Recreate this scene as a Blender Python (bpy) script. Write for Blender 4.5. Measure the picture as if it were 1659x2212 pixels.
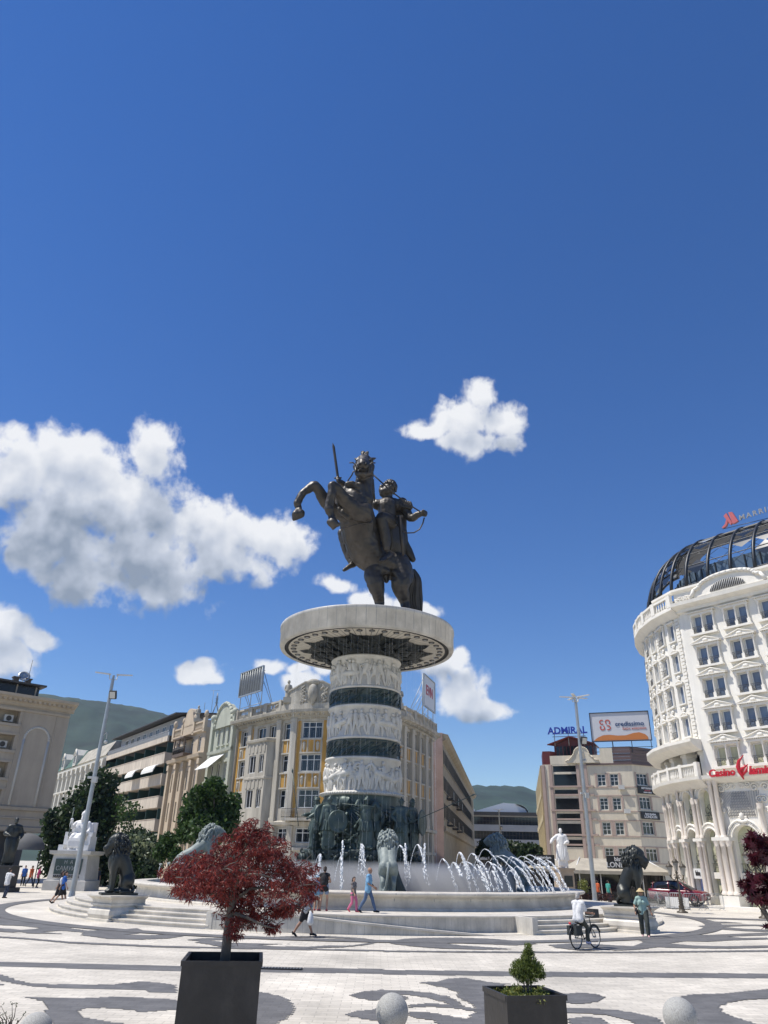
import bpy, bmesh, math, random
import numpy as np
from mathutils import Vector, Matrix, Euler, noise
for _o in list(bpy.data.objects): bpy.data.objects.remove(_o)
R = math.radians
S = bpy.context.scene
COL = S.collection

# ------------------------------------------------------------------ camera
FPX, CXP, CYP, CAMH = 1533.6, 829.5, 1106.0, 2.5      # focal length and centre in pixels of a 1659 x 2212 view
PITCH, ROLL = R(26.4), R(1.35)
_f = Vector((0, math.cos(PITCH), math.sin(PITCH)))
_r0 = Vector((1, 0, 0)); _u0 = _r0.cross(_f)
_up = _u0 * math.cos(ROLL) - _r0 * math.sin(ROLL)
_rt = _r0 * math.cos(ROLL) + _u0 * math.sin(ROLL)
CAM = Vector((0, 0, CAMH))
cd = bpy.data.cameras.new('camera'); cam = bpy.data.objects.new('camera', cd); COL.objects.link(cam)
m = Matrix((_rt, _up, -_f)).transposed().to_4x4(); m.translation = CAM
cam.matrix_world = m
cd.sensor_fit = 'VERTICAL'; cd.sensor_height = 36.0; cd.lens = 36.0 * FPX / 2212.0
cd.clip_start = 0.1; cd.clip_end = 20000
S.camera = cam

def ray(x, y): return _f + _rt * ((x - CXP) / FPX) - _up * ((y - CYP) / FPX)
def G(x, y, z=0.0):                     # point at height z seen at x, y
    d = ray(x, y); return CAM + d * ((z - CAMH) / d.z)
def AT(x, y, Y):                        # point at depth Y seen at x, y
    d = ray(x, y); return CAM + d * (Y / d.y)

# ------------------------------------------------------------------ sun, sky
SUN_EL, SUN_AZ = R(62), R(-94)          # azimuth from +Y towards +X
sdir = Vector((math.sin(SUN_AZ) * math.cos(SUN_EL), math.cos(SUN_AZ) * math.cos(SUN_EL), math.sin(SUN_EL)))
sl = bpy.data.lights.new('sun', 'SUN'); sl.energy = 5.0; sl.angle = R(0.53); sl.color = (1.0, 0.95, 0.87)
so = bpy.data.objects.new('sun', sl); COL.objects.link(so)
so.rotation_euler = sdir.to_track_quat('Z', 'Y').to_euler()
S.view_settings.view_transform = 'Standard'; S.view_settings.look = 'None'
S.view_settings.exposure = 0.18; S.view_settings.gamma = 1.0; S.view_settings.use_curve_mapping = False

W = bpy.data.worlds.new('World'); S.world = W; W.use_nodes = True
nt = W.node_tree; nt.nodes.clear(); N = nt.nodes.new; LK = nt.links.new
out = N('ShaderNodeOutputWorld'); bg = N('ShaderNodeBackground'); bg.inputs['Strength'].default_value = 0.1
LK(bg.outputs[0], out.inputs[0])
sky = N('ShaderNodeTexSky'); sky.sky_type = 'NISHITA'; sky.sun_disc = False
sky.sun_elevation = SUN_EL; sky.sun_rotation = SUN_AZ; sky.altitude = 300; sky.air_density = 1.0; sky.dust_density = 0.0; sky.ozone_density = 3.0
hs = N('ShaderNodeHueSaturation'); hs.inputs['Hue'].default_value = 0.512; hs.inputs['Saturation'].default_value = 1.27; hs.inputs['Value'].default_value = 1.15
LK(sky.outputs[0], hs.inputs['Color'])
# clouds: an azimuth / elevation field of soft lobes broken up by noise
CLOUDS = [(40,1030,150,112),(165,985,125,88),(335,975,70,78),(262,1085,190,140),(120,1160,200,112),(300,1205,225,110),
 (430,1130,120,82),(545,1150,105,82),(625,1175,88,66),(160,1240,140,66),(330,1262,140,50),(500,1225,130,62),
 (15,1350,72,62),(92,1382,50,44),(0,1425,90,62),(1000,905,95,52),(1038,850,42,44),(1085,915,55,52),(930,925,78,32),(1005,962,88,42),
 (1092,970,54,34),(738,1272,62,26),(805,1292,62,26),(905,1312,55,24),(430,1452,60,24),(405,1440,34,18),(455,1462,34,16),(590,1432,45,18),(655,1462,50,26),
 (985,1490,95,62),(1052,1532,86,32),(935,1432,75,40),(980,1425,40,24),(690,1440,40,24),(140,1075,130,95),(640,1438,30,14)]
def azel(x, y):
    d = ray(x, y).normalized(); return math.atan2(d.x, d.y), math.asin(d.z)
grp = bpy.data.node_groups.new('cloud_field', 'ShaderNodeTree')
grp.interface.new_socket('P', in_out='INPUT', socket_type='NodeSocketVector')
grp.interface.new_socket('F', in_out='OUTPUT', socket_type='NodeSocketFloat')
gi = grp.nodes.new('NodeGroupInput'); go = grp.nodes.new('NodeGroupOutput')
def gm(op, a, b=None, c=None):
    n = grp.nodes.new('ShaderNodeMath'); n.operation = op
    for i, v in enumerate((a, b, c)):
        if v is None: continue
        if isinstance(v, (int, float)): n.inputs[i].default_value = v
        else: grp.links.new(v, n.inputs[i])
    return n.outputs[0]
def gn(scale, detail, rough, dist=0.0):
    n = grp.nodes.new('ShaderNodeTexNoise'); n.noise_dimensions = '2D'
    n.inputs['Scale'].default_value = scale; n.inputs['Detail'].default_value = detail
    n.inputs['Roughness'].default_value = rough; n.inputs['Distortion'].default_value = dist
    grp.links.new(gi.outputs[0], n.inputs['Vector']); return n
w1 = gn(9.0, 2, 0.5)
va = grp.nodes.new('ShaderNodeVectorMath'); va.operation = 'MULTIPLY_ADD'
grp.links.new(w1.outputs['Color'], va.inputs[0]); va.inputs[1].default_value = (0.05, 0.05, 0); va.inputs[2].default_value = (-0.025, -0.025, 0)
vb = grp.nodes.new('ShaderNodeVectorMath'); vb.operation = 'ADD'
grp.links.new(gi.outputs[0], vb.inputs[0]); grp.links.new(va.outputs[0], vb.inputs[1])
acc = None
for (cx, cy, rx, ry) in CLOUDS:
    a0, e0 = azel(cx, cy); a1, _ = azel(cx + rx, cy); _, e1 = azel(cx, cy - ry)
    ra, re = abs(a1 - a0), abs(e1 - e0)
    mv = grp.nodes.new('ShaderNodeVectorMath'); mv.operation = 'MULTIPLY_ADD'
    grp.links.new(vb.outputs[0], mv.inputs[0]); mv.inputs[1].default_value = (1/ra, 1/re, 0); mv.inputs[2].default_value = (-a0/ra, -e0/re, 0)
    ln = grp.nodes.new('ShaderNodeVectorMath'); ln.operation = 'LENGTH'; grp.links.new(mv.outputs[0], ln.inputs[0])
    acc = ln.outputs['Value'] if acc is None else gm('SMOOTH_MIN', acc, ln.outputs['Value'], 0.18)
n2 = gn(18.0, 8, 0.55, 0.2)
f = gm('SUBTRACT', 1.0, acc)
f = gm('ADD', f, gm('MULTIPLY', gm('SUBTRACT', n2.outputs[0], 0.5), 1.45))
n3 = gn(48.0, 3, 0.5, 0.0)
f = gm('ADD', f, gm('MULTIPLY', gm('SUBTRACT', n3.outputs[0], 0.5), 0.55))
grp.links.new(f, go.inputs[0])
grp2 = grp.copy(); grp2.name = 'cloud_field_soft'
for nd in grp2.nodes:
    if nd.bl_idname == 'ShaderNodeTexNoise' and nd.inputs['Detail'].default_value > 4: nd.inputs['Detail'].default_value = 2.5; nd.inputs['Distortion'].default_value = 0
tc = N('ShaderNodeTexCoord'); sx = N('ShaderNodeSeparateXYZ'); LK(tc.outputs['Generated'], sx.inputs[0])
def wm(op, a, b=None, c=None, clamp=False):
    n = N('ShaderNodeMath'); n.operation = op; n.use_clamp = clamp
    for i, v in enumerate((a, b, c)):
        if v is None: continue
        if isinstance(v, (int, float)): n.inputs[i].default_value = v
        else: LK(v, n.inputs[i])
    return n.outputs[0]
az = wm('ARCTAN2', sx.outputs[0], sx.outputs[1]); el = wm('ARCSINE', sx.outputs[2])
def field(da, de, gr=None):
    c = N('ShaderNodeCombineXYZ'); LK(wm('ADD', az, da), c.inputs[0]); LK(wm('ADD', el, de), c.inputs[1])
    g = N('ShaderNodeGroup'); g.node_tree = gr or grp; LK(c.outputs[0], g.inputs[0]); return g.outputs[0]
F0, F1, F2 = field(0, 0), field(-0.012, 0.030, grp2), field(-0.03, 0.085, grp2)
mr = N('ShaderNodeMapRange'); mr.interpolation_type = 'SMOOTHSTEP'; LK(F0, mr.inputs[0]); mr.inputs[1].default_value = 0.0; mr.inputs[2].default_value = 0.5
alpha = wm('MULTIPLY', mr.outputs[0], 0.96)
front = wm('GREATER_THAN', sx.outputs[1], 0.2); alpha = wm('MULTIPLY', alpha, front)
occ = wm('ADD', wm('MULTIPLY', wm('MAXIMUM', F1, 0.0), 0.5), wm('MULTIPLY', wm('MAXIMUM', F2, 0.0), 0.62))  # cloud shading coloured in, darker where more cloud lies towards the sun
shade = N('ShaderNodeMapRange'); LK(occ, shade.inputs[0]); shade.inputs[1].default_value = 0.04; shade.inputs[2].default_value = 0.95
cr = N('ShaderNodeValToRGB'); LK(shade.outputs[0], cr.inputs[0])
cr.color_ramp.elements[0].position = 0.0; cr.color_ramp.elements[0].color = (8.3, 8.35, 8.5, 1)
cr.color_ramp.elements[1].position = 1.0; cr.color_ramp.elements[1].color = (2.6, 3.05, 3.8, 1)
e = cr.color_ramp.elements.new(0.45); e.color = (5.2, 5.6, 6.4, 1)
mx = N('ShaderNodeMix'); mx.data_type = 'RGBA'; LK(alpha, mx.inputs[0]); LK(hs.outputs[0], mx.inputs[6]); LK(cr.outputs[0], mx.inputs[7])
LK(mx.outputs[2], bg.inputs['Color'])
# ------------------------------------------------------------------ materials
MATS = {}
def mat(name, col, rough=0.6, var=0.0, scale=3.0, bump=0.0, bscale=None, metal=0.0, spec=0.5, col2=None, coord='Object', detail=5, rand=0.0, stretch=None):
    if name in MATS: return MATS[name]
    m = bpy.data.materials.new(name); m.use_nodes = True; t = m.node_tree; b = t.nodes['Principled BSDF']
    b.inputs['Roughness'].default_value = rough; b.inputs['Metallic'].default_value = metal; b.inputs['Specular IOR Level'].default_value = spec
    c = (*col, 1); b.inputs['Base Color'].default_value = c
    tcn = t.nodes.new('ShaderNodeTexCoord'); src = tcn.outputs[coord]
    if stretch:
        mp = t.nodes.new('ShaderNodeMapping'); mp.inputs['Scale'].default_value = stretch; t.links.new(src, mp.inputs[0]); src = mp.outputs[0]
    last = None
    if var or col2:
        n = t.nodes.new('ShaderNodeTexNoise'); n.inputs['Scale'].default_value = scale; n.inputs['Detail'].default_value = detail; n.inputs['Roughness'].default_value = 0.62
        t.links.new(src, n.inputs['Vector'])
        r = t.nodes.new('ShaderNodeValToRGB'); t.links.new(n.outputs[0], r.inputs[0])
        r.color_ramp.elements[0].position = 0.3; r.color_ramp.elements[1].position = 0.7
        lo = col2 if col2 else tuple(x * (1 - var) for x in col); hi = col if col2 else tuple(min(1, x * (1 + var)) for x in col)
        r.color_ramp.elements[0].color = (*lo, 1); r.color_ramp.elements[1].color = (*hi, 1)
        last = r.outputs[0]
    if rand:
        g = t.nodes.new('ShaderNodeNewGeometry'); mm = t.nodes.new('ShaderNodeMath'); mm.operation = 'MULTIPLY_ADD'
        t.links.new(g.outputs['Random Per Island'], mm.inputs[0]); mm.inputs[1].default_value = 2 * rand; mm.inputs[2].default_value = 1 - rand
        h = t.nodes.new('ShaderNodeHueSaturation'); t.links.new(mm.outputs[0], h.inputs['Value'])
        if last: t.links.new(last, h.inputs['Color'])
        else: h.inputs['Color'].default_value = c
        last = h.outputs[0]
    if last: t.links.new(last, b.inputs['Base Color'])
    if bump:
        n = t.nodes.new('ShaderNodeTexNoise'); n.inputs['Scale'].default_value = bscale or scale * 4; n.inputs['Detail'].default_value = 6
        t.links.new(src, n.inputs['Vector'])
        bp = t.nodes.new('ShaderNodeBump'); bp.inputs['Strength'].default_value = bump; bp.inputs['Distance'].default_value = 0.05
        t.links.new(n.outputs[0], bp.inputs['Height']); t.links.new(bp.outputs[0], b.inputs['Normal'])
    MATS[name] = m; return m
def brickify(m, w, h, mortar, dark=0.7, var=0.12, coord='Object', rot=None, size=0.012):
    """slab or tile joints laid over a material's colour"""
    t = m.node_tree; b = t.nodes['Principled BSDF']
    tcn = t.nodes.new('ShaderNodeTexCoord'); mp = t.nodes.new('ShaderNodeMapping'); t.links.new(tcn.outputs[coord], mp.inputs[0])
    if rot: mp.inputs['Rotation'].default_value = rot
    br = t.nodes.new('ShaderNodeTexBrick'); t.links.new(mp.outputs[0], br.inputs[0])
    br.inputs['Scale'].default_value = 1.0; br.inputs['Brick Width'].default_value = w; br.inputs['Row Height'].default_value = h; br.inputs['Mortar Size'].default_value = size
    br.inputs['Mortar Smooth'].default_value = 0.3
    br.inputs['Color1'].default_value = (1 - var, 1 - var, 1 - var, 1); br.inputs['Color2'].default_value = (1 + var, 1 + var, 1 + var, 1); br.inputs['Mortar'].default_value = (dark, dark, dark, 1)
    mx = t.nodes.new('ShaderNodeMix'); mx.data_type = 'RGBA'; mx.blend_type = 'MULTIPLY'; mx.inputs[0].default_value = 1.0; mx.clamp_result = False
    l = b.inputs['Base Color'].links
    if l: t.links.new(l[0].from_socket, mx.inputs[6])
    else: mx.inputs[6].default_value = b.inputs['Base Color'].default_value
    t.links.new(br.outputs['Color'], mx.inputs[7]); t.links.new(mx.outputs[2], b.inputs['Base Color'])
    return m
def dirty(m, scale, lo, hi, stretch=(1, 1, 1), detail=8, coord='Object', p0=.35, p1=.65):
    """stains and grime with a shape of their own over a material's colour"""
    t = m.node_tree; b = t.nodes['Principled BSDF']; tcn = t.nodes.new('ShaderNodeTexCoord'); mp = t.nodes.new('ShaderNodeMapping'); mp.inputs['Scale'].default_value = stretch; t.links.new(tcn.outputs[coord], mp.inputs[0])
    n = t.nodes.new('ShaderNodeTexNoise'); n.inputs['Scale'].default_value = scale; n.inputs['Detail'].default_value = detail; n.inputs['Roughness'].default_value = .68; t.links.new(mp.outputs[0], n.inputs['Vector'])
    r = t.nodes.new('ShaderNodeMapRange'); t.links.new(n.outputs[0], r.inputs[0]); r.inputs[1].default_value = p0; r.inputs[2].default_value = p1; r.inputs[3].default_value = lo; r.inputs[4].default_value = hi
    mx = t.nodes.new('ShaderNodeMix'); mx.data_type = 'RGBA'; mx.blend_type = 'MULTIPLY'; mx.inputs[0].default_value = 1.0; mx.clamp_result = False
    l = b.inputs['Base Color'].links
    if l: t.links.new(l[0].from_socket, mx.inputs[6])
    else: mx.inputs[6].default_value = b.inputs['Base Color'].default_value
    t.links.new(r.outputs[0], mx.inputs[7]); t.links.new(mx.outputs[2], b.inputs['Base Color']); return m
# ------------------------------------------------------------------ mesh building
class MB:
    def __init__(s): s.v = []; s.f = []; s.mi = []; s.sm = []; s.cur = 0; s.smooth = False
    def face(s, idx, smooth=None):
        s.f.append(tuple(idx)); s.mi.append(s.cur); s.sm.append(s.smooth if smooth is None else smooth)
    def add(s, vs, fs, smooth=None):
        o = len(s.v); s.v.extend([tuple(v) for v in vs])
        for f in fs: s.face([i + o for i in f], smooth)
    def quad(s, a, b, c, d): s.add([a, b, c, d], [(0, 1, 2, 3)])
    def hexa(s, p): s.add(p, [(0, 3, 2, 1), (4, 5, 6, 7), (0, 1, 5, 4), (1, 2, 6, 5), (2, 3, 7, 6), (3, 0, 4, 7)])
    def box(s, c, d, rot=0.0, M=None):
        x, y, z = d[0] / 2, d[1] / 2, d[2] / 2
        p = [Vector(q) for q in ((-x,-y,-z),(x,-y,-z),(x,y,-z),(-x,y,-z),(-x,-y,z),(x,-y,z),(x,y,z),(-x,y,z))]
        if M is not None: p = [M @ q for q in p]
        elif rot: rm = Matrix.Rotation(rot, 3, 'Z'); p = [rm @ q for q in p]
        c = Vector(c); s.hexa([q + c for q in p])
    def lathe(s, prof, n=48, a0=0.0, a1=2 * math.pi, c=(0, 0), smooth=True, z0=0.0):
        full = abs(a1 - a0 - 2 * math.pi) < 1e-6; k = n if full else n + 1
        vs = []
        for (r, z) in prof:
            for i in range(k):
                a = a0 + (a1 - a0) * i / n; vs.append((c[0] + r * math.cos(a), c[1] + r * math.sin(a), z + z0))
        fs = []
        for j in range(len(prof) - 1):
            for i in range(n):
                i2 = (i + 1) % k; fs.append((j * k + i, j * k + i2, (j + 1) * k + i2, (j + 1) * k + i))
        s.add(vs, fs, smooth)
    def tube(s, pts, rad, n=8, cap=True, smooth=True, round_=False):
        """tapered tube along points; rad a number or a list"""
        P = [Vector(p) for p in pts]
        if not hasattr(rad, '__len__'): rad = [rad] * len(P)
        rings = []; up = None; L = len(P)
        for i in range(L):
            t = (P[min(i + 1, L - 1)] - P[max(i - 1, 0)])
            if t.length < 1e-9: t = Vector((0, 0, 1))
            t.normalize()
            if up is None: up = t.orthogonal().normalized()
            else:
                up = up - t * up.dot(t)
                if up.length < 1e-6: up = t.orthogonal()
                up.normalize()
            b = t.cross(up); rings.append((P[i], up.copy(), b, rad[i], t))
        seq = []
        if round_:
            p, u, b, r, t = rings[0]
            for a in (80, 50, 22): seq.append((p - t * r * math.sin(R(a)), u, b, r * math.cos(R(a))))
        for p, u, b, r, t in rings: seq.append((p, u, b, r))
        if round_:
            p, u, b, r, t = rings[-1]
            for a in (22, 50, 80): seq.append((p + t * r * math.sin(R(a)), u, b, r * math.cos(R(a))))
        vs = []
        for p, u, b, r in seq:
            for k in range(n):
                a = 2 * math.pi * k / n; vs.append(p + (u * math.cos(a) + b * math.sin(a)) * r)
        fs = []
        for j in range(len(seq) - 1):
            for k in range(n):
                k2 = (k + 1) % n; fs.append((j * n + k, j * n + k2, (j + 1) * n + k2, (j + 1) * n + k))
        if cap: fs.append(tuple(range(n - 1, -1, -1))); o = (len(seq) - 1) * n; fs.append(tuple(range(o, o + n)))
        s.add(vs, fs, smooth)
    def chain(s, q, n=10, sub=2):
        """rounded tapered limb through (x, y, z, r) points, splined"""
        q = [np.array(p, float) for p in q]
        if len(q) > 2 and sub > 1:
            o = []
            for i in range(len(q) - 1):
                p0 = q[max(i - 1, 0)]; p1 = q[i]; p2 = q[i + 1]; p3 = q[min(i + 2, len(q) - 1)]
                for k in range(sub):
                    t = k / sub
                    o.append(0.5 * ((2 * p1) + (p2 - p0) * t + (2 * p0 - 5 * p1 + 4 * p2 - p3) * t * t + (3 * p1 - p0 - 3 * p2 + p3) * t ** 3))
            o.append(q[-1]); q = o
        s.tube([p[:3] for p in q], [max(float(p[3]), 1e-4) for p in q], n, round_=True)
    def ball(s, c, r, n=12, m=8, M=None):
        if not hasattr(r, '__len__'): r = (r, r, r)
        c = Vector(c); vs = [c + (M @ Vector((0, 0, r[2])) if M else Vector((0, 0, r[2])))]
        for j in range(1, m):
            t = math.pi * j / m
            for k in range(n):
                a = 2 * math.pi * k / n; p = Vector((r[0] * math.sin(t) * math.cos(a), r[1] * math.sin(t) * math.sin(a), r[2] * math.cos(t)))
                vs.append(c + (M @ p if M else p))
        p = Vector((0, 0, -r[2])); vs.append(c + (M @ p if M else p))
        fs = [(0, 1 + k, 1 + (k + 1) % n) for k in range(n)]
        for j in range(m - 2):
            for k in range(n): a = 1 + j * n; k2 = (k + 1) % n; fs.append((a + k, a + n + k, a + n + k2, a + k2))
        e = len(vs) - 1; a = 1 + (m - 2) * n
        fs += [(e, a + (k + 1) % n, a + k) for k in range(n)]
        s.add(vs, fs, True)
    def prism(s, poly, h, M=None, smooth=False):
        """polygon (x, y) extruded along +z by h, mapped by M"""
        n = len(poly); vs = [Vector((x, y, 0)) for x, y in poly] + [Vector((x, y, h)) for x, y in poly]
        if M is not None: vs = [M @ v for v in vs]
        s.add(vs, [tuple(range(n - 1, -1, -1)), tuple(range(n, 2 * n))] + [(i, (i + 1) % n, n + (i + 1) % n, n + i) for i in range(n)], smooth)
    def mesh(s, name, mats):
        me = bpy.data.meshes.new(name); me.from_pydata(s.v, [], s.f)
        for q in (mats if isinstance(mats, (list, tuple)) else [mats]): me.materials.append(q)
        me.polygons.foreach_set('material_index', s.mi); me.polygons.foreach_set('use_smooth', s.sm); me.update()
        return me
    def build(s, name, mats, parent=None, world=False, loc=None, rot=None):
        return put(name, s.mesh(name, mats), parent, world, loc, rot)
def put(name, me, parent=None, world=False, loc=None, rot=None):
    o = bpy.data.objects.new(name, me); COL.objects.link(o)
    if parent is not None: o.parent = parent
    if loc is not None: o.location = loc
    if world and parent is not None: o.location = (Vector(loc) if loc is not None else Vector((0, 0, 0))) - world_loc(parent)
    if rot is not None: o.rotation_euler = rot
    return o
def world_loc(o):
    l = Vector(o.location)
    while o.parent: o = o.parent; l += Vector(o.location)
    return l
def tag(o, label=None, cat=None, group=None, kind=None):
    if label: o['label'] = label
    if cat: o['category'] = cat
    if group: o['group'] = group
    if kind: o['kind'] = kind
    return o
def thing(name, label, cat, loc=(0, 0, 0), rz=0.0, group=None, scale=1.0):
    o = bpy.data.objects.new(name, None); COL.objects.link(o); o.location = loc; o.rotation_euler = (0, 0, rz); o.scale = (scale,) * 3
    o.empty_display_size = 0.3
    return tag(o, label, cat, group)
def dup(o, parent=None, loc=None, rz=None, label=None, group=None, scale=None):
    c = o.copy(); COL.objects.link(c); c.parent = parent if parent is not None else None
    if loc is not None: c.location = loc
    if rz is not None: c.rotation_euler = (0, 0, rz)
    if scale is not None: c.scale = scale if hasattr(scale, '__len__') else (scale,) * 3
    if label: c['label'] = label
    if group: c['group'] = group
    for ch in list(o.children): dup(ch, c)
    return c
def organic(name, mb, mats, parent=None, voxel=0.02, smooth=4, extra=None, fac=0.5, rough=None):
    """fuse a sketch of limbs into one continuous smooth surface"""
    me = mb.mesh('sketch', mats); o = bpy.data.objects.new('sketch', me); COL.objects.link(o)
    r = o.modifiers.new('r', 'REMESH'); r.mode = 'VOXEL'; r.voxel_size = voxel; r.use_smooth_shade = True
    if smooth: q = o.modifiers.new('s', 'SMOOTH'); q.iterations = smooth; q.factor = fac
    dg = bpy.context.evaluated_depsgraph_get(); nm = bpy.data.meshes.new_from_object(o.evaluated_get(dg)); nm.name = name
    bpy.data.objects.remove(o); bpy.data.meshes.remove(me)
    if rough:
        amp, fr = rough; nv = len(nm.vertices); co = np.empty(nv * 3); no = np.empty(nv * 3); nm.vertices.foreach_get('co', co); nm.vertices.foreach_get('normal', no); co = co.reshape(-1, 3); no = no.reshape(-1, 3)
        d = np.array([noise.noise(Vector(c) * fr) + .55 * noise.noise(Vector(c) * fr * 2.3 + Vector((7, 3, 1))) for c in co]); co += no * (d * amp)[:, None]; nm.vertices.foreach_set('co', co.ravel()); nm.update()
    if extra:
        bm = bmesh.new(); bm.from_mesh(nm); em = extra.mesh('x', mats); bm.from_mesh(em); bm.to_mesh(nm); bm.free(); bpy.data.meshes.remove(em)
    if not nm.materials:
        for q in (mats if isinstance(mats, (list, tuple)) else [mats]): nm.materials.append(q)
    return put(name, nm, parent)
FONTS = {}
def text(name, body, size, loc, right, mats, parent=None, extrude=0.03, bold=0.0, align='CENTER', shear=0.0, space=1.0, world=True, upv=(0, 0, 1)):
    cu = bpy.data.curves.new('t', 'FONT'); cu.body = body; cu.size = size; cu.extrude = extrude; cu.align_x = align; cu.align_y = 'CENTER'
    cu.offset = bold; cu.shear = shear; cu.space_character = space; cu.resolution_u = 3
    o = bpy.data.objects.new('t', cu); COL.objects.link(o); dg = bpy.context.evaluated_depsgraph_get()
    me = bpy.data.meshes.new_from_object(o.evaluated_get(dg)); bpy.data.objects.remove(o)
    x = Vector((*right, 0)).normalized() if len(right) == 2 else Vector(right).normalized(); z = Vector(upv).normalized(); n = x.cross(z)
    M = Matrix((x, z, n)).transposed(); me.transform(M.to_4x4()); me.materials.clear()
    me.materials.append(mats)
    return put(name, me, parent, world, loc)
# ------------------------------------------------------------------ facades
class Fac:
    """a wall line in plan, left to right as seen; s along it, z up, o outward"""
    def __init__(f, pts):
        f.p = [Vector(q) for q in pts]; f.L = [0.0]
        for a, b in zip(f.p, f.p[1:]): f.L.append(f.L[-1] + (b - a).length)
        f.t = [(b - a).normalized() for a, b in zip(f.p, f.p[1:])]; nn = [Vector((t.y, -t.x)) for t in f.t]
        f.m = []
        for i in range(len(f.p)):
            a = nn[max(i - 1, 0)]; b = nn[min(i, len(nn) - 1)]; k = (a + b).normalized(); f.m.append(k / max(0.4, k.dot(b)))
    def P(f, s, z, o=0.0):
        i = 0
        while i < len(f.t) - 1 and s > f.L[i + 1] + 1e-9: i += 1
        u = (s - f.L[i]) / (f.L[i + 1] - f.L[i])
        a = f.p[i] + f.m[i] * o; b = f.p[i + 1] + f.m[i + 1] * o; q = a + (b - a) * u
        return Vector((q.x, q.y, z))
    def tan(f, s):
        i = 0
        while i < len(f.t) - 1 and s > f.L[i + 1] - 1e-6: i += 1
        return f.t[i]
    def ang(f, s): t = f.tan(s); return math.atan2(t.y, t.x)
    def cuts(f, s0, s1): return [s0] + [l for l in f.L if s0 + 1e-4 < l < s1 - 1e-4] + [s1]
    def box(f, mb, s0, s1, z0, z1, o0, o1):
        c = f.cuts(s0, s1); n = len(c); vs = []
        for s in c: vs += [f.P(s, z0, o0), f.P(s, z0, o1), f.P(s, z1, o1), f.P(s, z1, o0)]
        fs = [(3, 2, 1, 0)]
        for i in range(n - 1):
            a = 4 * i
            for k in range(4): fs.append((a + k, a + (k + 1) % 4, a + 4 + (k + 1) % 4, a + 4 + k))
        e = 4 * (n - 1); fs.append((e, e + 1, e + 2, e + 3)); mb.add(vs, fs)
    def mould(f, mb, s0, s1, prof):
        """profile [(o, z)] swept along the wall"""
        c = f.cuts(s0, s1); k = len(prof); vs = []
        for s in c: vs += [f.P(s, z, o) for o, z in prof]
        fs = []
        for i in range(len(c) - 1):
            for j in range(k - 1): a = i * k + j; fs.append((a, a + k, a + k + 1, a + 1))
        fs += [tuple(range(k - 1, -1, -1)), tuple(range((len(c) - 1) * k, len(c) * k))]
        mb.add(vs, fs)
    def wall(f, mb, s0, s1, z0, z1, holes, depth=0.3, o=0.0, back=True):
        """wall sheet with real openings (s0, s1, z0, z1) and reveals"""
        H = [h for h in holes if h[1] > s0 and h[0] < s1]
        ss = sorted(set([round(x, 4) for x in f.cuts(s0, s1)] + [round(max(s0, min(s1, x)), 4) for h in H for x in h[:2]]))
        zs = sorted(set([z0, z1] + [max(z0, min(z1, x)) for h in H for x in h[2:4]]))
        for a, b in zip(ss, ss[1:]):
            for c, d in zip(zs, zs[1:]):
                x, y = (a + b) / 2, (c + d) / 2
                if any(h[0] < x < h[1] and h[2] < y < h[3] for h in H): continue
                mb.quad(f.P(a, c, o), f.P(b, c, o), f.P(b, d, o), f.P(a, d, o))
        for h in H:
            a, b, c, d = h[:4]
            for q in (((a, c), (b, c)), ((b, c), (b, d)), ((b, d), (a, d)), ((a, d), (a, c))):
                (x0, y0), (x1, y1) = q
                mb.quad(f.P(x0, y0, o), f.P(x0, y0, o - depth), f.P(x1, y1, o - depth), f.P(x1, y1, o))
WIN = {}
def win_mesh(w, h, style, fm, gm_):
    k = (round(w, 2), round(h, 2), style, fm.name, gm_.name)
    if k in WIN: return WIN[k]
    fr = MB(); t = 0.07 if style != 'thin' else 0.05
    fr.box((w/2, 0, t/2), (w, .09, t)); fr.box((w/2, 0, h - t/2), (w, .09, t)); fr.box((t/2, 0, h/2), (t, .09, h - 2*t)); fr.box((w - t/2, 0, h/2), (t, .09, h - 2*t))
    nv, hz = {'cross': (1, [.68]), 'three': (2, [.68]), 'four': (3, [.7]), 'plain': (0, []), 'two': (1, []), 'thin': (1, []), 'grid': (1, [.4, .7]), 'strip': (5, [.5])}[style]
    for i in range(nv): fr.box((w * (i + 1) / (nv + 1), -.002, h/2), (.07, .08, h - 2*t))
    for q in hz: fr.box((w/2, .002, h * q), (w - 2*t, .075, .06))
    gl = MB(); gl.box((w/2, .02, h/2), (w - 2*t + .004, .02, h - 2*t + .004))
    WIN[k] = (fr.mesh('window', fm), gl.mesh('pane', gm_)); return WIN[k]
def window(parent, f, s, z, w, h, style, fm, gm_, o=-0.2, label=None):
    a, b = win_mesh(w, h, style, fm, gm_); c = f.P(s + w/2, z, o); an = f.ang(s + w/2)
    loc = c - Vector((math.cos(an), math.sin(an), 0)) * (w/2)
    q = put('window', a, parent, True, loc, (0, 0, an)); put('pane', b, q)
    if label: q['label'] = label
    return q
def baluster_row(mb, f, s0, s1, z0, z1, o, step=0.3, w=0.12):
    n = max(2, int((s1 - s0) / step))
    for i in range(n):
        s = s0 + (s1 - s0) * (i + .5) / n; p = f.P(s, z0, o); h = z1 - z0
        mb.lathe([(w*.35, 0), (w*.5, h*.1), (w*.55, h*.3), (w*.28, h*.55), (w*.35, h*.8), (w*.5, h)], 6, c=(p.x, p.y), z0=z0)
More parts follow.
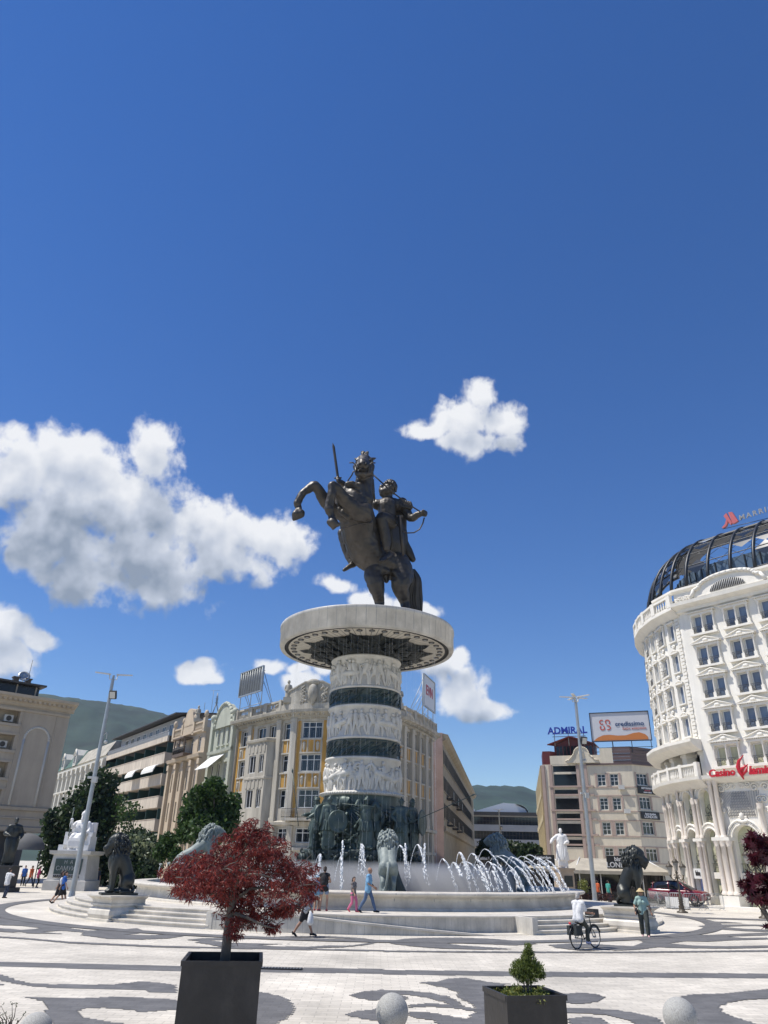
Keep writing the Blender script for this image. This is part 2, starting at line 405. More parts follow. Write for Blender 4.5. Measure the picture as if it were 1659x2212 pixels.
# ------------------------------------------------------------------ common materials
GLASS = mat('window_glass', (0.018, 0.022, 0.028), 0.06, spec=0.6)
GLASSB = mat('blue_window_glass', (0.07, 0.1, 0.16), 0.05, spec=0.7, var=0.6, scale=0.5, coord='Object')
BLACKG = mat('black_glass', (0.008, 0.009, 0.012), 0.08, spec=0.5)
WFRAME = mat('white_window_frame', (0.7, 0.7, 0.68), 0.5)
DFRAME = mat('dark_window_frame', (0.05, 0.045, 0.04), 0.5)
STEEL = mat('galvanised_steel', (0.38, 0.40, 0.41), 0.45, 0.1, 2, metal=0.6)
IRON = mat('black_iron', (0.02, 0.02, 0.022), 0.5)
MARBLE = mat('white_marble', (0.64, 0.61, 0.55), 0.45, 0.13, 1.2, detail=8)
MARBLEG = mat('grey_marble', (0.50, 0.485, 0.45), 0.4, 0.2, 0.7, detail=8)
RELIEF = mat('carved_white_marble', (0.57, 0.545, 0.49), 0.55, 0.16, 1.2, bump=0.3, bscale=9)
BRONZE = mat('brown_bronze', (0.075, 0.064, 0.052), 0.45, metal=0.3, col2=(0.034, 0.031, 0.028), scale=0.9, bump=0.25, bscale=7)
BRONZEG = mat('green_bronze', (0.105, 0.14, 0.122), 0.48, metal=0.25, col2=(0.04, 0.06, 0.055), scale=1.6, bump=0.3, bscale=9)
BRONZEK = mat('dark_bronze', (0.05, 0.055, 0.05), 0.42, metal=0.35, col2=(0.022, 0.024, 0.022), scale=2.2, bump=0.25, bscale=12)
BRONZEL = mat('pale_weathered_bronze', (0.27, 0.30, 0.28), 0.6, metal=0.1, col2=(0.16, 0.19, 0.18), scale=1.7, bump=0.2, bscale=10)
STATUEW = mat('white_statue_marble', (0.72, 0.71, 0.69), 0.5, 0.06, 2)
random.seed(7); np.random.seed(7)
# ------------------------------------------------------------------ plaza
PAVE = mat('pale_plaza_stone', (0.60, 0.555, 0.475), 0.75, 0.2, 0.35, bump=0.15, bscale=14, detail=9)
brickify(PAVE, 0.42, 0.21, 0, dark=0.74, var=0.09, size=0.012); dirty(PAVE, .09, .80, 1.04); dirty(PAVE, 3.5, .84, 1.03, detail=10, p0=.3, p1=.5)
DARKP = mat('grey_inlay_stone', (0.125, 0.123, 0.122), 0.7, 0.22, 1.3, bump=0.15, bscale=14)
brickify(DARKP, 0.36, 0.18, 0, dark=0.8, var=0.12, size=0.012)
g = MB(); g.add([(-3850, -60, 0), (3850, -60, 0), (3850, 2850, 0), (-3850, 2850, 0)], [(0, 1, 2, 3)])
tag(g.build('ground', PAVE), kind='structure')
FC = (-1.0, 50.0)                         # centre of the fountain
def z8(x, y): return (x / 1.327 / 1.507, (2750 + y / 1.327) / 1.507)
def z1(x, y): return ((1250 + x / 1.327) / 1.507, (2750 + y / 1.327) / 1.507)
def r2(x, y): return ((2100 + x / 4.147) / 1.507, (2700 + y / 4.147) / 1.507)
def r3(x, y): return (x / 5.53 / 1.507, (2600 + y / 5.53) / 1.507)
INLAY = [
 [z8(*p) for p in ((-200,496),(0,505),(750,523),(1659,537))] + [z1(*p) for p in ((0,541),(800,550),(1659,557),(1900,560),(1900,582),(1659,578),(800,572),(0,561))] + [z8(*p) for p in ((1659,558),(750,546),(0,527),(-200,518))],
 [z8(*p) for p in ((-30,556),(30,568),(70,586),(130,598),(220,603),(380,605),(500,604),(570,594),(610,590),(680,596),(760,606),(760,640),(690,640),(640,637),(628,629),(500,625),(380,622),(240,619),(130,612),(60,600),(-30,580))],
 [z8(*p) for p in ((-30,596),(25,604),(-30,612))],
 [z8(*p) for p in ((115,660),(230,662),(400,663),(470,658),(560,658),(760,670),(800,690),(800,715),(700,716),(620,726),(560,713),(440,705),(360,706),(333,722),(350,742),(410,757),(480,768),(560,776),(800,782),(800,800),(240,800),(215,750),(180,735),(215,702),(195,682),(150,668))],
 [z8(*p) for p in ((1090,634),(1150,640),(1205,655),(1245,672),(1272,700),(1262,732),(1225,757),(1180,778),(1100,790),(1000,790),(1000,634))],
 [z8(*p) for p in ((1510,650),(1560,635),(1659,627))] + [z1(*p) for p in ((0,640),(70,650),(106,664),(90,674),(40,670),(0,672))] + [z8(*p) for p in ((1600,673),(1545,664))],
 [z8(*p) for p in ((1485,736),(1550,720),(1659,706))] + [z1(*p) for p in ((0,712),(0,765))] + [z8(*p) for p in ((1600,757),(1540,748))],
 [z1(*p) for p in ((150,596),(230,592),(290,578),(350,576),(420,589),(480,598),(545,601),(500,612),(465,620),(480,640),(486,790),(250,790),(330,774),(395,722),(300,706),(190,700),(106,704),(108,692),(200,686),(330,697),(398,712),(385,690),(340,672),(312,655),(320,640),(270,620),(200,606))],
 [z1(*p) for p in ((0,630),(120,633),(200,641),(270,655),(320,678),(345,700),(310,702),(260,680),(190,662),(110,650),(0,642))],
 [z1(*p) for p in ((106,722),(200,726),(290,742),(390,760),(440,790),(280,790),(200,758),(110,744))],
 [z1(*p) for p in ((770,648),(850,640),(920,647),(962,662),(935,678),(860,688),(770,684))],
 [z1(*p) for p in ((770,708),(880,708),(1000,716),(1100,730),(1180,752),(1215,790),(1120,790),(1060,762),(960,738),(860,728),(770,728))],
 [z1(*p) for p in ((800,752),(880,744),(935,752),(990,790),(800,790))],
 [z1(*p) for p in ((1245,666),(1330,648),(1470,645),(1560,636),(1659,624),(1760,612),(1760,664),(1659,667),(1560,671),(1480,684),(1448,704),(1466,728),(1530,752),(1620,780),(1640,800),(1350,800),(1345,740),(1330,702),(1290,682))],
 # band of scrolls round the fountain
 [z8(*p) for p in ((-60,393),(120,404),(300,420),(700,438),(1000,444),(1659,456))] + [z1(*p) for p in ((0,458),(500,462),(1000,463),(1659,456),(1900,452),(1900,459),(1659,463),(1000,469),(500,468),(0,464))] + [z8(*p) for p in ((1659,462),(1000,450),(700,445),(300,427),(120,410),(-60,399))],
 [z8(*p) for p in ((-60,316),(40,318),(110,332),(230,338),(330,352),(300,362),(380,372),(500,368),(590,362),(625,372),(600,384),(530,390),(640,392),(760,388),(800,394),(730,406),(600,411),(470,408),(400,398),(350,392),(360,380),(260,372),(180,378),(280,386),(120,384),(60,372),(180,362),(100,352),(0,348),(-60,344))],
 [z8(*p) for p in ((-60,360),(40,364),(120,372),(60,380),(-60,374))],
 [z8(*p) for p in ((805,412),(870,405),(960,404),(1080,408),(980,412),(900,414),(980,424),(1120,428),(1250,430),(1110,434),(1180,440),(1330,442),(1420,436),(1500,438),(1620,422),(1520,408),(1400,402),(1200,402),(1090,405),(1250,396),(1420,396),(1560,404),(1650,416),(1600,432),(1480,444),(1300,450),(1080,446),(940,440),(880,428),(840,424),(870,418))],
 [z1(*p) for p in ((5,420),(80,408),(180,403),(330,402),(480,408),(600,420),(665,430),(560,436),(430,430),(330,428),(440,424),(300,416),(200,418),(330,436),(480,446),(560,452),(420,454),(250,450),(120,440),(40,430))],
 [z1(*p) for p in ((710,434),(800,428),(900,430),(1000,436),(1080,440),(1120,420),(1090,408),(1200,405),(1300,392),(1420,390),(1659,380),(1659,392),(1480,398),(1560,404),(1659,402),(1659,410),(1500,414),(1400,420),(1300,418),(1230,428),(1330,436),(1480,440),(1659,436),(1659,446),(1500,450),(1300,448),(1180,444),(1100,454),(1000,458),(900,448),(800,446),(940,456),(860,460),(740,446))],
 [z1(*p) for p in ((1355,352),(1440,346),(1560,345),(1659,347),(1659,352),(1560,352),(1460,356),(1560,364),(1659,368),(1659,378),(1560,374),(1440,366),(1380,358))],
 [z1(*p) for p in ((1200,310),(1330,313),(1500,318),(1659,323),(1659,329),(1480,324),(1320,319))],
 [z1(*p) for p in ((1350,330),(1480,334),(1560,340),(1420,340))],
]
ring = [(FC[0] + r * math.cos(a), FC[1] + r * math.sin(a)) for r, rng in ((20.6, range(0, 121)), (19.7, range(120, -1, -1))) for a in [2 * math.pi * k / 120 for k in rng]]
def inlay(name, polys, row, q):
    mb = MB()
    for i_, P in enumerate(polys):
        zz = .004 + .0006 * i_
        ys = [p[1] for p in P]; y = math.floor(min(ys) / row) * row
        while y < max(ys):
            yc = y + row / 2; xs = []
            for a, b in zip(P, P[1:] + P[:1]):
                if (a[1] <= yc) != (b[1] <= yc): xs.append(a[0] + (b[0] - a[0]) * (yc - a[1]) / (b[1] - a[1]))
            xs.sort()
            for a, b in zip(xs[::2], xs[1::2]):
                off = q * (0.5 if int(round(y / row)) % 2 else 0)
                a = round((a - off) / q) * q + off; b = round((b - off) / q) * q + off
                if b > a: mb.quad((a, y, zz), (b, y, zz), (b, y + row, zz), (a, y + row, zz))
            y += row
    tag(mb.build(name, DARKP), kind='structure')
inlay('paving_inlay', [[tuple(G(*q)[:2]) for q in P] for P in INLAY], 0.09, 0.1)
mb = MB(); n = 120
for k in range(n):
    a0, a1 = 2 * math.pi * k / n, 2 * math.pi * (k + 1) / n
    P = [(FC[0] + r * math.cos(a), FC[1] + r * math.sin(a), .022) for a, r in ((a0, 19.7), (a0, 20.6), (a1, 20.6), (a1, 19.7))]
    mb.quad(*P)
tag(mb.build('paving_ring', DARKP), kind='structure')
gr = MB(); gr.box((0, 0, .02), (1.15, .3, .03))
for k in range(14): gr.cur = 1; gr.box((-.53 + k * .081, 0, .038), (.02, .28, .008))
p = G(*z8(1210, 538)); tag(gr.build('drain_grate', [IRON, STEEL], loc=(p.x, p.y, 0)), 'dark metal drain grate set in the grey stripe right of the red maple planter', 'grate')
# ------------------------------------------------------------------ hills
FOREST = mat('forest_hillside', (0.022, 0.042, 0.03), 0.9, 0.6, 0.012, bump=0.0, coord='Object', detail=10)
def hill(name, az0, az1, heights, r0, rp, r1, seed, rough):
    na, nr = 260, 70; vs = []
    hx = [h[0] for h in heights]; hy = [h[1] for h in heights]
    for j in range(nr + 1):
        r = r0 + (r1 - r0) * j / nr
        for i in range(na + 1):
            a = az0 + (az1 - az0) * i / na; x, y = r * math.sin(a), r * math.cos(a); top = float(np.interp(math.tan(a) * 1500, hx, hy)) * .935
            u = (r - r0) / (rp - r0) if r < rp else 1 - .5 * (r - rp) / (r1 - rp)
            h = top * (u * u * (3 - 2 * u) if u < 1 else u)
            nz = noise.fractal(Vector((x * .004, y * .004, seed)), 1.0, 2.0, 5); nf = noise.noise(Vector((x * .06, y * .06, seed + 3))) + .6 * noise.noise(Vector((x * .13, y * .13, seed)))
            h += (nz * rough * (1 - .75 * u) + nf * 3.2) * min(1, u * 3)
            vs.append((x, y, h - 1.2))
    fs = [(j*(na+1)+i, j*(na+1)+i+1, (j+1)*(na+1)+i+1, (j+1)*(na+1)+i) for j in range(nr) for i in range(na)]
    b = MB(); b.add(vs, fs, True); tag(b.build(name, FOREST), kind='structure')
hill('hill', R(-48), R(40), [(-1700,230),(-900,275),(-638,280),(-552,285),(-463,283),(-401,275),(-305,266),(-100,215),(100,158),(186,152),(225,149),(263,141),(311,131),(500,110),(900,70)], 480, 1500, 2400, 1.3, 40)
TOW = mat('tower_grey', (0.25, 0.27, 0.3), 0.6)
tw = thing('telecom_tower', 'grey telecom tower with splayed legs far away on the forested ridge', 'tower', (-338, 1500, 270))
b = MB()
for dx in (-7, 7): b.tube([(dx, 0, 0), (0, 0, 26)], [1.4, 1.1], 6)
b.tube([(0, 0, 20), (0, 0, 46)], [1.6, 1.0], 8); b.build('shaft', TOW, tw)
b = MB()
for z, w in ((26, 5), (30, 4), (34, 4.6), (38, 3.4)): b.box((0, 0, z), (w, w, 2))
b.build('antenna_deck', TOW, tw)
b = MB(); b.tube([(-9, 0, 0), (-9, 0, 52)], .5, 5); b.tube([(-15, 0, 50.5), (4, 0, 51.5)], .3, 4); b.build('side_mast', TOW, tw)
b = MB(); b.tube([(0, 0, 0), (0, 0, 17)], .45, 5)
for z in (5, 10, 14): b.box((0, 0, z), (1.6, 1.6, .5))
tag(b.build('radio_mast', TOW, loc=(-362, 1500, 279)), 'thin radio mast on the ridge left of the telecom tower', 'mast')
# ------------------------------------------------------------------ stepped platform and ramp round the fountain
STEPM = mat('step_marble', (0.64, 0.595, 0.515), 0.5, 0.14, 0.9, bump=0.1, bscale=12, detail=9)
SLABM = mat('platform_slabs', (0.62, 0.58, 0.505), 0.55, 0.1, 0.8, detail=8); dirty(SLABM, 2.5, .82, 1.03); dirty(STEPM, 1.1, .72, 1.04, (1, 1, .5)); brickify(SLABM, 1.3, .9, 0, dark=.8, var=.05, size=.008)
WALLM = mat('ramp_wall_slabs', (0.56, 0.53, 0.47), 0.5, 0.16, 1.1, detail=8)
dirty(WALLM, 1.6, .7, 1.05, (1, 1, .35)); PZ = 0.62
def ang(th): return R(-90 + th)           # th from straight towards the camera, positive to the right
pl = thing('fountain_platform', 'round white marble platform with four steps carrying the fountain', 'platform', (FC[0], FC[1], 0))
TA, TB = -19.0, 26.0
st = MB()
RS = [17.6, 17.2, 16.8, 16.4]; h = PZ / 4
for k, r in enumerate(RS):
    z0, z1 = k * h, (k + 1) * h; ri = RS[k + 1] - .06 if k < 3 else 15.0
    st.lathe([(r, z0), (r, z1 - .05), (r + .035, z1 - .045), (r + .035, z1 - .006), (r + .025, z1), (ri, z1)], 190, ang(TB), ang(TA + 360), smooth=False)
st.build('steps', STEPM, pl)
b = MB(); b.lathe([(15.01, PZ - .002), (0.5, PZ - .002)], 120, smooth=False); b.build('paved_top', SLABM, pl)
b = MB(); nn = 90
for i in range(nn):
    a0, a1 = TA + (TB - TA) * i / nn, TA + (TB - TA) * (i + 1) / nn
    def hh(a): return PZ + .03 if a < -8 else max(0.0, (PZ + .03) * (1 - (a + 8) / 28.0))
    def q(r, a, z): return (r * math.cos(ang(a)), r * math.sin(ang(a)), z)
    ht0, ht1 = hh(a0), hh(a1)
    b.cur = 1; b.quad(q(16.35, a0, -.01), q(16.35, a1, -.01), q(16.35, a1, PZ - .05), q(16.35, a0, PZ - .05))        # platform side wall
    b.cur = 0
    b.quad(q(16.41, a0, PZ - .05), q(16.41, a1, PZ - .05), q(16.41, a1, PZ), q(16.41, a0, PZ)); b.quad(q(16.35, a0, PZ - .05), q(16.35, a1, PZ - .05), q(16.41, a1, PZ - .05), q(16.41, a0, PZ - .05))
    b.quad(q(16.41, a0, PZ), q(16.41, a1, PZ), q(14.98, a1, PZ), q(14.98, a0, PZ))
    rz0, rz1 = max(ht0 - .06, .01), max(ht1 - .06, .01)
    b.cur = 2; b.quad(q(17.35, a0, rz0), q(17.35, a1, rz1), q(16.36, a1, rz1), q(16.36, a0, rz0))                      # sloping ramp floor
    if ht0 > .02:
        b.cur = 1; b.quad(q(17.6, a0, 0), q(17.6, a1, 0), q(17.6, a1, max(ht1 - .06, 0)), q(17.6, a0, max(ht0 - .06, 0)))
        b.cur = 0
        b.quad(q(17.65, a0, max(ht0 - .07, 0)), q(17.65, a1, max(ht1 - .07, 0)), q(17.65, a1, ht1), q(17.65, a0, ht0))
        b.quad(q(17.65, a0, ht0), q(17.65, a1, ht1), q(17.33, a1, ht1), q(17.33, a0, ht0))
        b.quad(q(17.33, a0, ht0), q(17.33, a1, ht1), q(17.33, a1, 0), q(17.33, a0, 0))
for i in range(nn):                        # slab joints as thin raised lines of grout
    a = TA + (TB - TA) * i / nn
    if i % 2: continue
    zt = max(hh(a) - .07, 0)
    b.cur = 3
    for r, z in ((17.603, zt), (16.353, PZ - .06)):
        if z > .05: b.quad(q(r, a, 0), q(r, a + .035, 0), q(r, a + .035, z), q(r, a, z))
for a in (TA, TB):                          # cheek walls closing the stair ends
    w = MB(); b.cur = 1; P = []
    for r in (17.62, 16.3):
        for da in (-.45, .45): P.append((r, a + da))
    for (r0_, a0_), (r1_, a1_) in ((P[0], P[1]), (P[2], P[0]), (P[1], P[3])):
        b.quad(q(r0_, a0_, 0), q(r1_, a1_, 0), q(r1_, a1_, PZ + .004), q(r0_, a0_, PZ + .004))
    b.cur = 0; b.quad(q(*P[0], PZ + .004), q(*P[1], PZ + .004), q(*P[3], PZ + .004), q(*P[2], PZ + .004))
GROUT = mat('dark_grout', (0.3, 0.3, 0.29), 0.8)
b.build('ramp', [STEPM, WALLM, SLABM, GROUT], pl)
# ------------------------------------------------------------------ pool
po = thing('fountain_pool', 'round pool with a broad moulded white marble rim under the jets', 'fountain', (FC[0], FC[1], PZ))
b = MB()
b.lathe([(13.45, 0), (13.45, .1), (13.35, .12), (13.3, .14), (13.22, .42), (13.22, .5), (13.3, .54), (13.55, .6), (13.62, .66), (13.62, .72), (13.55, .76), (12.75, .78), (12.7, .75), (12.7, .3)], 150)
b.cur = 1
for i in range(44):
    a = 2 * math.pi * i / 44
    P = [(13.228, .15), (13.228, .52), (13.628, .66), (13.628, .72)]
    for (r, z0), (r1_, z1) in ((P[0], P[1]), (P[2], P[3])):
        b.quad((r*math.cos(a), r*math.sin(a), z0), (r*math.cos(a+.0025), r*math.sin(a+.0025), z0), (r1_*math.cos(a+.0025), r1_*math.sin(a+.0025), z1), (r1_*math.cos(a), r1_*math.sin(a), z1))
b.build('rim_wall', [STEPM, GROUT], po)
WATER = mat('pool_water', (0.16, 0.2, 0.2), 0.12, 0.2, 0.5, bump=0.6, bscale=2.2)
b = MB(); b.lathe([(12.72, PZ + .55), (0.3, PZ + .55)], 120, c=FC, smooth=True); tag(b.build('water', WATER), kind='structure')
# ------------------------------------------------------------------ monument column
def zc(zx, zy, sc, x0, y0): return ((x0 + zx / sc) / 1.507, (y0 + zy / sc) / 1.507)
def colz(y): return AT(790, y, FC[1] - 2.4).z
mo = thing('monument_column', 'tall round marble column with carved bands and a wide disc carrying the bronze rider', 'monument', (FC[0], FC[1], 0))
ZB = [colz(y) for y in (1836, 1716, 1633, 1595, 1520, 1485, 1412)]
DZ0, DZ1 = AT(790, 1353, FC[1] - 6.2).z, AT(790, 1305, FC[1] - 6.2).z
DR = 6.2
def relief_band(name, z0, z1, r, seed, material, figs):
    rnd = random.Random(seed); b = MB(); H = z1 - z0
    b.lathe([(r - .02, z0), (r + .12, z0 + .02), (r + .16, z0 + .10), (r + .12, z0 + .17), (r, z0 + .22), (r, z1 - .22), (r + .10, z1 - .16), (r + .14, z1 - .08), (r + .1, z1), (r - .02, z1)], 96)
    def A(s, z, o): a = s / r; o = o * .8 - .035; return ((r + o) * math.sin(a), -(r + o) * math.cos(a), z)
    n = figs
    for i in range(n):
        s = 2 * math.pi * r * (i + rnd.uniform(-.25, .25)) / n; horse = rnd.random() < .42; base = z0 + .26; hh = (H - .5) * rnd.uniform(.78, 1.0)
        if horse:
            L = hh * .62; d = rnd.choice((-1, 1)); zb = base + hh * rnd.uniform(.42, .52); k = hh * .12; tilt = rnd.uniform(-.05, .25) * hh
            b.chain([(*A(s - d*L*.5, zb, .02), k), (*A(s, zb + tilt*.4, .07), k*1.1), (*A(s + d*L*.45, zb + tilt, .06), k)], 8)
            b.chain([(*A(s + d*L*.45, zb + tilt, .05), k*.75), (*A(s + d*L*.72, zb + tilt + hh*.27, .07), k*.5), (*A(s + d*L*.98, zb + tilt + hh*.2, .08), k*.36)], 8)
            for q in (-.5, -.36, .36, .5):
                fx = s + d * L * (q + rnd.uniform(.05, .22)); b.chain([(*A(s + d*L*q, zb + (tilt if q > 0 else 0), .05), k*.6), (*A(s + d*L*(q + .14), zb - hh*.2 + (tilt if q > 0 else 0), .08), k*.38), (*A(fx, base + rnd.uniform(0, .12)*hh, .05), k*.26)], 6)
            b.chain([(*A(s - d*L*.52, zb + .04, .03), k*.4), (*A(s - d*L*.75, zb - hh*.2, .04), k*.2)], 6)
            t0 = zb + k
            b.chain([(*A(s, t0, .1), k*.75), (*A(s + d*.02, t0 + hh*.22, .11), k*.8), (*A(s + d*.03, t0 + hh*.28, .1), k*.3)], 8); b.ball(A(s + d*.04, t0 + hh*.37, .12), k*.62, 8, 6)
            b.chain([(*A(s, t0 + hh*.2, .12), k*.4), (*A(s + d*hh*rnd.uniform(.1, .3), t0 + hh*rnd.uniform(.05, .4), .12), k*.28)], 6)
            b.chain([(*A(s, t0, .14), k*.5), (*A(s + d*.08, t0 - hh*.18, .14), k*.36), (*A(s, t0 - hh*.34, .12), k*.28)], 6)
        else:
            k = hh * .085; ln = rnd.uniform(-.12, .12) * hh; d = rnd.choice((-1, 1)); w = hh * .13
            b.chain([(*A(s, base + hh*.46, .07), k*1.15), (*A(s + ln*.5, base + hh*.62, .1), k*1.3), (*A(s + ln, base + hh*.78, .09), k*1.3)], 8); b.ball(A(s + ln*1.1, base + hh*.92, .11), (k*.85, k*.85, k*1.05), 8, 6)
            for e in (-1, 1):
                b.chain([(*A(s + e*w*.5, base + hh*.48, .07), k*.95), (*A(s + e*w*rnd.uniform(.3, 1.5), base + hh*.25, .11), k*.62), (*A(s + e*w*rnd.uniform(.2, 1.7), base, .06), k*.5)], 6)
                b.chain([(*A(s + ln + e*w*.8, base + hh*.78, .08), k*.55), (*A(s + ln + e*w*rnd.uniform(1, 2.2), base + hh*rnd.uniform(.5, .8), .12), k*.45), (*A(s + ln + e*w*rnd.uniform(.4, 2.6), base + hh*rnd.uniform(.45, 1.0), .1), k*.36)], 6)
            if rnd.random() < .5: b.ball(A(s + d*w*1.7, base + hh*.5, .09), (k*2.2, .10, k*2.2), 12, 6, Matrix.Rotation(s / r, 3, 'Z'))
            if rnd.random() < .45: b.tube([A(s + d*w*2, base + hh*.15, .12), A(s + d*w*.6, base + hh*1.02, .12)], .035, 5)
            if rnd.random() < .6: b.chain([(*A(s - d*w, base + hh*.75, .05), k*.7), (*A(s - d*w*1.5, base + hh*.4, .04), k*1.0), (*A(s - d*w*1.3, base + hh*.08, .03), k*.8)], 6)
    return b.build(name, material, mo)
BANDM = mat('dark_green_marble_band', (0.022, 0.04, 0.038), 0.35, 0.5, 1.5, bump=0.4, bscale=6)
relief_band('relief_drum', ZB[1], ZB[2], 2.42, 11, RELIEF, 30)
relief_band('relief_drum', ZB[3], ZB[4], 2.38, 12, RELIEF, 28)
relief_band('relief_drum', ZB[5], ZB[6], 2.34, 13, RELIEF, 28)
for i, (za, zb_) in enumerate(((ZB[2], ZB[3]), (ZB[4], ZB[5]))):
    b = MB(); r = 2.44; b.lathe([(r, za), (r + .04, za + .06), (r, za + .12), (r, zb_ - .12), (r + .04, zb_ - .06), (r, zb_)], 90)
    rnd = random.Random(i)
    for k in range(230):
        a = rnd.uniform(0, 6.283); z = rnd.uniform(za + .2, zb_ - .2); w = rnd.uniform(.05, .14)
        pts = [((r + .02) * math.cos(a + w * t * .7), (r + .02) * math.sin(a + w * t * .7), z + w * math.sin(t * 2.2)) for t in (-1, -.3, .4, 1)]
        b.tube(pts, [.02, .05, .05, .02], 5)
    b.build('dark_band', BANDM, mo)
# disc
DISCM = dirty(mat('disc_grey_marble', (0.54, 0.52, 0.475), 0.4, 0.22, 0.8, detail=9), .8, .78, 1.05, (1, 1, .35))
SOFF = mat('soffit_stone', (0.62, 0.57, 0.48), 0.6, 0.08, 1)
b = MB(); b.lathe([(DR - .35, DZ0 + .02), (DR - .06, DZ0), (DR - .02, DZ0 + .12), (DR, DZ0 + .13), (DR, DZ1 - .28), (DR + .05, DZ1 - .26), (DR + .05, DZ1 - .04), (DR + .03, DZ1), (0.1, DZ1 + .01)], 160); b.cur = 1
for i in range(60):
    a = 2 * math.pi * i / 60
    for r, za, zb_ in ((DR + .003, DZ0 + .13, DZ1 - .28), (DR + .053, DZ1 - .26, DZ1 - .04)): b.quad(*[(r * math.cos(a + t), r * math.sin(a + t), z) for t, z in ((0, za), (.004, za), (.004, zb_), (0, zb_))])
b.build('disc_rim', [DISCM, GROUT], mo)
b = MB(); b.cur = 1; b.lathe([(DR - .35, DZ0 + .02), (DR - .36, DZ0 + .2), (DR - .62, DZ0 + .2), (DR - .63, DZ0 + .06)], 120); b.cur = 0; b.lathe([(DR - .63, DZ0 + .06), (2.0, DZ0 + .05)], 120, smooth=False)
b.cur = 1
for i in range(80):
    a = 2 * math.pi * i / 80; b.quad(*[(r * math.cos(a + t / r * 4), r * math.sin(a + t / r * 4), DZ0 + .052) for r, t in ((DR - .64, -.004), (DR - .64, .004), (3.5, .004), (3.5, -.004))])
b.build('soffit', [SOFF, IRON], mo)
proto = None
for i in range(40):
    a = 2 * math.pi * (i + .5) / 40; rr = DR - .98
    if proto is None:
        b = MB(); b.lathe([(.2, 0), (.2, -.05), (.15, -.06), (.11, -.04)], 14); b.cur = 1; b.lathe([(.12, -.045), (.01, -.05)], 12); b2 = b.mesh('spotlight', [DFRAME, STEEL]); proto = 1
    put('spotlight', b2, mo, loc=(rr * math.cos(a), rr * math.sin(a), DZ0 + .05))
b = MB(); n = 168; prof = []
rings = []
for (t, zz, wv) in ((1.0, DZ0 + .02, 1), (.93, DZ0 - .12, .9), (.82, DZ0 - .28, .6), (.70, DZ0 - .42, .3), (.60, DZ0 - .62, .1), (.57, ZB[6] - .02, 0)):
    ring_ = []
    for i in range(n):
        a = 2 * math.pi * i / n; u = abs(((i / n * 14) % 1) - .5) * 2; spike = u ** 5
        r = 4.15 * t + wv * (spike * .75 - .1 + .06 * math.sin(i * 2.1)); ring_.append((r * math.cos(a), r * math.sin(a), zz + .05 * noise.noise(Vector((3*math.cos(a)*t*3, 3*math.sin(a)*t*3, t * 5))) * 3 * (t < .99)))
    rings.append(ring_)
vs = [p for r_ in rings for p in r_]; fs = [(j*n+i, j*n+(i+1) % n, (j+1)*n+(i+1) % n, (j+1)*n+i) for j in range(len(rings) - 1) for i in range(n)]
b.add(vs, fs, True); rnd = random.Random(5)
for k in range(150):
    a = rnd.uniform(0, 6.283); t = rnd.uniform(.6, .9); z = DZ0 - (1 - t) * 1.5 - .06; b.chain([(4.1*t*math.cos(a), 4.1*t*math.sin(a), z, .12), (4.1*(t+.06)*math.cos(a+.05), 4.1*(t+.06)*math.sin(a+.05), z + .03, .16), (4.1*(t+.11)*math.cos(a+rnd.uniform(-.1, .1)), 4.1*(t+.11)*math.sin(a+.06), z + .1, .05)], 6, 1)
b.build('leaf_collar', mat('collar_bronze', (0.022, 0.026, 0.026), 0.5, 0.4, 1.5, metal=.2, bump=.4, bscale=6), mo)
b = MB(); b.lathe([(2.5, ZB[1] - .02), (2.7, ZB[1] + .0), (2.75, ZB[1] + .1), (2.62, ZB[1] + .2), (2.45, ZB[1] + .24)], 90)
for i in range(90): a = 2 * math.pi * i / 90; b.ball((2.74 * math.cos(a), 2.74 * math.sin(a), ZB[1] + .1), .06, 6, 5)
b.build('bead_moulding', RELIEF, mo)
# bronze drum with rays, the rocky ring under it
b = MB(); zl, zt = ZB[0], ZB[1]
b.lathe([(2.75, zl), (2.6, zl + 1), (2.5, zt)], 96); rnd = random.Random(3)
for k in range(26):                       # sun rays fanning from a boss on the camera side
    a = R(-90 - 24 + 0); t = R(-6 + k * 9.2); L = rnd.uniform(2.4, 4.2) if k % 2 else rnd.uniform(1.6, 3.0)
    pts = []
    for u in (0.18, .6, 1.0):
        s = u * L * math.sin(t - R(70)); z = zt - .55 - u * L * abs(math.cos(t - R(70))) * .95
        if z < zl + .1: z = zl + .1
        aa = a + s / 2.55; pts.append((2.6 * math.cos(aa), 2.6 * math.sin(aa), z))
    b.tube(pts, [.06, .09, .11], 5)
a = R(-114); b.ball((2.6 * math.cos(a), 2.6 * math.sin(a), zt - .5), (.48, .3, .42), 14, 8, Matrix.Rotation(a + math.pi/2, 3, 'Z'))
for k in range(420):
    a = rnd.uniform(0, 6.283); z = zl + abs(rnd.gauss(0, 1)) * 1.0
    if z > zt - .2: continue
    r = 2.72; b.chain([(r*math.cos(a), r*math.sin(a), z, .1), ((r+.1)*math.cos(a+.03), (r+.1)*math.sin(a+.03), z + rnd.uniform(-.1, .15), .14), ((r+.05)*math.cos(a+rnd.uniform(-.1, .1)), (r+.05)*math.sin(a+.05), z + rnd.uniform(-.3, .3), .04)], 6, 1)
b.build('bronze_drum', BRONZEG, mo)
b = MB(); zr = PZ + .5
b.lathe([(3.6, zr), (3.72, zr + .4), (3.62, zl - .5), (3.74, zl - .12), (3.7, zl), (2.6, zl + .02)], 96)
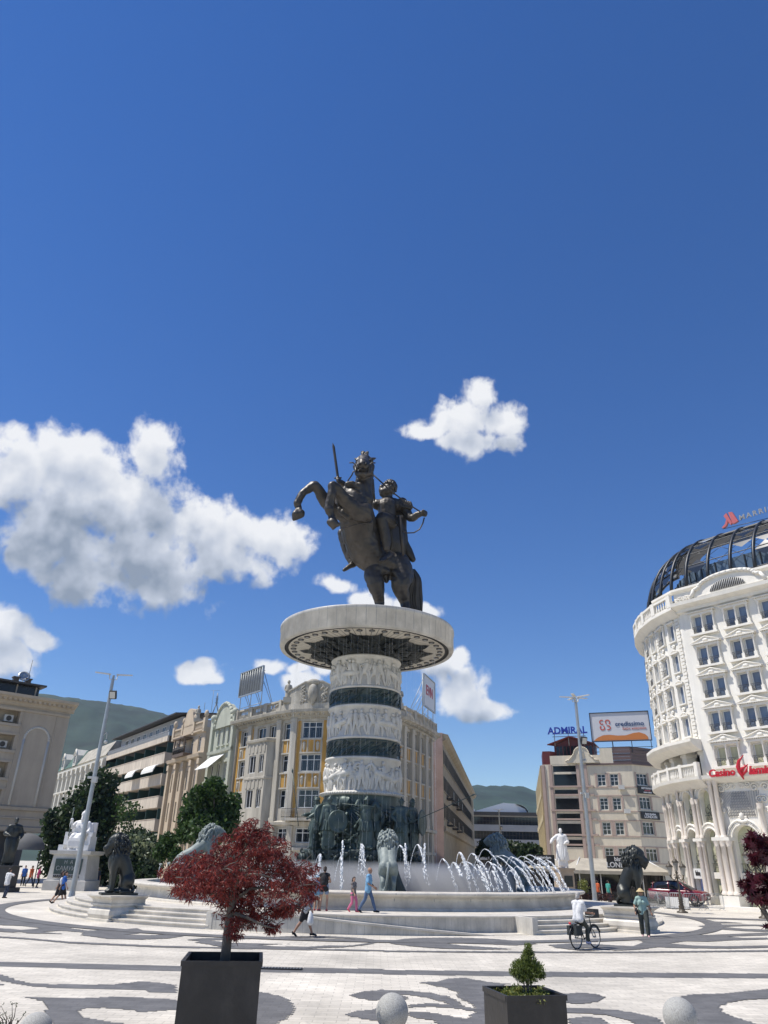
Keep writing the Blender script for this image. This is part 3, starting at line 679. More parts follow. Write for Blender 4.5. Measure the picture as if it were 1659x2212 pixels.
for k in range(520):
    a = rnd.uniform(0, 6.283); z = rnd.uniform(zr, zl - .2); r = 3.66; w = rnd.uniform(.08, .2)
    b.chain([(r*math.cos(a), r*math.sin(a), z, w), ((r+.12)*math.cos(a+.02), (r+.12)*math.sin(a+.02), z + rnd.uniform(-.1, .2), w*.8), (r*math.cos(a+rnd.uniform(-.12, .12)), r*math.sin(a+.04), z + rnd.uniform(-.35, .35), w*.3)], 6, 1)
b.build('rocky_base', mat('rocky_bronze', (0.035, 0.05, 0.047), 0.5, 0.5, 2.2, metal=.2, bump=.5, bscale=8), mo)
# ------------------------------------------------------------------ bronze horse and rider
DY = FC[1]
def Sp(zx, zy, dy, r=None):
    q = AT((920 + zx / 3.318) / 1.507, (1420 + zy / 3.318) / 1.507, DY + dy)
    return (*q, r) if r is not None else q
eq = thing('equestrian_statue', 'huge dark bronze rearing horse with a sword bearing rider on top of the column disc', 'statue', (FC[0], FC[1], DZ1))
def wp(name, b, mts, par, voxel, smooth=4, org=True, rough=None):
    o = organic(name, b, mts, par, voxel, smooth, rough=rough) if org else b.build(name, mts, par)
    o.location = -world_loc(par); return o
b = MB(); C_ = lambda *q: b.chain([Sp(*p) for p in q], 14, 3)
C_((880,300,-2.5,.55),(880,410,-2.3,.60),(868,540,-2.3,.72),(845,650,-2.1,.98))                       # neck
C_((880,262,-2.6,.52),(876,290,-3.1,.50),(868,310,-3.8,.42),(866,314,-4.0,.38))                       # skull to muzzle
C_((882,375,-2.7,.58),(868,400,-3.3,.42),(862,412,-3.7,.32))
C_((800,330,-3.0,.3),(815,395,-3.0,.3)); C_((955,330,-3.0,.3),(940,395,-3.0,.3))                                          # jaw
for e in (-1, 1):
    C_((880+e*60,255,-2.7,.2),(880+e*72,272,-2.9,.2)); C_((868+e*45,285,-3.7,.16),(866+e*52,315,-4.0,.13))        # brow, nostril
    C_((872+e*70,300,-3.0,.18),(866+e*72,360,-3.5,.15),(860+e*56,410,-3.6,.14))
C_((820,690,-2.1,1.12),(790,800,-1.8,1.38),(815,950,-1.2,1.40),(850,1090,-.6,1.42),(905,1230,-.2,1.38),(1010,1340,.2,1.22),(1150,1400,.7,1.15),(1230,1420,1.0,1.05))
C_((690,600,-2.7,.42),(760,650,-2.8,.62),(800,720,-2.8,.72)); C_((640,640,-2.6,.45),(620,740,-2.5,.55),(640,840,-2.2,.5))
for P in (((640,690,-3.0),(700,760,-3.25),(790,800,-3.3),(880,790,-3.1)),((600,760,-2.7),(640,830,-2.9),(720,880,-2.8)),((980,1450,.2),(1060,1440,-.4),(1140,1460,-.4)),((1210,1460,-.4),(1260,1540,-.5),(1280,1620,-.4)),((700,520,-3.0),(760,510,-3.1),(830,560,-3.1)),((820,470,-2.95),(850,560,-3.05),(860,640,-3.1))): C_(*[(*q, .2) for q in P])
C_((1230,1400,.7,1.12),(1290,1500,.4,.92),(1275,1610,.1,.74),(1290,1700,.3,.52),(1320,1780,.7,.40),(1325,1860,.6,.34),(1330,1930,.3,.42))
C_((1040,1400,.3,.95),(985,1500,-.2,.74),(1005,1600,-.4,.66),(1030,1700,-.1,.50),(1045,1790,.3,.40),(1048,1860,.2,.34),(1045,1930,-.1,.42))
C_((690,850,-2.0,.62),(560,800,-2.4,.55),(455,690,-2.9,.47),(385,580,-3.3,.38),(335,530,-3.5,.37))
C_((335,532,-3.5,.37),(250,590,-3.6,.30),(185,660,-3.7,.27),(163,730,-3.7,.30),(176,775,-3.7,.25),(165,815,-3.8,.30))
C_((178,805,-3.8,.27),(185,835,-3.8,.36)); C_((168,815,-3.8,.27),(150,850,-3.9,.34),(132,880,-3.9,.24),(118,900,-3.9,.12)); C_((190,838,-3.8,.28),(215,832,-3.8,.16))
C_((860,830,-2.7,.86),(760,770,-3.1,.62),(660,670,-3.6,.50),(580,570,-4.1,.40),(545,535,-4.3,.38))
C_((545,540,-4.3,.37),(530,640,-4.3,.32),(505,740,-4.2,.31),(500,800,-4.2,.33),(525,860,-4.1,.27),(540,905,-4.1,.3))
C_((535,895,-4.1,.3),(545,945,-4.2,.36),(545,985,-4.2,.22),(542,1003,-4.2,.1)); C_((560,945,-4.2,.28),(588,955,-4.2,.2)); C_((520,925,-4.2,.3),(505,925,-4.2,.2))
C_((1080,1450,-.3,.18),(1060,1490,-.4,.12)); C_((1110,1510,.2,.26),(1120,1560,.2,.22))
horse = wp('horse', b, BRONZE, eq, .065, 3, rough=(.075, 1.5))
b = MB(); b.ball(Sp(864, 372, -4.05), (.33, .3, .10)); wp('mouth', b, mat('mouth_dark', (.008, .007, .006), .7), horse, .05, org=False)  # black ellipsoids stand in for the shade inside mouth and nostrils
for e in (-1, 1): b = MB(); b.ball(Sp(866 + e*36, 300, -4.33), (.085, .08, .13)); wp('nostril', b, MATS['mouth_dark'], horse, .05, org=False)
for e in (-1, 1): b = MB(); b.ball(Sp(877 + e*68, 262, -3.25), (.10, .12, .08)); wp('eye', b, MATS['mouth_dark'], horse, .05, org=False)
for e, p in ((1, ((940,250,-2.5,.1),(970,248,-2.4,.15),(1008,236,-2.3,.03))), (-1, ((815,250,-2.5,.1),(800,250,-2.4,.12),(778,240,-2.3,.03)))): b = MB(); b.chain([Sp(*q) for q in p], 8, 2); wp('ear', b, BRONZE, horse, .05, org=False)
b = MB(); rnd = random.Random(2)
for k in range(16):
    x, y = 885 + rnd.uniform(-25, 30), 190 + rnd.uniform(-15, 15); b.chain([Sp(880, 235, -2.4, .16), Sp(x, y, -2.4 + rnd.uniform(-.2, .2), .15), Sp(x + rnd.uniform(-15, 15), y - 8, -2.5, .06)], 7, 2)
for k in range(34):
    u = rnd.uniform(0, 1); x0, y0 = 962 + 22 * u, 300 + u * 330; b.chain([Sp(945, y0 - 20, -1.9, .15), Sp(x0, y0 + 10, -1.7 + .3*u, .12), Sp(x0 + rnd.uniform(-14, 12), y0 + rnd.uniform(45, 80), -1.6 + .3*u, .04)], 7, 2)
wp('mane', b, BRONZE, horse, .05, org=False)
b = MB()
for k in range(26):
    o, p = rnd.uniform(-1, 1), rnd.uniform(-.3, .3)
    b.chain([Sp(1405 + 18*o, 1450, 1.2 + p, .12), Sp(1440 + 35*o, 1540, 1.3 + p, .17), Sp(1430 + 58*o, 1660, 1.4 + p, .17), Sp(1428 + 70*o, 1780, 1.5 + p, .15), Sp(1450 + 55*o, 1890, 1.5 + p, .06)], 7, 3)
wp('tail', b, BRONZE, horse, .05, org=False)
b = MB()
for P in (((985,420,-2.0),(1150,575,-1.6),(1330,715,-1.3),(1480,812,-.9)), ((1530,880,-.8),(1515,940,-.7),(1480,1005,-.7),(1420,1042,-.7),(1340,1046,-.7),(1280,1010,-.7),(1220,930,-.6)), ((790,390,-3.2),(765,380,-3.2),(745,425,-3),(712,470,-2.6),(680,540,-2.4)),
          ((722,287,-3.8),(760,285,-3.8),(788,310,-3.8),(798,350,-3.9),(790,388,-3.7)), ((1003,290,-3.8),(965,285,-3.8),(940,310,-3.8),(934,350,-3.9),(925,400,-3.7),(870,424,-3.9),(810,400,-3.7)),
          ((788,290,-3.6),(830,262,-3.5),(880,250,-3.4),(930,265,-3.5)), ((640,1000,-2.75),(720,975,-2.95),(800,955,-2.9),(900,940,-2.7),(960,930,-2.4)), ((650,560,-2.9),(720,545,-3.1),(800,548,-3.2),(870,590,-3.05),(920,630,-2.7))):
    b.tube([Sp(*q) for q in P], .055, 6)
wp('reins', b, BRONZE, eq, .05, org=False)
b = MB()
C_((1140,680,.1,.34),(1145,615,.1,.33)); C_((1148,560,.1,.50),(1140,590,-.05,.46),(1090,600,-.1,.34)); C_((1062,560,-.1,.10),(1045,572,-.1,.07)); C_((1075,625,-.1,.22),(1090,640,-.1,.2))
C_((1070,545,-.1,.2),(1065,600,-.1,.2)); C_((1050,745,-.2,.46),(1140,730,.1,.55),(1255,745,.1,.48)); C_((1130,760,-.2,.74),(1130,850,-.2,.70),(1140,930,-.1,.72))
C_((1290,715,.1,.42),(1335,800,.1,.38),(1385,885,-.2,.32),(1450,855,-.5,.27),(1490,838,-.7,.24)); C_((1500,830,-.7,.22),(1530,835,-.7,.27)); 
for k in range(4): C_((1515+8*k,800+14*k,-.95,.09),(1540+3*k,812+14*k,-.95,.09),(1538,828+12*k,-.6,.08))
C_((1020,740,-.2,.42),(900,690,.3,.36),(760,600,.0,.30),(665,525,-.6,.25),(618,490,-.8,.22)); C_((605,478,-.85,.2),(598,455,-.9,.18))
for k in range(4): C_((585,462+9*k,-1.05,.07),(612,466+9*k,-1.1,.075),(625,470+9*k,-.8,.07))
C_((1150,930,-.3,.66),(1075,890,-1.3,.52),(1062,905,-1.35,.47),(1095,1010,-1.2,.42),(1115,1110,-1.1,.40),(1125,1215,-1.1,.27)); C_((1150,1285,-1.0,.24),(1110,1310,-1.4,.23),(1066,1340,-1.8,.16))
for k in range(5): C_((1052+17*k,1330-3*k,-1.9+.06*k,.06),(1046+17*k,1350-3*k,-2.1+.06*k,.055))
C_((640,1050,.8,.36),(672,1180,.7,.33),(705,1300,.6,.25),(755,1380,.4,.23)); C_((770,1385,.5,.22),(715,1410,.2,.19),(662,1448,-.1,.13))
rider = wp('rider', b, BRONZE, eq, .055, 2, rough=(.03, 2.6))
b = MB()
for k in range(170):
    a, v = rnd.uniform(0, 6.283), rnd.uniform(-.5, 1.5); p = Vector(Sp(1160, 548, .1)); o = Vector((math.cos(a) * .50 * math.cos(v), math.sin(a) * .48 * math.cos(v), .54 * math.sin(v)))
    if o.x < -.12 and o.z < .22: continue
    if o.x < .05 and o.z < -.05: continue
    q = p + o; b.chain([(*q, .12), (*(q + Vector((rnd.uniform(-.06, .06), o.y*.1, -.12))), .10), (*(q + Vector((o.x*.05, 0, -.26))), .05)], 7, 2)
wp('hair', b, BRONZE, rider, .05, org=False)
b = MB()
for k in range(6):
    x = 1268 + 22 * k
    b.chain([Sp(x, 690 + 6*k, -.25, .13), Sp(x + 12, 725 + 5*k, -.3, .13), Sp(x + 8, 760 + 4*k, -.3, .12)], 7, 2)
for k in range(26):                        # folds of cloak and skirt hanging behind the leg
    u = k / 25; x = 1165 + u * 150; b.chain([Sp(1140 + u*120, 900, .0 + .6*u, .2), Sp(x, 1020, -.1 + .8*u, .22), Sp(x + 15, 1150 + 20*u, .1 + .7*u, .2), Sp(x + 20*u, 1235 + 50*u + rnd.uniform(-14, 14), .2 + .7*u, .12)], 7, 2)
for k in range(9): u = k / 8; b.chain([Sp(1300 + 10*u, 1090 + 40*u, .9, .25), Sp(1340 + 20*u, 1200 + 30*u, .9, .3), Sp(1365 + 40*u, 1290 + 40*u, .9, .24)], 8, 2)
for k in range(8): C2 = b.chain([Sp(1195 + 15*k, 735, .6, .2), Sp(1215 + 14*k, 900, .7, .22), Sp(1235 + 11*k, 1060, .7, .2)], 7, 2)
wp('cloak', b, BRONZE, rider, .05, org=False)
b = MB(); b.tube([Sp(1262, 865, -.6), Sp(1285, 1080, -.6), Sp(1300, 1290, -.5)], [.17, .16, .08], 8); b.chain([Sp(1235, 868, -.6, .1), Sp(1290, 866, -.6, .1)], 8, 1); wp('scabbard', b, BRONZE, eq, .05, org=False)
b = MB()
p0, p1, p2 = (Vector(Sp(x, y, -.95)) for x, y in ((598, 450), (550, 110), (540, 68))); r = Vector((1, 0, 0)) * .105; d = Vector((0, 1, 0)) * .03
b.hexa([p0 - r, p0 - d, p0 + r, p0 + d, p1 - r, p1 - d, p1 + r, p1 + d]); b.add([p1 - r, p1 - d, p1 + r, p1 + d, p2], [(0, 1, 4), (1, 2, 4), (2, 3, 4), (3, 0, 4)])
b.chain([Sp(565, 452, -.95, .07), Sp(630, 450, -.95, .07)], 8, 1); b.chain([Sp(600, 450, -.95, .06), Sp(604, 500, -.9, .06)], 8, 1); b.ball(Sp(606, 510, -.9), .1)
wp('sword', b, BRONZE, eq, .05, org=False)
# ------------------------------------------------------------------ people
SKIN = mat('skin', (0.42, 0.25, 0.17), 0.6); SKINT = mat('tanned_skin', (0.33, 0.18, 0.115), 0.6)
EYE = mat('eye_dark', (0.02, 0.015, 0.012), 0.3)
def cloth(name, c, **k): return mat(name, c, 0.85, 0.12, 12, bump=0.14, bscale=14, **k)
def ik(a, b, l1, l2, bend):
    a, b, bend = Vector(a), Vector(b), Vector(bend); d = b - a; L = min(d.length, (l1 + l2) * .999); d.normalize()
    x = (l1*l1 - l2*l2 + L*L) / (2*L); hgt = math.sqrt(max(l1*l1 - x*x, 0)); bend = (bend - d * bend.dot(d))
    if bend.length < 1e-6: bend = d.orthogonal()
    return a + d * x + bend.normalized() * hgt, a + d * L
STAND = dict(ph=.93, lean=0, lf=(.02, .10, .07), rf=(-.02, -.10, .07), lh=(.03, .26, .78), rh=(.03, -.26, .78))
def hand(mb, wrist, dirv, side, s=1.0):
    """palm with four fingers and a thumb, slightly curled"""
    w = Vector(wrist); d = Vector(dirv).normalized(); fx = Vector((1, 0, 0)); lat = (fx - d * fx.dot(d)); lat = lat.normalized() if lat.length > .2 else Vector((0, 0, 1)); pn = d.cross(lat).normalized() * side
    mb.chain([(*w, .026*s), (*(w + d*.05*s), .036*s), (*(w + d*.085*s), .03*s)], 8, 1)
    for i, L in enumerate((.062, .072, .068, .052)):
        b = w + d * .088 * s + lat * (.028 - .019 * i) * s
        mb.chain([(*b, .0105*s), (*(b + d*L*.5*s - pn*.006*s), .0095*s), (*(b + d*L*s*.9 - pn*.026*s), .008*s)], 6, 1)
    b = w + d * .03 * s + lat * .032 * s; mb.chain([(*b, .013*s), (*(b + d*.035*s + lat*.018*s), .011*s), (*(b + d*.065*s + lat*.015*s - pn*.012*s), .009*s)], 6, 1)
def person(label, loc, heading, pose, wear, scale=1.0, group=None, voxel=.016, female=False, headturn=0.0, name='person', cat='person', allmat=None):
    """faces +x when heading is 0; wear maps garment -> material"""
    P = dict(STAND); P.update(pose); root = thing(name, label, cat, loc, heading, group, scale)
    sk = allmat or wear.get('skin', SKIN); g = lambda k: allmat or wear.get(k)
    ph = P['ph']; ln = P['lean']; up = Vector((math.sin(ln), 0, math.cos(ln))); pe = Vector(P.get('pc', (0, 0, ph)))
    sw, hw = (.165, .10) if female else (.19, .09)
    ch = pe + up * .47; nk = pe + up * .55; hd = pe + up * .70 + Vector((.02, 0, 0)) if 'head' not in P else Vector(P['head'])
    hips = {e: pe + Vector((0, e*hw, -.02)) for e in (1, -1)}; sh = {e: ch + Vector((0, e*sw, 0)) for e in (1, -1)}
    an = {1: Vector(P['lf']), -1: Vector(P['rf'])}; wr = {1: Vector(P['lh']), -1: Vector(P['rh'])}
    kn = {}; el = {}
    for e in (1, -1):
        kn[e], an[e] = ik(hips[e], an[e], .44, .43, P.get('kb', (1, e*.1, 0))); el[e], wr[e] = ik(sh[e], wr[e], .29, .26, P.get('eb', (-.7, e*.6, -.2)))
    Cc = lambda b, pts, n=10, s=2: b.chain([(*Vector(p), r) for p, r in pts], n, s)
    def torso(b, k=0.0, z0=-.06, z1=.50):
        bw = (.085, .075, .10) if female else (.085, .085, .115)
        for y in (-.075, .075):
            y2 = y * (1.05 if female else 1.35)
            Cc(b, [(pe + up*z0 + Vector((0, y*1.15, 0)), bw[0]+.02+k), (pe + up*.12 + Vector((.0, y*.85, 0)), bw[1]+.015+k), (pe + up*.30 + Vector((.01, y2*.9, 0)), bw[2]-.005+k), (pe + up*(z1-.09) + Vector((0, y2*.85, 0)), .085+k)])
        if female: 
            for y in (-.07, .07): b.ball(pe + up*.33 + Vector((.075, y, 0)), .065 + k)
        if z1 > .45: Cc(b, [(sh[1], .062+k), (ch + up*.02, .075+k), (sh[-1], .062+k)])
    def leg(b, e, k=0.0, to=1.0, th=.082):
        pts = [(hips[e], th+.01+k), (hips[e].lerp(kn[e], .5), th-.01+k), (kn[e], .055+k)]
        if to > .5: pts += [(kn[e].lerp(an[e], .35) + Vector((-.012, 0, 0)), .056+k), (kn[e].lerp(an[e], to), (.038 if to > .95 else .045)+k)]
        Cc(b, pts)
    def arm(b, e, k=0.0, to=1.0):
        pts = [(sh[e], .055+k), (sh[e].lerp(el[e], .55), .046+k)]
        if to > .3: pts.append((el[e], .038+k))
        if to > .6: pts += [(el[e].lerp(wr[e], .4), .038+k), (wr[e], .025+k)]
        if to <= .3: pts[-1] = (sh[e].lerp(el[e], .75), .056+k)
        Cc(b, pts)
    b = MB(); torso(b)
    ft = {}
    for e in (1, -1):
        leg(b, e); arm(b, e)
        fd = Vector(P.get('lt' if e > 0 else 'rt', (1, 0, 0))).normalized(); ft[e] = fd
        Cc(b, [(an[e] + Vector((0, 0, -.02)) - fd*.045, .033), (an[e] + fd*.06 + Vector((0, 0, -.03)), .034), (an[e] + fd*.15 + Vector((0, 0, -.045)), .024)])
    Cc(b, [(nk - up*.05, .06), (nk + up*.04, .052), (hd - up*.06, .052)])
    M = Matrix.Rotation(headturn, 3, 'Z')
    hp = lambda x, y, z: hd + M @ Vector((x, y, z))
    b.ball(hp(-.012, 0, .03), (.095, .076, .092)); b.ball(hp(.012, 0, -.03), (.075, .062, .09)); Cc(b, [(hp(.07, 0, -.09), .026), (hp(.02, .03, -.085), .03)], 8, 1); Cc(b, [(hp(.07, 0, -.09), .026), (hp(.02, -.03, -.085), .03)], 8, 1)
    Cc(b, [(hp(.085, 0, .025), .012), (hp(.112, 0, -.02), .016)], 8, 1); Cc(b, [(hp(.085, -.022, -.055), .010), (hp(.094, 0, -.055), .012), (hp(.085, .022, -.055), .010)], 8, 1)
    for e in (1, -1): b.ball(hp(-.01, e*.079, -.005), (.022, .012, .033)); Cc(b, [(hp(.072, e*.016, .035), .014), (hp(.066, e*.048, .034), .013)], 8, 1)
    x = MB()
    for e in (1, -1): hand(x, wr[e], (wr[e] - el[e]), e); x.cur = 1; x.ball(hp(.079, e*.03, .012), (.008, .014, .008), 8, 6); x.cur = 0
    body = organic('body', b, [sk, EYE if not allmat else allmat], root, voxel, 2, x)
    if g('shirt'):
        b = MB(); torso(b, .024, -.08 if not wear.get('tuck') else -.035); sl = wear.get('sleeve', .3)
        if sl:
            for e in (1, -1): arm(b, e, .015, sl)
        organic('shirt', b, g('shirt'), root, voxel*.95, 6, rough=(.006, 14))
    if g('trousers'):
        b = MB(); 
        for e in (1, -1): leg(b, e, .018 + wear.get('loose', 0), wear.get('tlen', .97)); 
        Cc(b, [(hips[1] + up*.03, .10), (hips[-1] + up*.03, .10)]); Cc(b, [(pe + up*.06 + Vector((0, .06, 0)), .088), (pe + up*.06 - Vector((0, .06, 0)), .088)])
        organic('trousers', b, g('trousers'), root, voxel*.95, 4, rough=(.006, 15))
    if g('shorts'):
        b = MB()
        for e in (1, -1): Cc(b, [(hips[e] + up*.06, .105), (hips[e].lerp(kn[e], .45), .10)])
        Cc(b, [(hips[1] + up*.08, .10), (hips[-1] + up*.08, .10)]); organic('shorts', b, g('shorts'), root, voxel, 2)
    if g('skirt'):
        b = MB(); L = wear.get('slen', .9)
        for e in (1, -1): Cc(b, [(hips[e] + up*.10, .095), (hips[e].lerp(kn[e], .5), .105), (hips[e].lerp(kn[e], L), .095)])
        Cc(b, [(hips[1].lerp(kn[1], .4), .1), (hips[-1].lerp(kn[-1], .4), .1)]); Cc(b, [(hips[1].lerp(kn[1], L*.85), .085), (hips[-1].lerp(kn[-1], L*.85), .085)])
        organic('skirt', b, g('skirt'), root, voxel*1.1, 3)
    if g('robe'):
        b = MB(); torso(b, .04)
        for e in (1, -1): leg(b, e, .06, .93, .11); arm(b, e, .04, .95)
        for u in (.1, .35, .6, .85, 1.0):
            Cc(b, [(hips[1].lerp(an[1], u), .13), (hips[-1].lerp(an[-1], u), .13)])
        for i in range(14): y = -.2 + .4*i/13; Cc(b, [(pe + Vector((.1, y*.5, .1)), .02), (pe + Vector((.15, y*.9, -.4)), .022), (pe + Vector((.15, y*1.1, -.84)), .022)])
        organic('robe', b, g('robe'), root, voxel, 1)
    if g('shoes'):
        for e in (1, -1):
            b = MB(); fd = ft[e]; hl = wear.get('heel', 0)
            Cc(b, [(an[e] + Vector((0, 0, -.03)) - fd*.055, .042), (an[e] + fd*.06 + Vector((0, 0, -.035)), .044), (an[e] + fd*.165 + Vector((0, 0, -.05 - hl*.5)), .030)])
            if hl: Cc(b, [(an[e] - fd*.06 + Vector((0, 0, -.04)), .018), (an[e] - fd*.065 + Vector((0, 0, -.07 - hl)), .010)], 8, 1)
            organic('shoe', b, g('shoes'), root, voxel*.8, 2)
    if g('hair'):
        b = MB(); b.ball(hp(-.02, 0, .045), (.098, .086, .092)); hl = wear.get('hairlen', .0)
        b.ball(hp(-.045, 0, -.01), (.075, .08, .09))
        if hl:
            for y in (-.05, 0, .05): Cc(b, [(hp(-.07, y, .02), .05), (hp(-.09, y*1.2, -.1), .045), (hp(-.08, y*1.2, -.1 - hl), .03)])
        if wear.get('bun'): b.ball(hp(-.12, 0, -.02), .045)
        if wear.get('tail'): Cc(b, [(hp(-.1, 0, .0), .03), (hp(-.125, 0, -.06), .036), (hp(-.11, 0, -.13), .02)])
        organic('hair', b, g('hair'), root, voxel*.9, 2)
    root['_x'] = 0; del root['_x']
    return root, dict(sh=sh, el=el, wr=wr, hd=hd, pe=pe, up=up, kn=kn, an=an, hp=hp, hips=hips, ch=ch)
def up_part(name, b, m, root): return b.build(name, m, root)

# ------------------------------------------------------------------ seated lion
def make_lion(name, label, m):
    root = thing(name, label, 'lion statue'); k = 1 / 715.0; b = MB()
    def L(x, z, y=0.0, r=None):
        p = ((x - 600) * k, y * k, (830 - z) * k); return (*p, r * k) if r is not None else p
    Cc = lambda q, n=12: b.chain([L(p[0], p[1], p[2], p[3]) for p in q], n, 3)
    for e in (-1, 1): Cc([(520,700,e*40,92),(560,560,e*34,88),(620,450,e*34,92),(680,370,e*30,95)])
    Cc([(690,330,0,105),(715,420,0,98),(722,500,0,84),(700,580,0,60)])
    for e in (-1, 1):
        Cc([(500,640,e*60,70),(525,690,e*78,94),(560,735,e*84,62),(540,785,e*86,42)]); Cc([(520,795,e*86,36),(590,800,e*88,32),(640,803,e*88,30)])
        for t in (-20, 0, 20): Cc([(630,803,e*88+t,17),(665,812,e*88+t,14)])
        Cc([(700,400,e*60,70),(722,520,e*66,56),(715,620,e*62,42),(712,720,e*60,36),(716,790,e*60,36)]); Cc([(716,800,e*60,35),(748,806,e*60,32)])
        for t in (-22, 0, 22): Cc([(745,806,e*60+t,17),(778,812,e*60+t,14)])
    Cc([(440,770,0,30),(430,805,50,24),(470,815,110,22),(560,815,140,20),(610,812,150,28)])
    body = organic('body', b, m, root, .017, 5)
    b = MB()
    Cc([(770,235,0,84),(800,250,0,66),(840,278,0,50),(872,292,0,38)]); Cc([(800,318,0,50),(845,335,0,34),(862,335,0,26)]); Cc([(770,170,0,60),(812,190,0,46),(826,215,0,34)])
    for e in (-1, 1): Cc([(812,196,e*30,22),(838,206,e*34,15)]); Cc([(850,300,e*24,28),(872,312,e*18,22)]); b.ball(L(745,150,e*82), 26*k)
    Cc([(868,268,-18,12),(884,272,0,15),(868,268,18,12)]); Cc([(815,330,0,46),(840,370,0,26),(835,395,0,10)])
    organic('head', b, m, root, .014, 2)
    b = MB(); rnd = random.Random(4)
    for c, r in (((690,230,0),112),((665,300,0),112),((705,380,0),98),((735,190,0),92),((640,250,0),92),((720,460,0),72)): b.ball(L(c[0], c[1], c[2]), (r*k, r*k*.98, r*k), 18, 12)
    for j in range(430):
        c, r = rnd.choice((((690,230,0),112),((665,300,0),112),((705,380,0),98),((735,190,0),92),((640,250,0),92),((722,470,0),70)))
        a, t = rnd.uniform(0, 6.283), math.acos(rnd.uniform(-.9, 1)); d = Vector((math.sin(t)*math.cos(a), math.sin(t)*math.sin(a), math.cos(t)))
        x, z, y = c[0] + d.x*r, c[1] - d.z*r, d.y*r
        if x > 770 and abs(y) < 76: continue
        fl = Vector((-.35 if z < 250 else -.1, d.y*.5, -1)); fl = fl - d * fl.dot(d) * .8; ln = rnd.uniform(45, 80); w = rnd.uniform(9, 15)
        q = lambda u, o: (*L(x + fl.x*ln*u + d.x*o, z - fl.z*ln*u - d.z*o, y + fl.y*ln*u + d.y*o),)
        b.chain([(*q(0, 2), w*k*.7), (*q(.35, 12), w*k*1.1), (*q(.7, 10), w*k*.9), (*q(1, 2), w*k*.3)], 6, 1)
    b.build('mane', m, root)
    b = MB(); b.box(L(610, 845), (470*k, 290*k, 34*k)); b.box(L(610, 868), (490*k, 310*k, 16*k)); b.build('plinth', m, root)
    return root
lion = make_lion('lion_statue', 'dark bronze seated lion facing right on the pedestal behind the woman in a sun hat', BRONZEK)
def pedestal(label, th, rad):
    """scrolled marble pedestal straddling the steps, long side across the radius"""
    a = ang(th); c = (FC[0] + rad * math.cos(a), FC[1] + rad * math.sin(a)); r = thing('lion_pedestal', label, 'pedestal', (*c, 0), a, 'marble pedestals of the two bronze lions')
    b = MB()
    prof = [(.95, 0), (.95, .1), (.86, .12), (.92, .3), (.9, .5), (.78, .66), (.78, .70), (.86, .72), (.86, .80), (.8, .82), (.84, 1.0), (.98, 1.12), (1.04, 1.14), (1.04, 1.2)]
    for (x0, z0), (x1, z1) in zip(prof, prof[1:]):
        A = [(-.95 , -x0*.92, z0), (x0*.98, -x0*.92, z0), (x0*.98, x0*.92, z0), (-.95, x0*.92, z0)]; B = [(-.95 - (x1-.9)*.3, -x1*.92, z1), (x1*.98, -x1*.92, z1), (x1*.98, x1*.92, z1), (-.95 - (x1-.9)*.3, x1*.92, z1)]
        for i in range(4): j = (i + 1) % 4; b.quad(A[i], A[j], B[j], B[i])
    b.quad((-1, -.96, 1.2), (1.02, -.96, 1.2), (1.02, .96, 1.2), (-1, .96, 1.2))
    r.scale = (1, 1, .84); b.build('block', STEPM, r); return c, a
cR, aR = pedestal('pale marble lion pedestal at the right steps beside the woman in a sun hat', 45.6, 17.9)
cL, aL = pedestal('pale marble lion pedestal at the left steps below the lion with raised head', -39.2, 16.9)
lion.location = (cR[0] + .1, cR[1], 1.08); lion.rotation_euler = (0, 0, R(-18)); lion.scale = (2.42,) * 3
l2 = dup(lion, None, (cL[0], cL[1], 1.09), R(206), 'dark bronze seated lion facing left with its head raised on the left pedestal', None, 2.42)
for o in (lion, l2): o['group'] = 'seated bronze lions on pedestals'
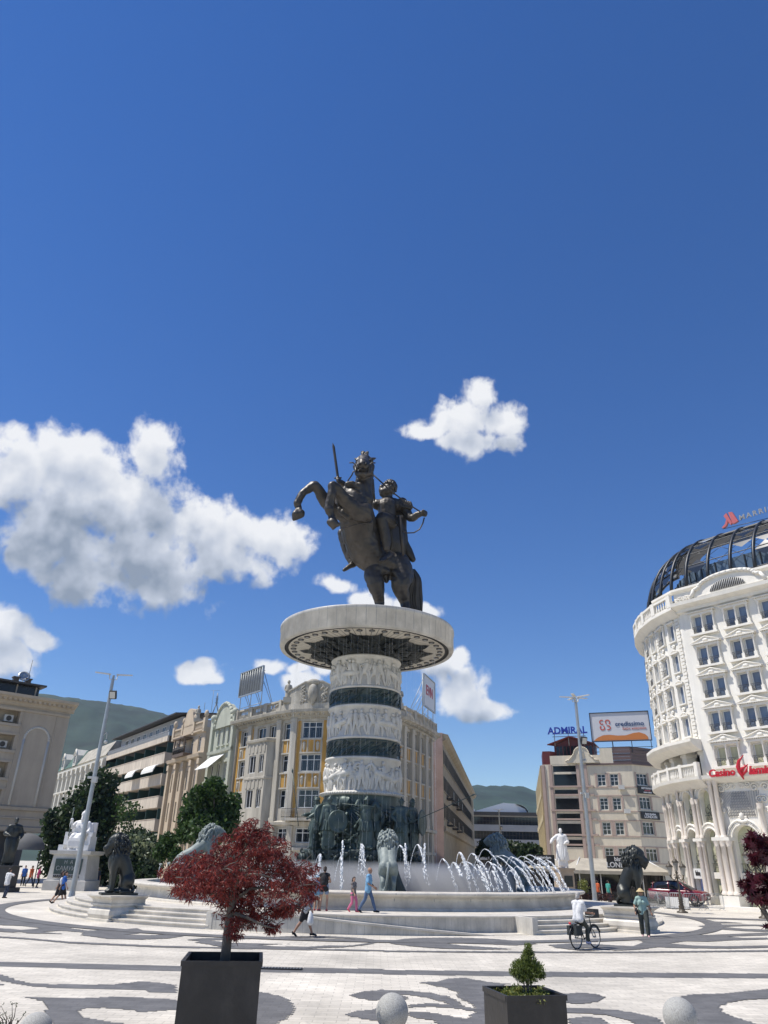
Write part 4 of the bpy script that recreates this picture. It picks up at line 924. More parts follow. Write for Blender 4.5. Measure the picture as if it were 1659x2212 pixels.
# ------------------------------------------------------------------ standing fountain lions
def make_flion(m):
    root = thing('fountain_lion', 'pale bronze lion seen from behind standing on the pool rim in front of the column', 'lion statue'); b = MB()
    Cc = lambda q, n=12: b.chain(q, n, 3)
    for e in (-1, 1):
        Cc([(0,e*.16,1.45,.36),(.5,e*.15,1.72,.36),(1.0,e*.17,2.05,.42),(1.4,e*.17,2.35,.46)])
        Cc([(-.1,e*.24,1.35,.36),(.05,e*.32,1.0,.30),(.0,e*.33,.75,.2),(-.3,e*.33,.48,.14),(-.2,e*.33,.15,.12)]); Cc([(-.22,e*.33,.1,.13),(.05,e*.33,.08,.12),(.14,e*.33,.06,.08)])
        Cc([(1.35,e*.3,2.2,.34),(1.55,e*.36,1.75,.22),(1.6,e*.36,1.3,.16),(1.62,e*.36,.95,.15)]); Cc([(1.6,e*.36,.92,.15),(1.86,e*.36,.9,.12)])
    Cc([(-.35,0,1.5,.1),(-.6,.05,1.1,.085),(-.65,.1,.6,.08),(-.5,.18,.2,.08),(-.42,.25,.05,.1)])
    organic('body', b, m, root, .045, 5)
    b = MB(); Cc([(1.5,0,2.95,.34),(1.85,0,3.05,.33),(2.15,0,2.96,.24),(2.33,0,2.9,.17)]); Cc([(1.9,0,2.8,.22),(2.2,0,2.72,.14)])
    for e in (-1, 1): b.ball((1.55, e*.36, 3.28), .12)
    organic('head', b, m, root, .035, 3)
    b = MB(); rnd = random.Random(8); bl = (((1.45,0,2.75),.56),((1.3,0,2.5),.55),((1.65,0,2.95),.48),((1.55,0,2.35),.5))
    for c, r in bl: b.ball(c, r*.95, 18, 12)
    for j in range(300):
        c, r = rnd.choice(bl); a, t = rnd.uniform(0, 6.283), math.acos(rnd.uniform(-.9, 1)); d = Vector((math.sin(t)*math.cos(a), math.sin(t)*math.sin(a), math.cos(t))); p = Vector(c) + d*r
        if p.x > 1.85 and abs(p.y) < .36: continue
        fl = Vector((-.4, d.y*.3, -1)); fl = fl - d*fl.dot(d)*.8; ln = rnd.uniform(.16, .34); w = rnd.uniform(.05, .085)
        b.chain([(*p, w*.7), (*(p + fl*ln*.4 + d*.06), w*1.1), (*(p + fl*ln*.75 + d*.05), w*.9), (*(p + fl*ln), w*.3)], 6, 1)
    b.build('mane', m, root)
    b = MB(); Cc([(.75,0,.9,.42),(.85,0,.3,.5),(.9,0,-.1,.55)]); Cc([(1.5,0,.5,.45),(1.6,0,-.1,.5)]); Cc([(1.2,.1,.8,.3),(1.2,-.1,1.2,.26)])
    organic('rock', b, m, root, .05, 2)
    b = MB()
    for j in range(12): y = -.62 + .06*j; b.chain([(.2 + .08*math.sin(j), -.34 - .01*j, 1.4, .09), (.1, -.42 - .02*j, .8, .10), (.05 + .05*math.cos(j*2), -.5 - .035*j, .25, .10), (.0, -.55 - .045*j, -.05, .1)], 8, 2)
    b.build('drapery', mat('shadowed_drapery_bronze', (0.05, 0.06, 0.055), 0.5, 0.3, 2, metal=.2), root)  # darker bronze colours in the shadow on the lion's right side
    return root
fl = make_flion(BRONZEL); q = AT(838, 1922, 38.4)
fl.location = (q.x, 38.3, PZ + .72); fl.rotation_euler = (0, 0, R(92)); fl.scale = (.80,) * 3
f2 = dup(fl, None, (-11.3, 46.6, PZ + .70), R(14), 'pale bronze lion in profile left of the pool behind the red maple', None, .92)
f3 = dup(fl, None, (9.0, 49.5, PZ + .6), R(150), 'dark wet bronze lion behind the tall jets at the right of the pool', None, .95)
for o in (fl, f2, f3): o['group'] = 'bronze lions around the pool'
# ------------------------------------------------------------------ soldiers round the column
ZL = ZB[0]
def soldier(label, zx, Y, pose, head, **kw):
    q = AT((880 + zx / 2.592) / 1.507, 1836, Y); r, d = person(label, (q.x, q.y, ZL), head, pose, dict(), 1.62, 'bronze soldiers around the column base', .022, name='soldier_statue', cat='statue', allmat=BRONZEG, **kw)
    b = MB(); k = d['pe']; 
    b.lathe([(.20, .30), (.22, .12), (.20, .0), (.235, -.12), (.27, -.30), (.25, -.31)], 14, z0=k.z); 
    for i in range(14): a = 2*math.pi*i/14; b.chain([(.2*math.cos(a), .2*math.sin(a), k.z - .02, .035), (.265*math.cos(a), .265*math.sin(a), k.z - .3, .04)], 6, 1)
    b.build('tunic', BRONZEG, r)
    b = MB(); h = d['hd']; b.ball(h + Vector((-.01, 0, .06)), (.115, .098, .10)); b.chain([(*(h + Vector((-.1, 0, -.02))), .04), (*(h + Vector((-.13, 0, -.1))), .03)], 8, 1); b.lathe([(.13, 0), (.135, .012), (.1, .03)], 14, c=(h.x - .01, h.y), z0=h.z + .045)
    b.chain([(*(h + Vector((.09, 0, .12))), .02), (*(h + Vector((0, 0, .185))), .03), (*(h + Vector((-.12, 0, .1))), .02)], 8, 2); b.build('helmet', BRONZEG, r)
    return r, d
def shield(r, c, nrm, rad):
    b = MB(); b.lathe([(0, .09), (rad*.5, .075), (rad*.82, .03), (rad*.86, .045), (rad, .02), (rad, 0), (rad*.85, -.01), (.0, .05)], 32)
    o = b.build('shield', BRONZEG, r); o.location = c; o.rotation_euler = Vector(nrm).to_track_quat('Z', 'Y').to_euler(); return o
def spear(r, p0, p1):
    b = MB(); p0, p1 = Vector(p0), Vector(p1); b.tube([p0, p1], .016, 6); d = (p1 - p0).normalized(); b.tube([p1, p1 + d*.06, p1 + d*.22], [.016, .035, .002], 6); return b.build('spear', BRONZEG, r)
s1, d1 = soldier('bronze soldier at far left of the column base leaning a long spear away', 372, 47.3, dict(lf=(.12, .1, .07), rf=(-.14, -.1, .07), lh=(.32, .36, 1.05), rh=(.42, -.12, 1.15)), R(196))
spear(s1, (.62, -.2, .75), (.95, -.45, 2.65)); shield(s1, (-.2, .32, 1.15), (-.3, 1, .1), .4)
s2, d2 = soldier('bronze soldier with a big round shield standing left of the sun rays', 482, 46.8, dict(lh=(.22, .3, .95), rh=(.1, -.32, .85), lf=(.06, .12, .07)), R(-80))
shield(s2, (.30, .30, .92), (1, .25, .05), .40); b = MB(); b.tube([(.3, .2, .75), (.45, .75, .45)], [.03, .02], 6); b.build('sword', BRONZEG, s2)
s3, d3 = soldier('bronze soldier thrusting a spear sideways in front of the drum', 800, 46.6, dict(lf=(.18, .12, .07), rf=(-.2, -.12, .07), lh=(.2, .42, 1.42), rh=(.05, -.42, 1.5), eb=(-.4, 0, .7)), R(-70))
spear(s3, (.15, -1.0, 1.5), (.25, 1.55, 1.40))
s4, d4 = soldier('bronze soldier with one hand on his hip holding a very long raised spear', 1105, 46.9, dict(lf=(.1, .2, .07), rf=(-.05, -.22, .07), lh=(.3, .2, .98), rh=(.12, -.2, 1.0), eb=(-.2, -1, 0)), R(-100))
spear(s4, (.35, -.55, .55), (.55, 2.65, 1.85))
s5, d5 = soldier('bronze soldier in a crested helmet behind a round shield at the right end', 1195, 47.6, dict(lh=(.25, .25, 1.0), rh=(.15, -.3, 1.0)), R(-40))
shield(s5, (.33, .2, .98), (1, .3, 0), .46)
s6, d6 = soldier('bronze soldier in a pointed helmet looking out behind the spear thrower', 872, 47.2, dict(lh=(.2, .3, .95), rh=(.2, -.3, .9)), R(-90))
# ------------------------------------------------------------------ marble statues on plinths
pb = (AT(142, 1925, 67.2)); sp = thing('statue_plinth', 'pale stone plinth with dark green inscription panels under the seated marble ruler', 'plinth', (pb.x, 68.2, 0), R(-3))
b = MB()
for (x0, z0), (x1, z1) in zip(((1.95, 0), (1.95, .8), (1.75, .84), (1.6, 2.9), (1.9, 2.96)), ((1.95, .8), (1.75, .84), (1.6, 2.9), (1.9, 2.96), (1.95, 3.25))):
    A = [(-x0, -x0*.85, z0), (x0, -x0*.85, z0), (x0, x0*.85, z0), (-x0, x0*.85, z0)]; B = [(-x1, -x1*.85, z1), (x1, -x1*.85, z1), (x1, x1*.85, z1), (-x1, x1*.85, z1)]
    for i in range(4): j = (i + 1) % 4; b.quad(A[i], A[j], B[j], B[i])
b.quad((-1.95, -1.65, 3.25), (1.95, -1.65, 3.25), (1.95, 1.65, 3.25), (-1.95, 1.65, 3.25)); b.build('block', MARBLEG, sp)
PANEL = mat('green_inscription_stone', (0.05, 0.075, 0.07), 0.35, 0.3, 2)
b = MB(); b.box((0, -1.44, 1.95), (2.5, .1, 1.25)); b.build('panel', PANEL, sp)
b = MB(); b.box((-1.7, 0, 1.95), (.1, 2.0, 1.25)); b.build('panel', PANEL, sp)
SILV = mat('pale_letters', (0.35, 0.36, 0.35), 0.5)
for bd, sz, zz, dx in (('Н  А', .42, 2.3, 0), ('САМУИЛ', .5, 1.78, 0)): text('inscription', bd, sz, (pb.x + dx, 68.2 - 1.50, zz), (1, 0), SILV, sp, .02)
text('inscription', 'МАКЕДОНИЈА', .34, (pb.x, 68.2 - 1.53, 1.12), (1, 0), DFRAME, sp, .03)
ru = thing('seated_ruler_statue', 'white marble seated ruler with a beard, cap and staff on a throne', 'statue', (pb.x, 68.1, 3.25), R(-92))
K = 1.72; b = MB(); Cc = lambda q, n=12: b.chain([tuple(v * K for v in p) for p in q], n, 3)
for y in (-.12, .12): Cc([(-.05,y*.9,.72,.2),(.0,y*1.0,.95,.19),(.0,y*1.2,1.2,.2),(-.02,y*1.1,1.34,.14)])
Cc([(-.02,-.3,1.36,.11),(-.02,0,1.4,.12),(-.02,.3,1.36,.11)]); Cc([(0,0,1.42,.09),(.02,0,1.55,.09)]); b.ball((.03*K,0,1.68*K), (.125*K,.11*K,.16*K)); Cc([(.1,0,1.6,.09),(.13,0,1.5,.08),(.12,0,1.42,.05)]); Cc([(.13,0,1.72,.02),(.165,0,1.655,.028)])
for e in (-1, 1): Cc([(.12,e*.03,1.71,.02),(.11,e*.075,1.71,.02)])
Cc([(0,.34,1.34,.11),(.0,.43,1.1,.11),(.15,.42,.9,.10),(.35,.28,.85,.08)]); Cc([(0,-.34,1.34,.11),(.1,-.5,1.12,.10),(.22,-.52,1.25,.08),(.26,-.5,1.42,.07)]); b.ball((.27*K,-.5*K,1.5*K), .085*K)
for e in (-1, 1): Cc([(.0,e*.14,.68,.17),(.3,e*.17,.72,.16),(.48,e*.19,.68,.14),(.5,e*.19,.4,.14),(.46,e*.2,.12,.13)]); Cc([(.48,e*.2,.06,.07),(.66,e*.22,.04,.055)])
for i in range(15): y = -.3 + .6*i/14; Cc([(.36,y*.8,.82,.03),(.6,y,.6,.035),(.6,y*1.1,.2,.04)])
for i in range(8): y = -.3 + .6*i/7; Cc([(.12,y*.7,1.36,.025),(.19,y*.8,1.1,.03),(.15,y*.9,.85,.03)])
Cc([(-.1,.5,1.3,.06),(-.1,.55,.8,.1),(.0,.56,.3,.12)]); Cc([(.35,0,.6,.2),(.35,0,.2,.22)])
organic('body', b, STATUEW, ru, .034, 2); sp.scale = (.92,) * 3; ru.location.z = 2.99; ru.scale = (.95,) * 3
b = MB(); b.lathe([(.135*K, 1.73*K), (.14*K, 1.78*K), (.12*K, 1.87*K), (.06*K, 1.93*K), (.02*K, 1.96*K)], 16, c=(.02*K, 0)); b.ball((.02*K, 0, 1.98*K), .03*K); b.build('cap', STATUEW, ru)
b = MB(); b.tube([(.30*K, -.52*K, 0), (.29*K, -.51*K, 1.95*K)], .028*K, 6); b.ball((.29*K, -.51*K, 2.0*K), (.06*K, .06*K, .1*K)); b.build('staff', BRONZEG, ru)
b = MB()
for e in (-1, 1): b.box((-.1*K, e*.6*K, .35*K), (.85*K, .2*K, .7*K)); b.box((.0, e*.62*K, .8*K), (.5*K, .22*K, .2*K)); b.box((.5*K, e*.66*K, .14*K), (.3*K, .26*K, .28*K))
b.box((-.4*K, 0, .7*K), (.16*K, 1.3*K, 1.4*K)); b.box((-.05*K, 0, .25*K), (.8*K, 1.05*K, .5*K)); b.box((.1*K, 0, .03), (1.25*K, 1.45*K, .08*K)); b.build('throne', STATUEW, ru)
# standing marble man at the right
q = AT(1217, 1875, 66.0); zt = q.z
pp = thing('statue_plinth', 'tan stone plinth with a dark plaque under the standing marble man', 'plinth', (q.x, 66, 0), R(10))
b = MB()
for c, d in (((0, 0, .15), (1.7, 1.7, .3)), ((0, 0, zt/2 + .1), (1.25, 1.25, zt - .4)), ((0, 0, zt - .08), (1.45, 1.45, .16))): b.box(c, d)
b.build('block', mat('tan_plinth_stone', (0.38, 0.3, 0.22), .6, .12, 1.5), pp); b = MB(); b.box((.1, -.64, zt*.62), (.7, .06, .8)); b.build('plaque', BRONZEK, pp)
sm, dd = person('white marble statue of a standing man in a long coat, right arm out', (q.x, 66, zt), R(-100), dict(lf=(.05, .12, .07), rf=(-.03, -.12, .07), rh=(.22, -.5, 1.12), lh=(.25, .18, 1.1)), dict(), 1.72, None, .02, name='standing_statue', cat='statue', allmat=STATUEW)
b = MB()
for i in range(18): a = R(-60) + R(300)*i/17 + math.pi*0; x, y = -.02 + .17*math.cos(a + R(30)), .2*math.sin(a + R(30)); b.chain([(x*.8, y*.9, 1.38, .05), (x*.95, y*.95, 1.0, .055), (x*1.25, y*1.2, .6, .06), (x*1.35, y*1.3, .36, .055)], 8, 2)
b.build('coat', STATUEW, sm)
# ------------------------------------------------------------------ central cream building with ochre panels
CREAM = mat('cream_render', (0.47, 0.435, 0.365), 0.8, 0.2, 0.5, bump=0.1, bscale=6, detail=8, stretch=(1, 1, .25))
dirty(CREAM, .9, .72, 1.06, (1.4, 1.4, .22)); OCHRE = mat('ochre_render', (0.46, 0.26, 0.06), 0.8, 0.12, 0.8)
STONEG = mat('weathered_stone', (0.36, 0.335, 0.28), 0.85, 0.3, 0.8, bump=0.2, bscale=5, detail=8)
REDTILE = mat('red_roof_tiles', (0.16, 0.03, 0.025), 0.7, 0.25, 2)
SHOP = mat('shopfront_dark', (0.012, 0.012, 0.014), 0.25, 0.3, .5)
def bld(name, label, cat, p): return thing(name, label, cat, (p[0], p[1], 0))
def closed_back(mb, f, z1, depth, z0=0.0):
    """side and rear walls and a flat roof behind a facade line"""
    a, b = f.p[0], f.p[-1]; na, nb = -f.m[0].normalized() * depth, -f.m[-1].normalized() * depth
    q = [a, b, b + nb, a + na]
    for (u, v) in ((q[1], q[2]), (q[2], q[3]), (q[3], q[0])): mb.quad((u.x, u.y, z0), (v.x, v.y, z0), (v.x, v.y, z1), (u.x, u.y, z1))
    P = [(p.x, p.y, z1) for p in f.p] + [(q[2].x, q[2].y, z1), (q[3].x, q[3].y, z1)]; mb.add(P, [tuple(range(len(P)))])
cf = Fac([(-17.0, 88.9), (-10.9, 82.0), (-9.3, 80.8), (-7.6, 80.1), (-5.4, 79.6), (-3, 79.6), (-.6, 80.4), (1.2, 81.7), (2.5, 83.3), (4.0, 86.5), (5.5, 90.2), (7.0, 94.6)])
LW = cf.L[1]; LT = cf.L[-1]
cb = bld('corner_building', 'cream corner building with ochre panels, tall pilasters and rooftop statues behind the column', 'building', (-5, 84))
holes = []
rows = ((13.0 + 1.6, 1.8), (11.2, 1.8), (7.6, 1.85), (4.3, 1.4))
cols = [(1.0, 2.0, 'three'), (4.4, 1.7, 'two'), (6.9, 1.2, 'two'), (LW + .5, 1.4, 'cross'), (LW + 3.0, 2.3, 'three'), (LW + 6.6, 1.3, 'cross'), (LW + 8.6, 2.3, 'three'), (LW + 11.6, 1.4, 'cross'), (LW + 13.7, 2.0, 'three'), (LW + 16.6, 1.4, 'cross'), (LW + 19.0, 1.4, 'cross'), (LW + 21.2, 1.6, 'cross'), (LW + 24.2, 1.4, 'cross'), (LW + 26.0, 1.4, 'cross')]
for (z, h) in rows:
    for (s, w, st_) in cols:
        if s + w < LT - .3: holes.append((s, s + w, z, z + h, st_, z))
b = MB(); cf.wall(b, 0, LT, 0, 16.9, [h for h in holes], .35); closed_back(b, cf, 17.4, 14)
b.build('wall', CREAM, cb, True)
for h in holes: window(cb, cf, h[0] + .03, h[2] + .03, h[1] - h[0] - .06, h[3] - h[2] - .06, h[4], WFRAME, GLASS, -.25)
b = MB()
for z, h in ((13.2, 1.25), (9.65, 1.35)):            # ochre spandrels and side strips, set a little proud
    for (s, w, st_) in cols:
        if 3.5 < s < 8.5 or s + w > LT - .3: continue
        cf.box(b, s + .04, s + w - .04, z, z + h, 0, .03)
for s, w in ((LW + 2.35, .5), (LW + 5.45, .5), (.35, .45), (3.15, .4), (LW + 8.0, .45), (LW + 11.05, .4)): cf.box(b, s, s + w, 6.6, 16.5, 0, .045)
b.build('ochre_panel', OCHRE, cb, True)
b = MB()
for z, h in ((13.2, 1.25), (9.65, 1.35)):
    for (s, w, st_) in cols:
        if 3.5 < s < 8.5 or s + w > LT - .3: continue
        n = 2 if w < 1.8 else 3
        for i in range(n + 1):
            c = s + w * i / n; cf.box(b, max(s, c - .07), min(s + w, c + .07), z, z + h, .03, .09)
        cf.box(b, s - .1, s + w + .1, z + h, z + h + .16, 0, .16); cf.box(b, s - .1, s + w + .1, z - .16, z, 0, .12)
        if n == 3:
            for c in (s + w/6, s + w*5/6): b2 = cf.P(c, z + h*.5, .08); b.ball(b2, (.16, .09, .5), 8, 8); b.ball(b2 + Vector((0, 0, .25)), (.2, .1, .16), 8, 6)
PIL = [(-.0, .35), (2.7, .7), (9.0 - .3, .7), (LW + 1.65, .75), (LW + 5.95, .75), (LW + 7.4 + .55, .5), (LW + 11.0 + .35, .4), (LW + 13.1, .6), (LW + 15.8, .7), (LW + 18.1, .7), (LW + 20.5, .6), (LW + 22.9, 1.2), (LW + 25.6, .35)]
for s, w in PIL:
    if s + w < LT: cf.box(b, s, s + w, 6.4, 16.7, 0, .28); cf.box(b, s - .06, s + w + .06, 16.4, 16.75, 0, .34); cf.box(b, s - .08, s + w + .08, 6.2, 6.7, 0, .38)
for i in range(len(cols)):                              # mid-level pilaster lines on the ground floors
    s = cols[i][0] - .75
    if s > 0 and s < LT - 1: cf.box(b, s, s + .5, 0, 5.9, 0, .3)
cf.mould(b, 0, LT, [(0, 5.9), (.35, 6.0), (.4, 6.25), (.25, 6.35), (0, 6.4)]); cf.mould(b, 0, LT, [(0, 3.5), (.25, 3.6), (.25, 3.85), (0, 3.95)])
b.build('pilaster', CREAM, cb, True)
b = MB()                                               # bay window on the left wing
bay = Fac([cf.P(3.7, 0, 0).xy, cf.P(4.1, 0, .95).xy, cf.P(8.0, 0, .95).xy, cf.P(8.5, 0, 0).xy]); bh = []
for z, h in ((11.3, 1.9), (7.7, 1.9)): bh += [(bay.L[1] + .5, bay.L[1] + 1.9, z, z + h), (bay.L[1] + 2.6, bay.L[1] + 3.5, z, z + h)]
bay.wall(b, 0, bay.L[-1], 4.6, 14.8, bh, .25); P = [bay.P(s, 14.8, 0) for s in bay.L]; b.add(P, [tuple(range(4))]); P = [bay.P(s, 4.6, 0) for s in bay.L]; b.add(P, [(3, 2, 1, 0)])
bay.mould(b, 0, bay.L[-1], [(0, 14.5), (.2, 14.6), (.25, 14.85), (0, 14.95)]); bay.mould(b, 0, bay.L[-1], [(0, 10.6), (.1, 10.65), (.1, 10.85), (0, 10.9)])
for z in (13.45, 9.75):
    for i in range(5): bay.box(b, bay.L[1] + .35 + i*.75, bay.L[1] + .65 + i*.75, z, z + .95, 0, .06)
b.build('bay', CREAM, cb, True)
for h in bh: window(cb, bay, h[0] + .03, h[2] + .03, h[1] - h[0] - .06, h[3] - h[2] - .06, 'two', WFRAME, GLASS, -.18)
b = MB(); cf.mould(b, -.4, LT + .3, [(0, 16.7), (.25, 16.8), (.3, 17.0), (.75, 17.25), (.95, 17.3), (1.0, 17.55), (1.0, 17.62), (0, 17.75)])
n = int(LT / .55)
for i in range(n): s = LT * (i + .5) / n; cf.box(b, s - .09, s + .09, 17.0, 17.22, .3, .68)
b.build('cornice', STONEG, cb, True)
b = MB(); Lm = LW + 4.2                                  # parapet with balusters, scrolled gable with crest
for s0, s1 in ((0, LW + .2), (LW + 15.5, LT)):
    cf.box(b, s0, s1, 17.6, 17.85, .1, .5); cf.box(b, s0, s1, 18.7, 18.9, .1, .5)
    k = int((s1 - s0) / 2.6)
    for i in range(k + 1): c = s0 + (s1 - s0) * i / k; cf.box(b, max(s0, c - .35), min(s1, c + .35), 17.6, 18.95, .05, .55)
    for i in range(k): baluster_row(b, cf, s0 + (s1 - s0) * i / k + .4, s0 + (s1 - s0) * (i + 1) / k - .4, 17.85, 18.7, .3, .28, .17)
cf.box(b, LW + .2, LW + 15.5, 17.6, 18.3, .05, .5)
b.build('parapet', CREAM, cb, True)
b = MB(); fr = [(LW - .9, 18.3), (LW + .6, 18.9), (LW + 1.3, 19.8), (LW + 2.2, 20.1), (LW + 3.2, 20.6), (LW + 5.2, 20.6), (LW + 6.2, 20.1), (LW + 7.4, 19.8), (LW + 9.5, 20.6), (LW + 11.6, 20.4), (LW + 13, 19.6), (LW + 14.4, 18.8), (LW + 15.5, 18.3)]
for (s0, z0), (s1, z1) in zip(fr, fr[1:]):
    A = [cf.P(s0, 17.7, 0), cf.P(s1, 17.7, 0), cf.P(s1, 17.7, .4), cf.P(s0, 17.7, .4), cf.P(s0, z0, 0), cf.P(s1, z1, 0), cf.P(s1, z1, .4), cf.P(s0, z0, .4)]; b.hexa(A)
    A = [cf.P(s0, z0, -.05), cf.P(s1, z1, -.05), cf.P(s1, z1, .5), cf.P(s0, z0, .5), cf.P(s0, z0 + .15, -.05), cf.P(s1, z1 + .15, -.05), cf.P(s1, z1 + .15, .5), cf.P(s0, z0 + .15, .5)]; b.hexa(A)
rnd = random.Random(6)
for s0 in (LW + 4.2, LW + 10.5):
    c = cf.P(s0, 19.3, .45); b.chain([(*cf.P(s0, 18.3, .5), .25), (*cf.P(s0, 19.0, .55), .55), (*cf.P(s0, 19.9, .5), .5)], 10); b.ball(cf.P(s0, 20.6, .45), (.75, .35, .35)); b.ball(cf.P(s0, 19.5, .75), (.35, .3, .45))
    for e in (-1, 1):
        for k in range(12): z = 18.3 + k*.15; b.chain([(*cf.P(s0 + e*(.8 + rnd.uniform(0, .7)), z, .45), .12), (*cf.P(s0 + e*(.8 + rnd.uniform(0, .8)), z + .25, .5), .08)], 6, 1)
b.build('crested_gable', STONEG, cb, True)
def roof_figure(par, p, h):
    b = MB(); k = h / 2.6; x, y, z = p; q = lambda a, c, d, r: (x + a*k, y + c*k, z + d*k, r*k)
    b.box((x, y, z + .12*k), (.9*k, .9*k, .6*k)); b.chain([q(0,0,.3,.36), q(0,0,.9,.32), q(0,0,1.5,.3), q(0,0,1.75,.26)], 10); b.chain([q(0,0,1.75,.12), q(0,0,2.0,.1)], 8, 1); b.ball((x, y, z + 2.2*k), (.18*k, .18*k, .24*k))
    for e in (-1, 1): b.chain([q(.28*e,0,1.75,.11), q(.38*e,-.05,1.3,.1), q(.15*e,-.3,1.15,.08)], 8, 2)
    return b.build('roof_figure', STONEG, par, True)
for s, z in ((LW + .9, 18.7), (LW + 7.0, 19.0), (LW + 8.2, 19.0), (LW + 14.6, 18.6)): roof_figure(cb, cf.P(s, z, .3), 2.6)
b = MB()
for s in (LW - 2.2, LW + 17): p = cf.P(s, 17.6, -3); b.add([p + Vector(v) for v in ((-2, -1.5, 1), (2, -1.5, 1), (2, 1.5, 1), (-2, 1.5, 1), (-1, 0, 2.2), (1, 0, 2.2))], [(0, 1, 5, 4), (1, 2, 5), (2, 3, 4, 5), (3, 0, 4)])
b.build('dormer_roof', REDTILE, cb, True)
b = MB()                                               # small balcony over the entrance
cf.box(b, LW + 1.9, LW + 6.0, 6.35, 6.6, 0, 1.2)
b.build('balcony', CREAM, cb, True)
b = MB()
for i in range(34): s = LW + 1.95 + i*4/33; b.tube([cf.P(s, 6.6, 1.12), cf.P(s, 7.5, 1.12)], .025, 4)
for z in (6.7, 7.5): b.tube([cf.P(LW + 1.95, z, 1.12), cf.P(LW + 5.95, z, 1.12)], .035, 4)
b.build('balcony_railing', IRON, cb, True)
b = MB(); 
for i in range(9): s = 1 + i * (LT - 2) / 9; cf.box(b, s, s + 2.2, .3, 3.3, -.3, .03)
b.build('shopfront', SHOP, cb, True)
# billboards on its roof
def billboard(name, label, p0, p1, z0, z1, front, legs, depth=.4, frame=STEEL, back=None):
    p0, p1 = Vector((*p0, 0)), Vector((*p1, 0)); c = (p0 + p1) / 2; r = thing(name, label, 'billboard', (c.x, c.y, z0)); d = (p1 - p0).normalized(); nrm = Vector((d.y, -d.x, 0))
    L = (p1 - p0).length; H = z1 - z0; M = Matrix((d, Vector((0, 0, 1)), nrm)).transposed().to_4x4()
    b = MB(); b.prism([(-L/2 + .12, .12), (L/2 - .12, .12), (L/2 - .12, H - .12), (-L/2 + .12, H - .12)], .1, M); b.build('face', front, r)
    b = MB()
    for x0, x1, y0, y1 in ((-L/2, L/2, 0, .12), (-L/2, L/2, H - .12, H), (-L/2, -L/2 + .12, .12, H - .12), (L/2 - .12, L/2, .12, H - .12)): b.prism([(x0, y0), (x1, y0), (x1, y1), (x0, y1)], .2, M)
    b.build('frame', frame, r)
    b = MB(); k = max(2, int(L / 2.2))
    for i in range(k + 1):
        x = -L/2 + .2 + (L - .4) * i / k; q = lambda y, o: M @ Vector((x, y, o))
        b.tube([q(-legs, -.1), q(H, -.1)], .05, 5); b.tube([q(-legs, -2.2), q(H*.75, -.15)], .04, 5); b.tube([q(H*.4, -.15), q(-legs, -2.2)], .035, 5)
    for y, o in ((-legs*.5, -.1), (H*.3, -.12), (H*.8, -.12), (-legs*.7, -1.8)): b.tube([M @ Vector((-L/2, y, o)), M @ Vector((L/2, y, o))], .04, 5)
    b.build('supports', frame, r); return r, c, d, nrm
LAT = mat('blank_hoarding', (0.10, 0.11, 0.12), .6, .2, 1)
bl, c, d, nn_ = billboard('billboard', 'blank slatted billboard on steel struts at the left corner of the cream roof', (-17.0, 87.3), (-13.6, 83.0), 20.2, 23.2, LAT, 2.6)
b = MB()
for i in range(10): x = -2.5 + 5*i/9; q = lambda z: Vector((d.x*x, d.y*x, z)) + nn_*.15; b.tube([q(.1), q(2.9)], .03, 4)
b.build('slat', STEEL, bl)
WHITEP = mat('white_panel', (0.62, 0.63, 0.64), .5)
REDL = mat('red_letters', (0.45, 0.03, 0.04), .4)
bl, c, d, nn_ = billboard('billboard', 'white billboard with red letters at the right corner of the cream roof', (5.2, 86.2), (6.9, 91.2), 19.6, 23.5, WHITEP, 1.6)
text('letters', 'EVN', 1.7, (c.x + nn_.x*.13, c.y + nn_.y*.13, 21.7), (d.x, d.y), REDL, bl, .02, .02)
# ------------------------------------------------------------------ street row on the left
rf = Fac([(-17.3 - .569*92, 88.6 + .823*92), (-17.3, 88.6)]); RL = rf.L[-1]
def rs(t): return RL - t                               # t: metres along the street from the cream corner
GREENR = mat('pale_green_render', (0.44, 0.455, 0.37), .8, .1, .6, bump=.1)
dirty(GREENR, 1, .8, 1.05, (1.4, 1.4, .25)); PEACH = mat('peach_render', (0.50, 0.41, 0.30), .8, .12, .6, bump=.1)
def grid_holes(t0, t1, n, w, zs):
    o = []
    for i in range(n):
        c = t0 + (t1 - t0) * (i + .5) / n
        for z, h in zs: o.append((rs(c) - w/2, rs(c) + w/2, z, z + h))
    return o
gb = bld('green_house', 'narrow pale green house with a big arched gable and a white awning', 'building', (-21, 94)); H = [(rs(3.0) - 2.1 + i*1.5, rs(3.0) - 1.5 + i*1.5 + .1, 15.3, 17.4) for i in range(3)] + grid_holes(.6, 7, 3, 1.0, ((10.9, 2.2), (7.2, 2.2), (3.6, 2.2)))
b = MB(); rf.wall(b, rs(7.2), rs(.05), 0, 18.0, H, .3)
for e in (.05, 7.2): p, q = rf.P(rs(e), 0, 0), rf.P(rs(e), 0, -9); b.quad((p.x, p.y, 0), (q.x, q.y, 0), (q.x, q.y, 18), (p.x, p.y, 18))
P = [rf.P(rs(e), 18, o) for e, o in ((7.2, 0), (.05, 0), (.05, -9), (7.2, -9))]; b.add(P, [(0, 1, 2, 3)]); b.build('wall', GREENR, gb, True)
b = MB(); P = [(rs(3.3) + 2.6*math.cos(R(180 - a)), 17.4 + 2.9*math.sin(R(a))) for a in range(0, 181, 12)]
for o0, k in ((.25, 1.0),):
    front = [rf.P(s, z, .25) for s, z in P]; back = [rf.P(s, z, -.5) for s, z in P]; n = len(P); b.add(front + back, [tuple(range(n)), tuple(range(2*n - 1, n - 1, -1))] + [(i, i + n, i + 1 + n, i + 1) for i in range(n - 1)])
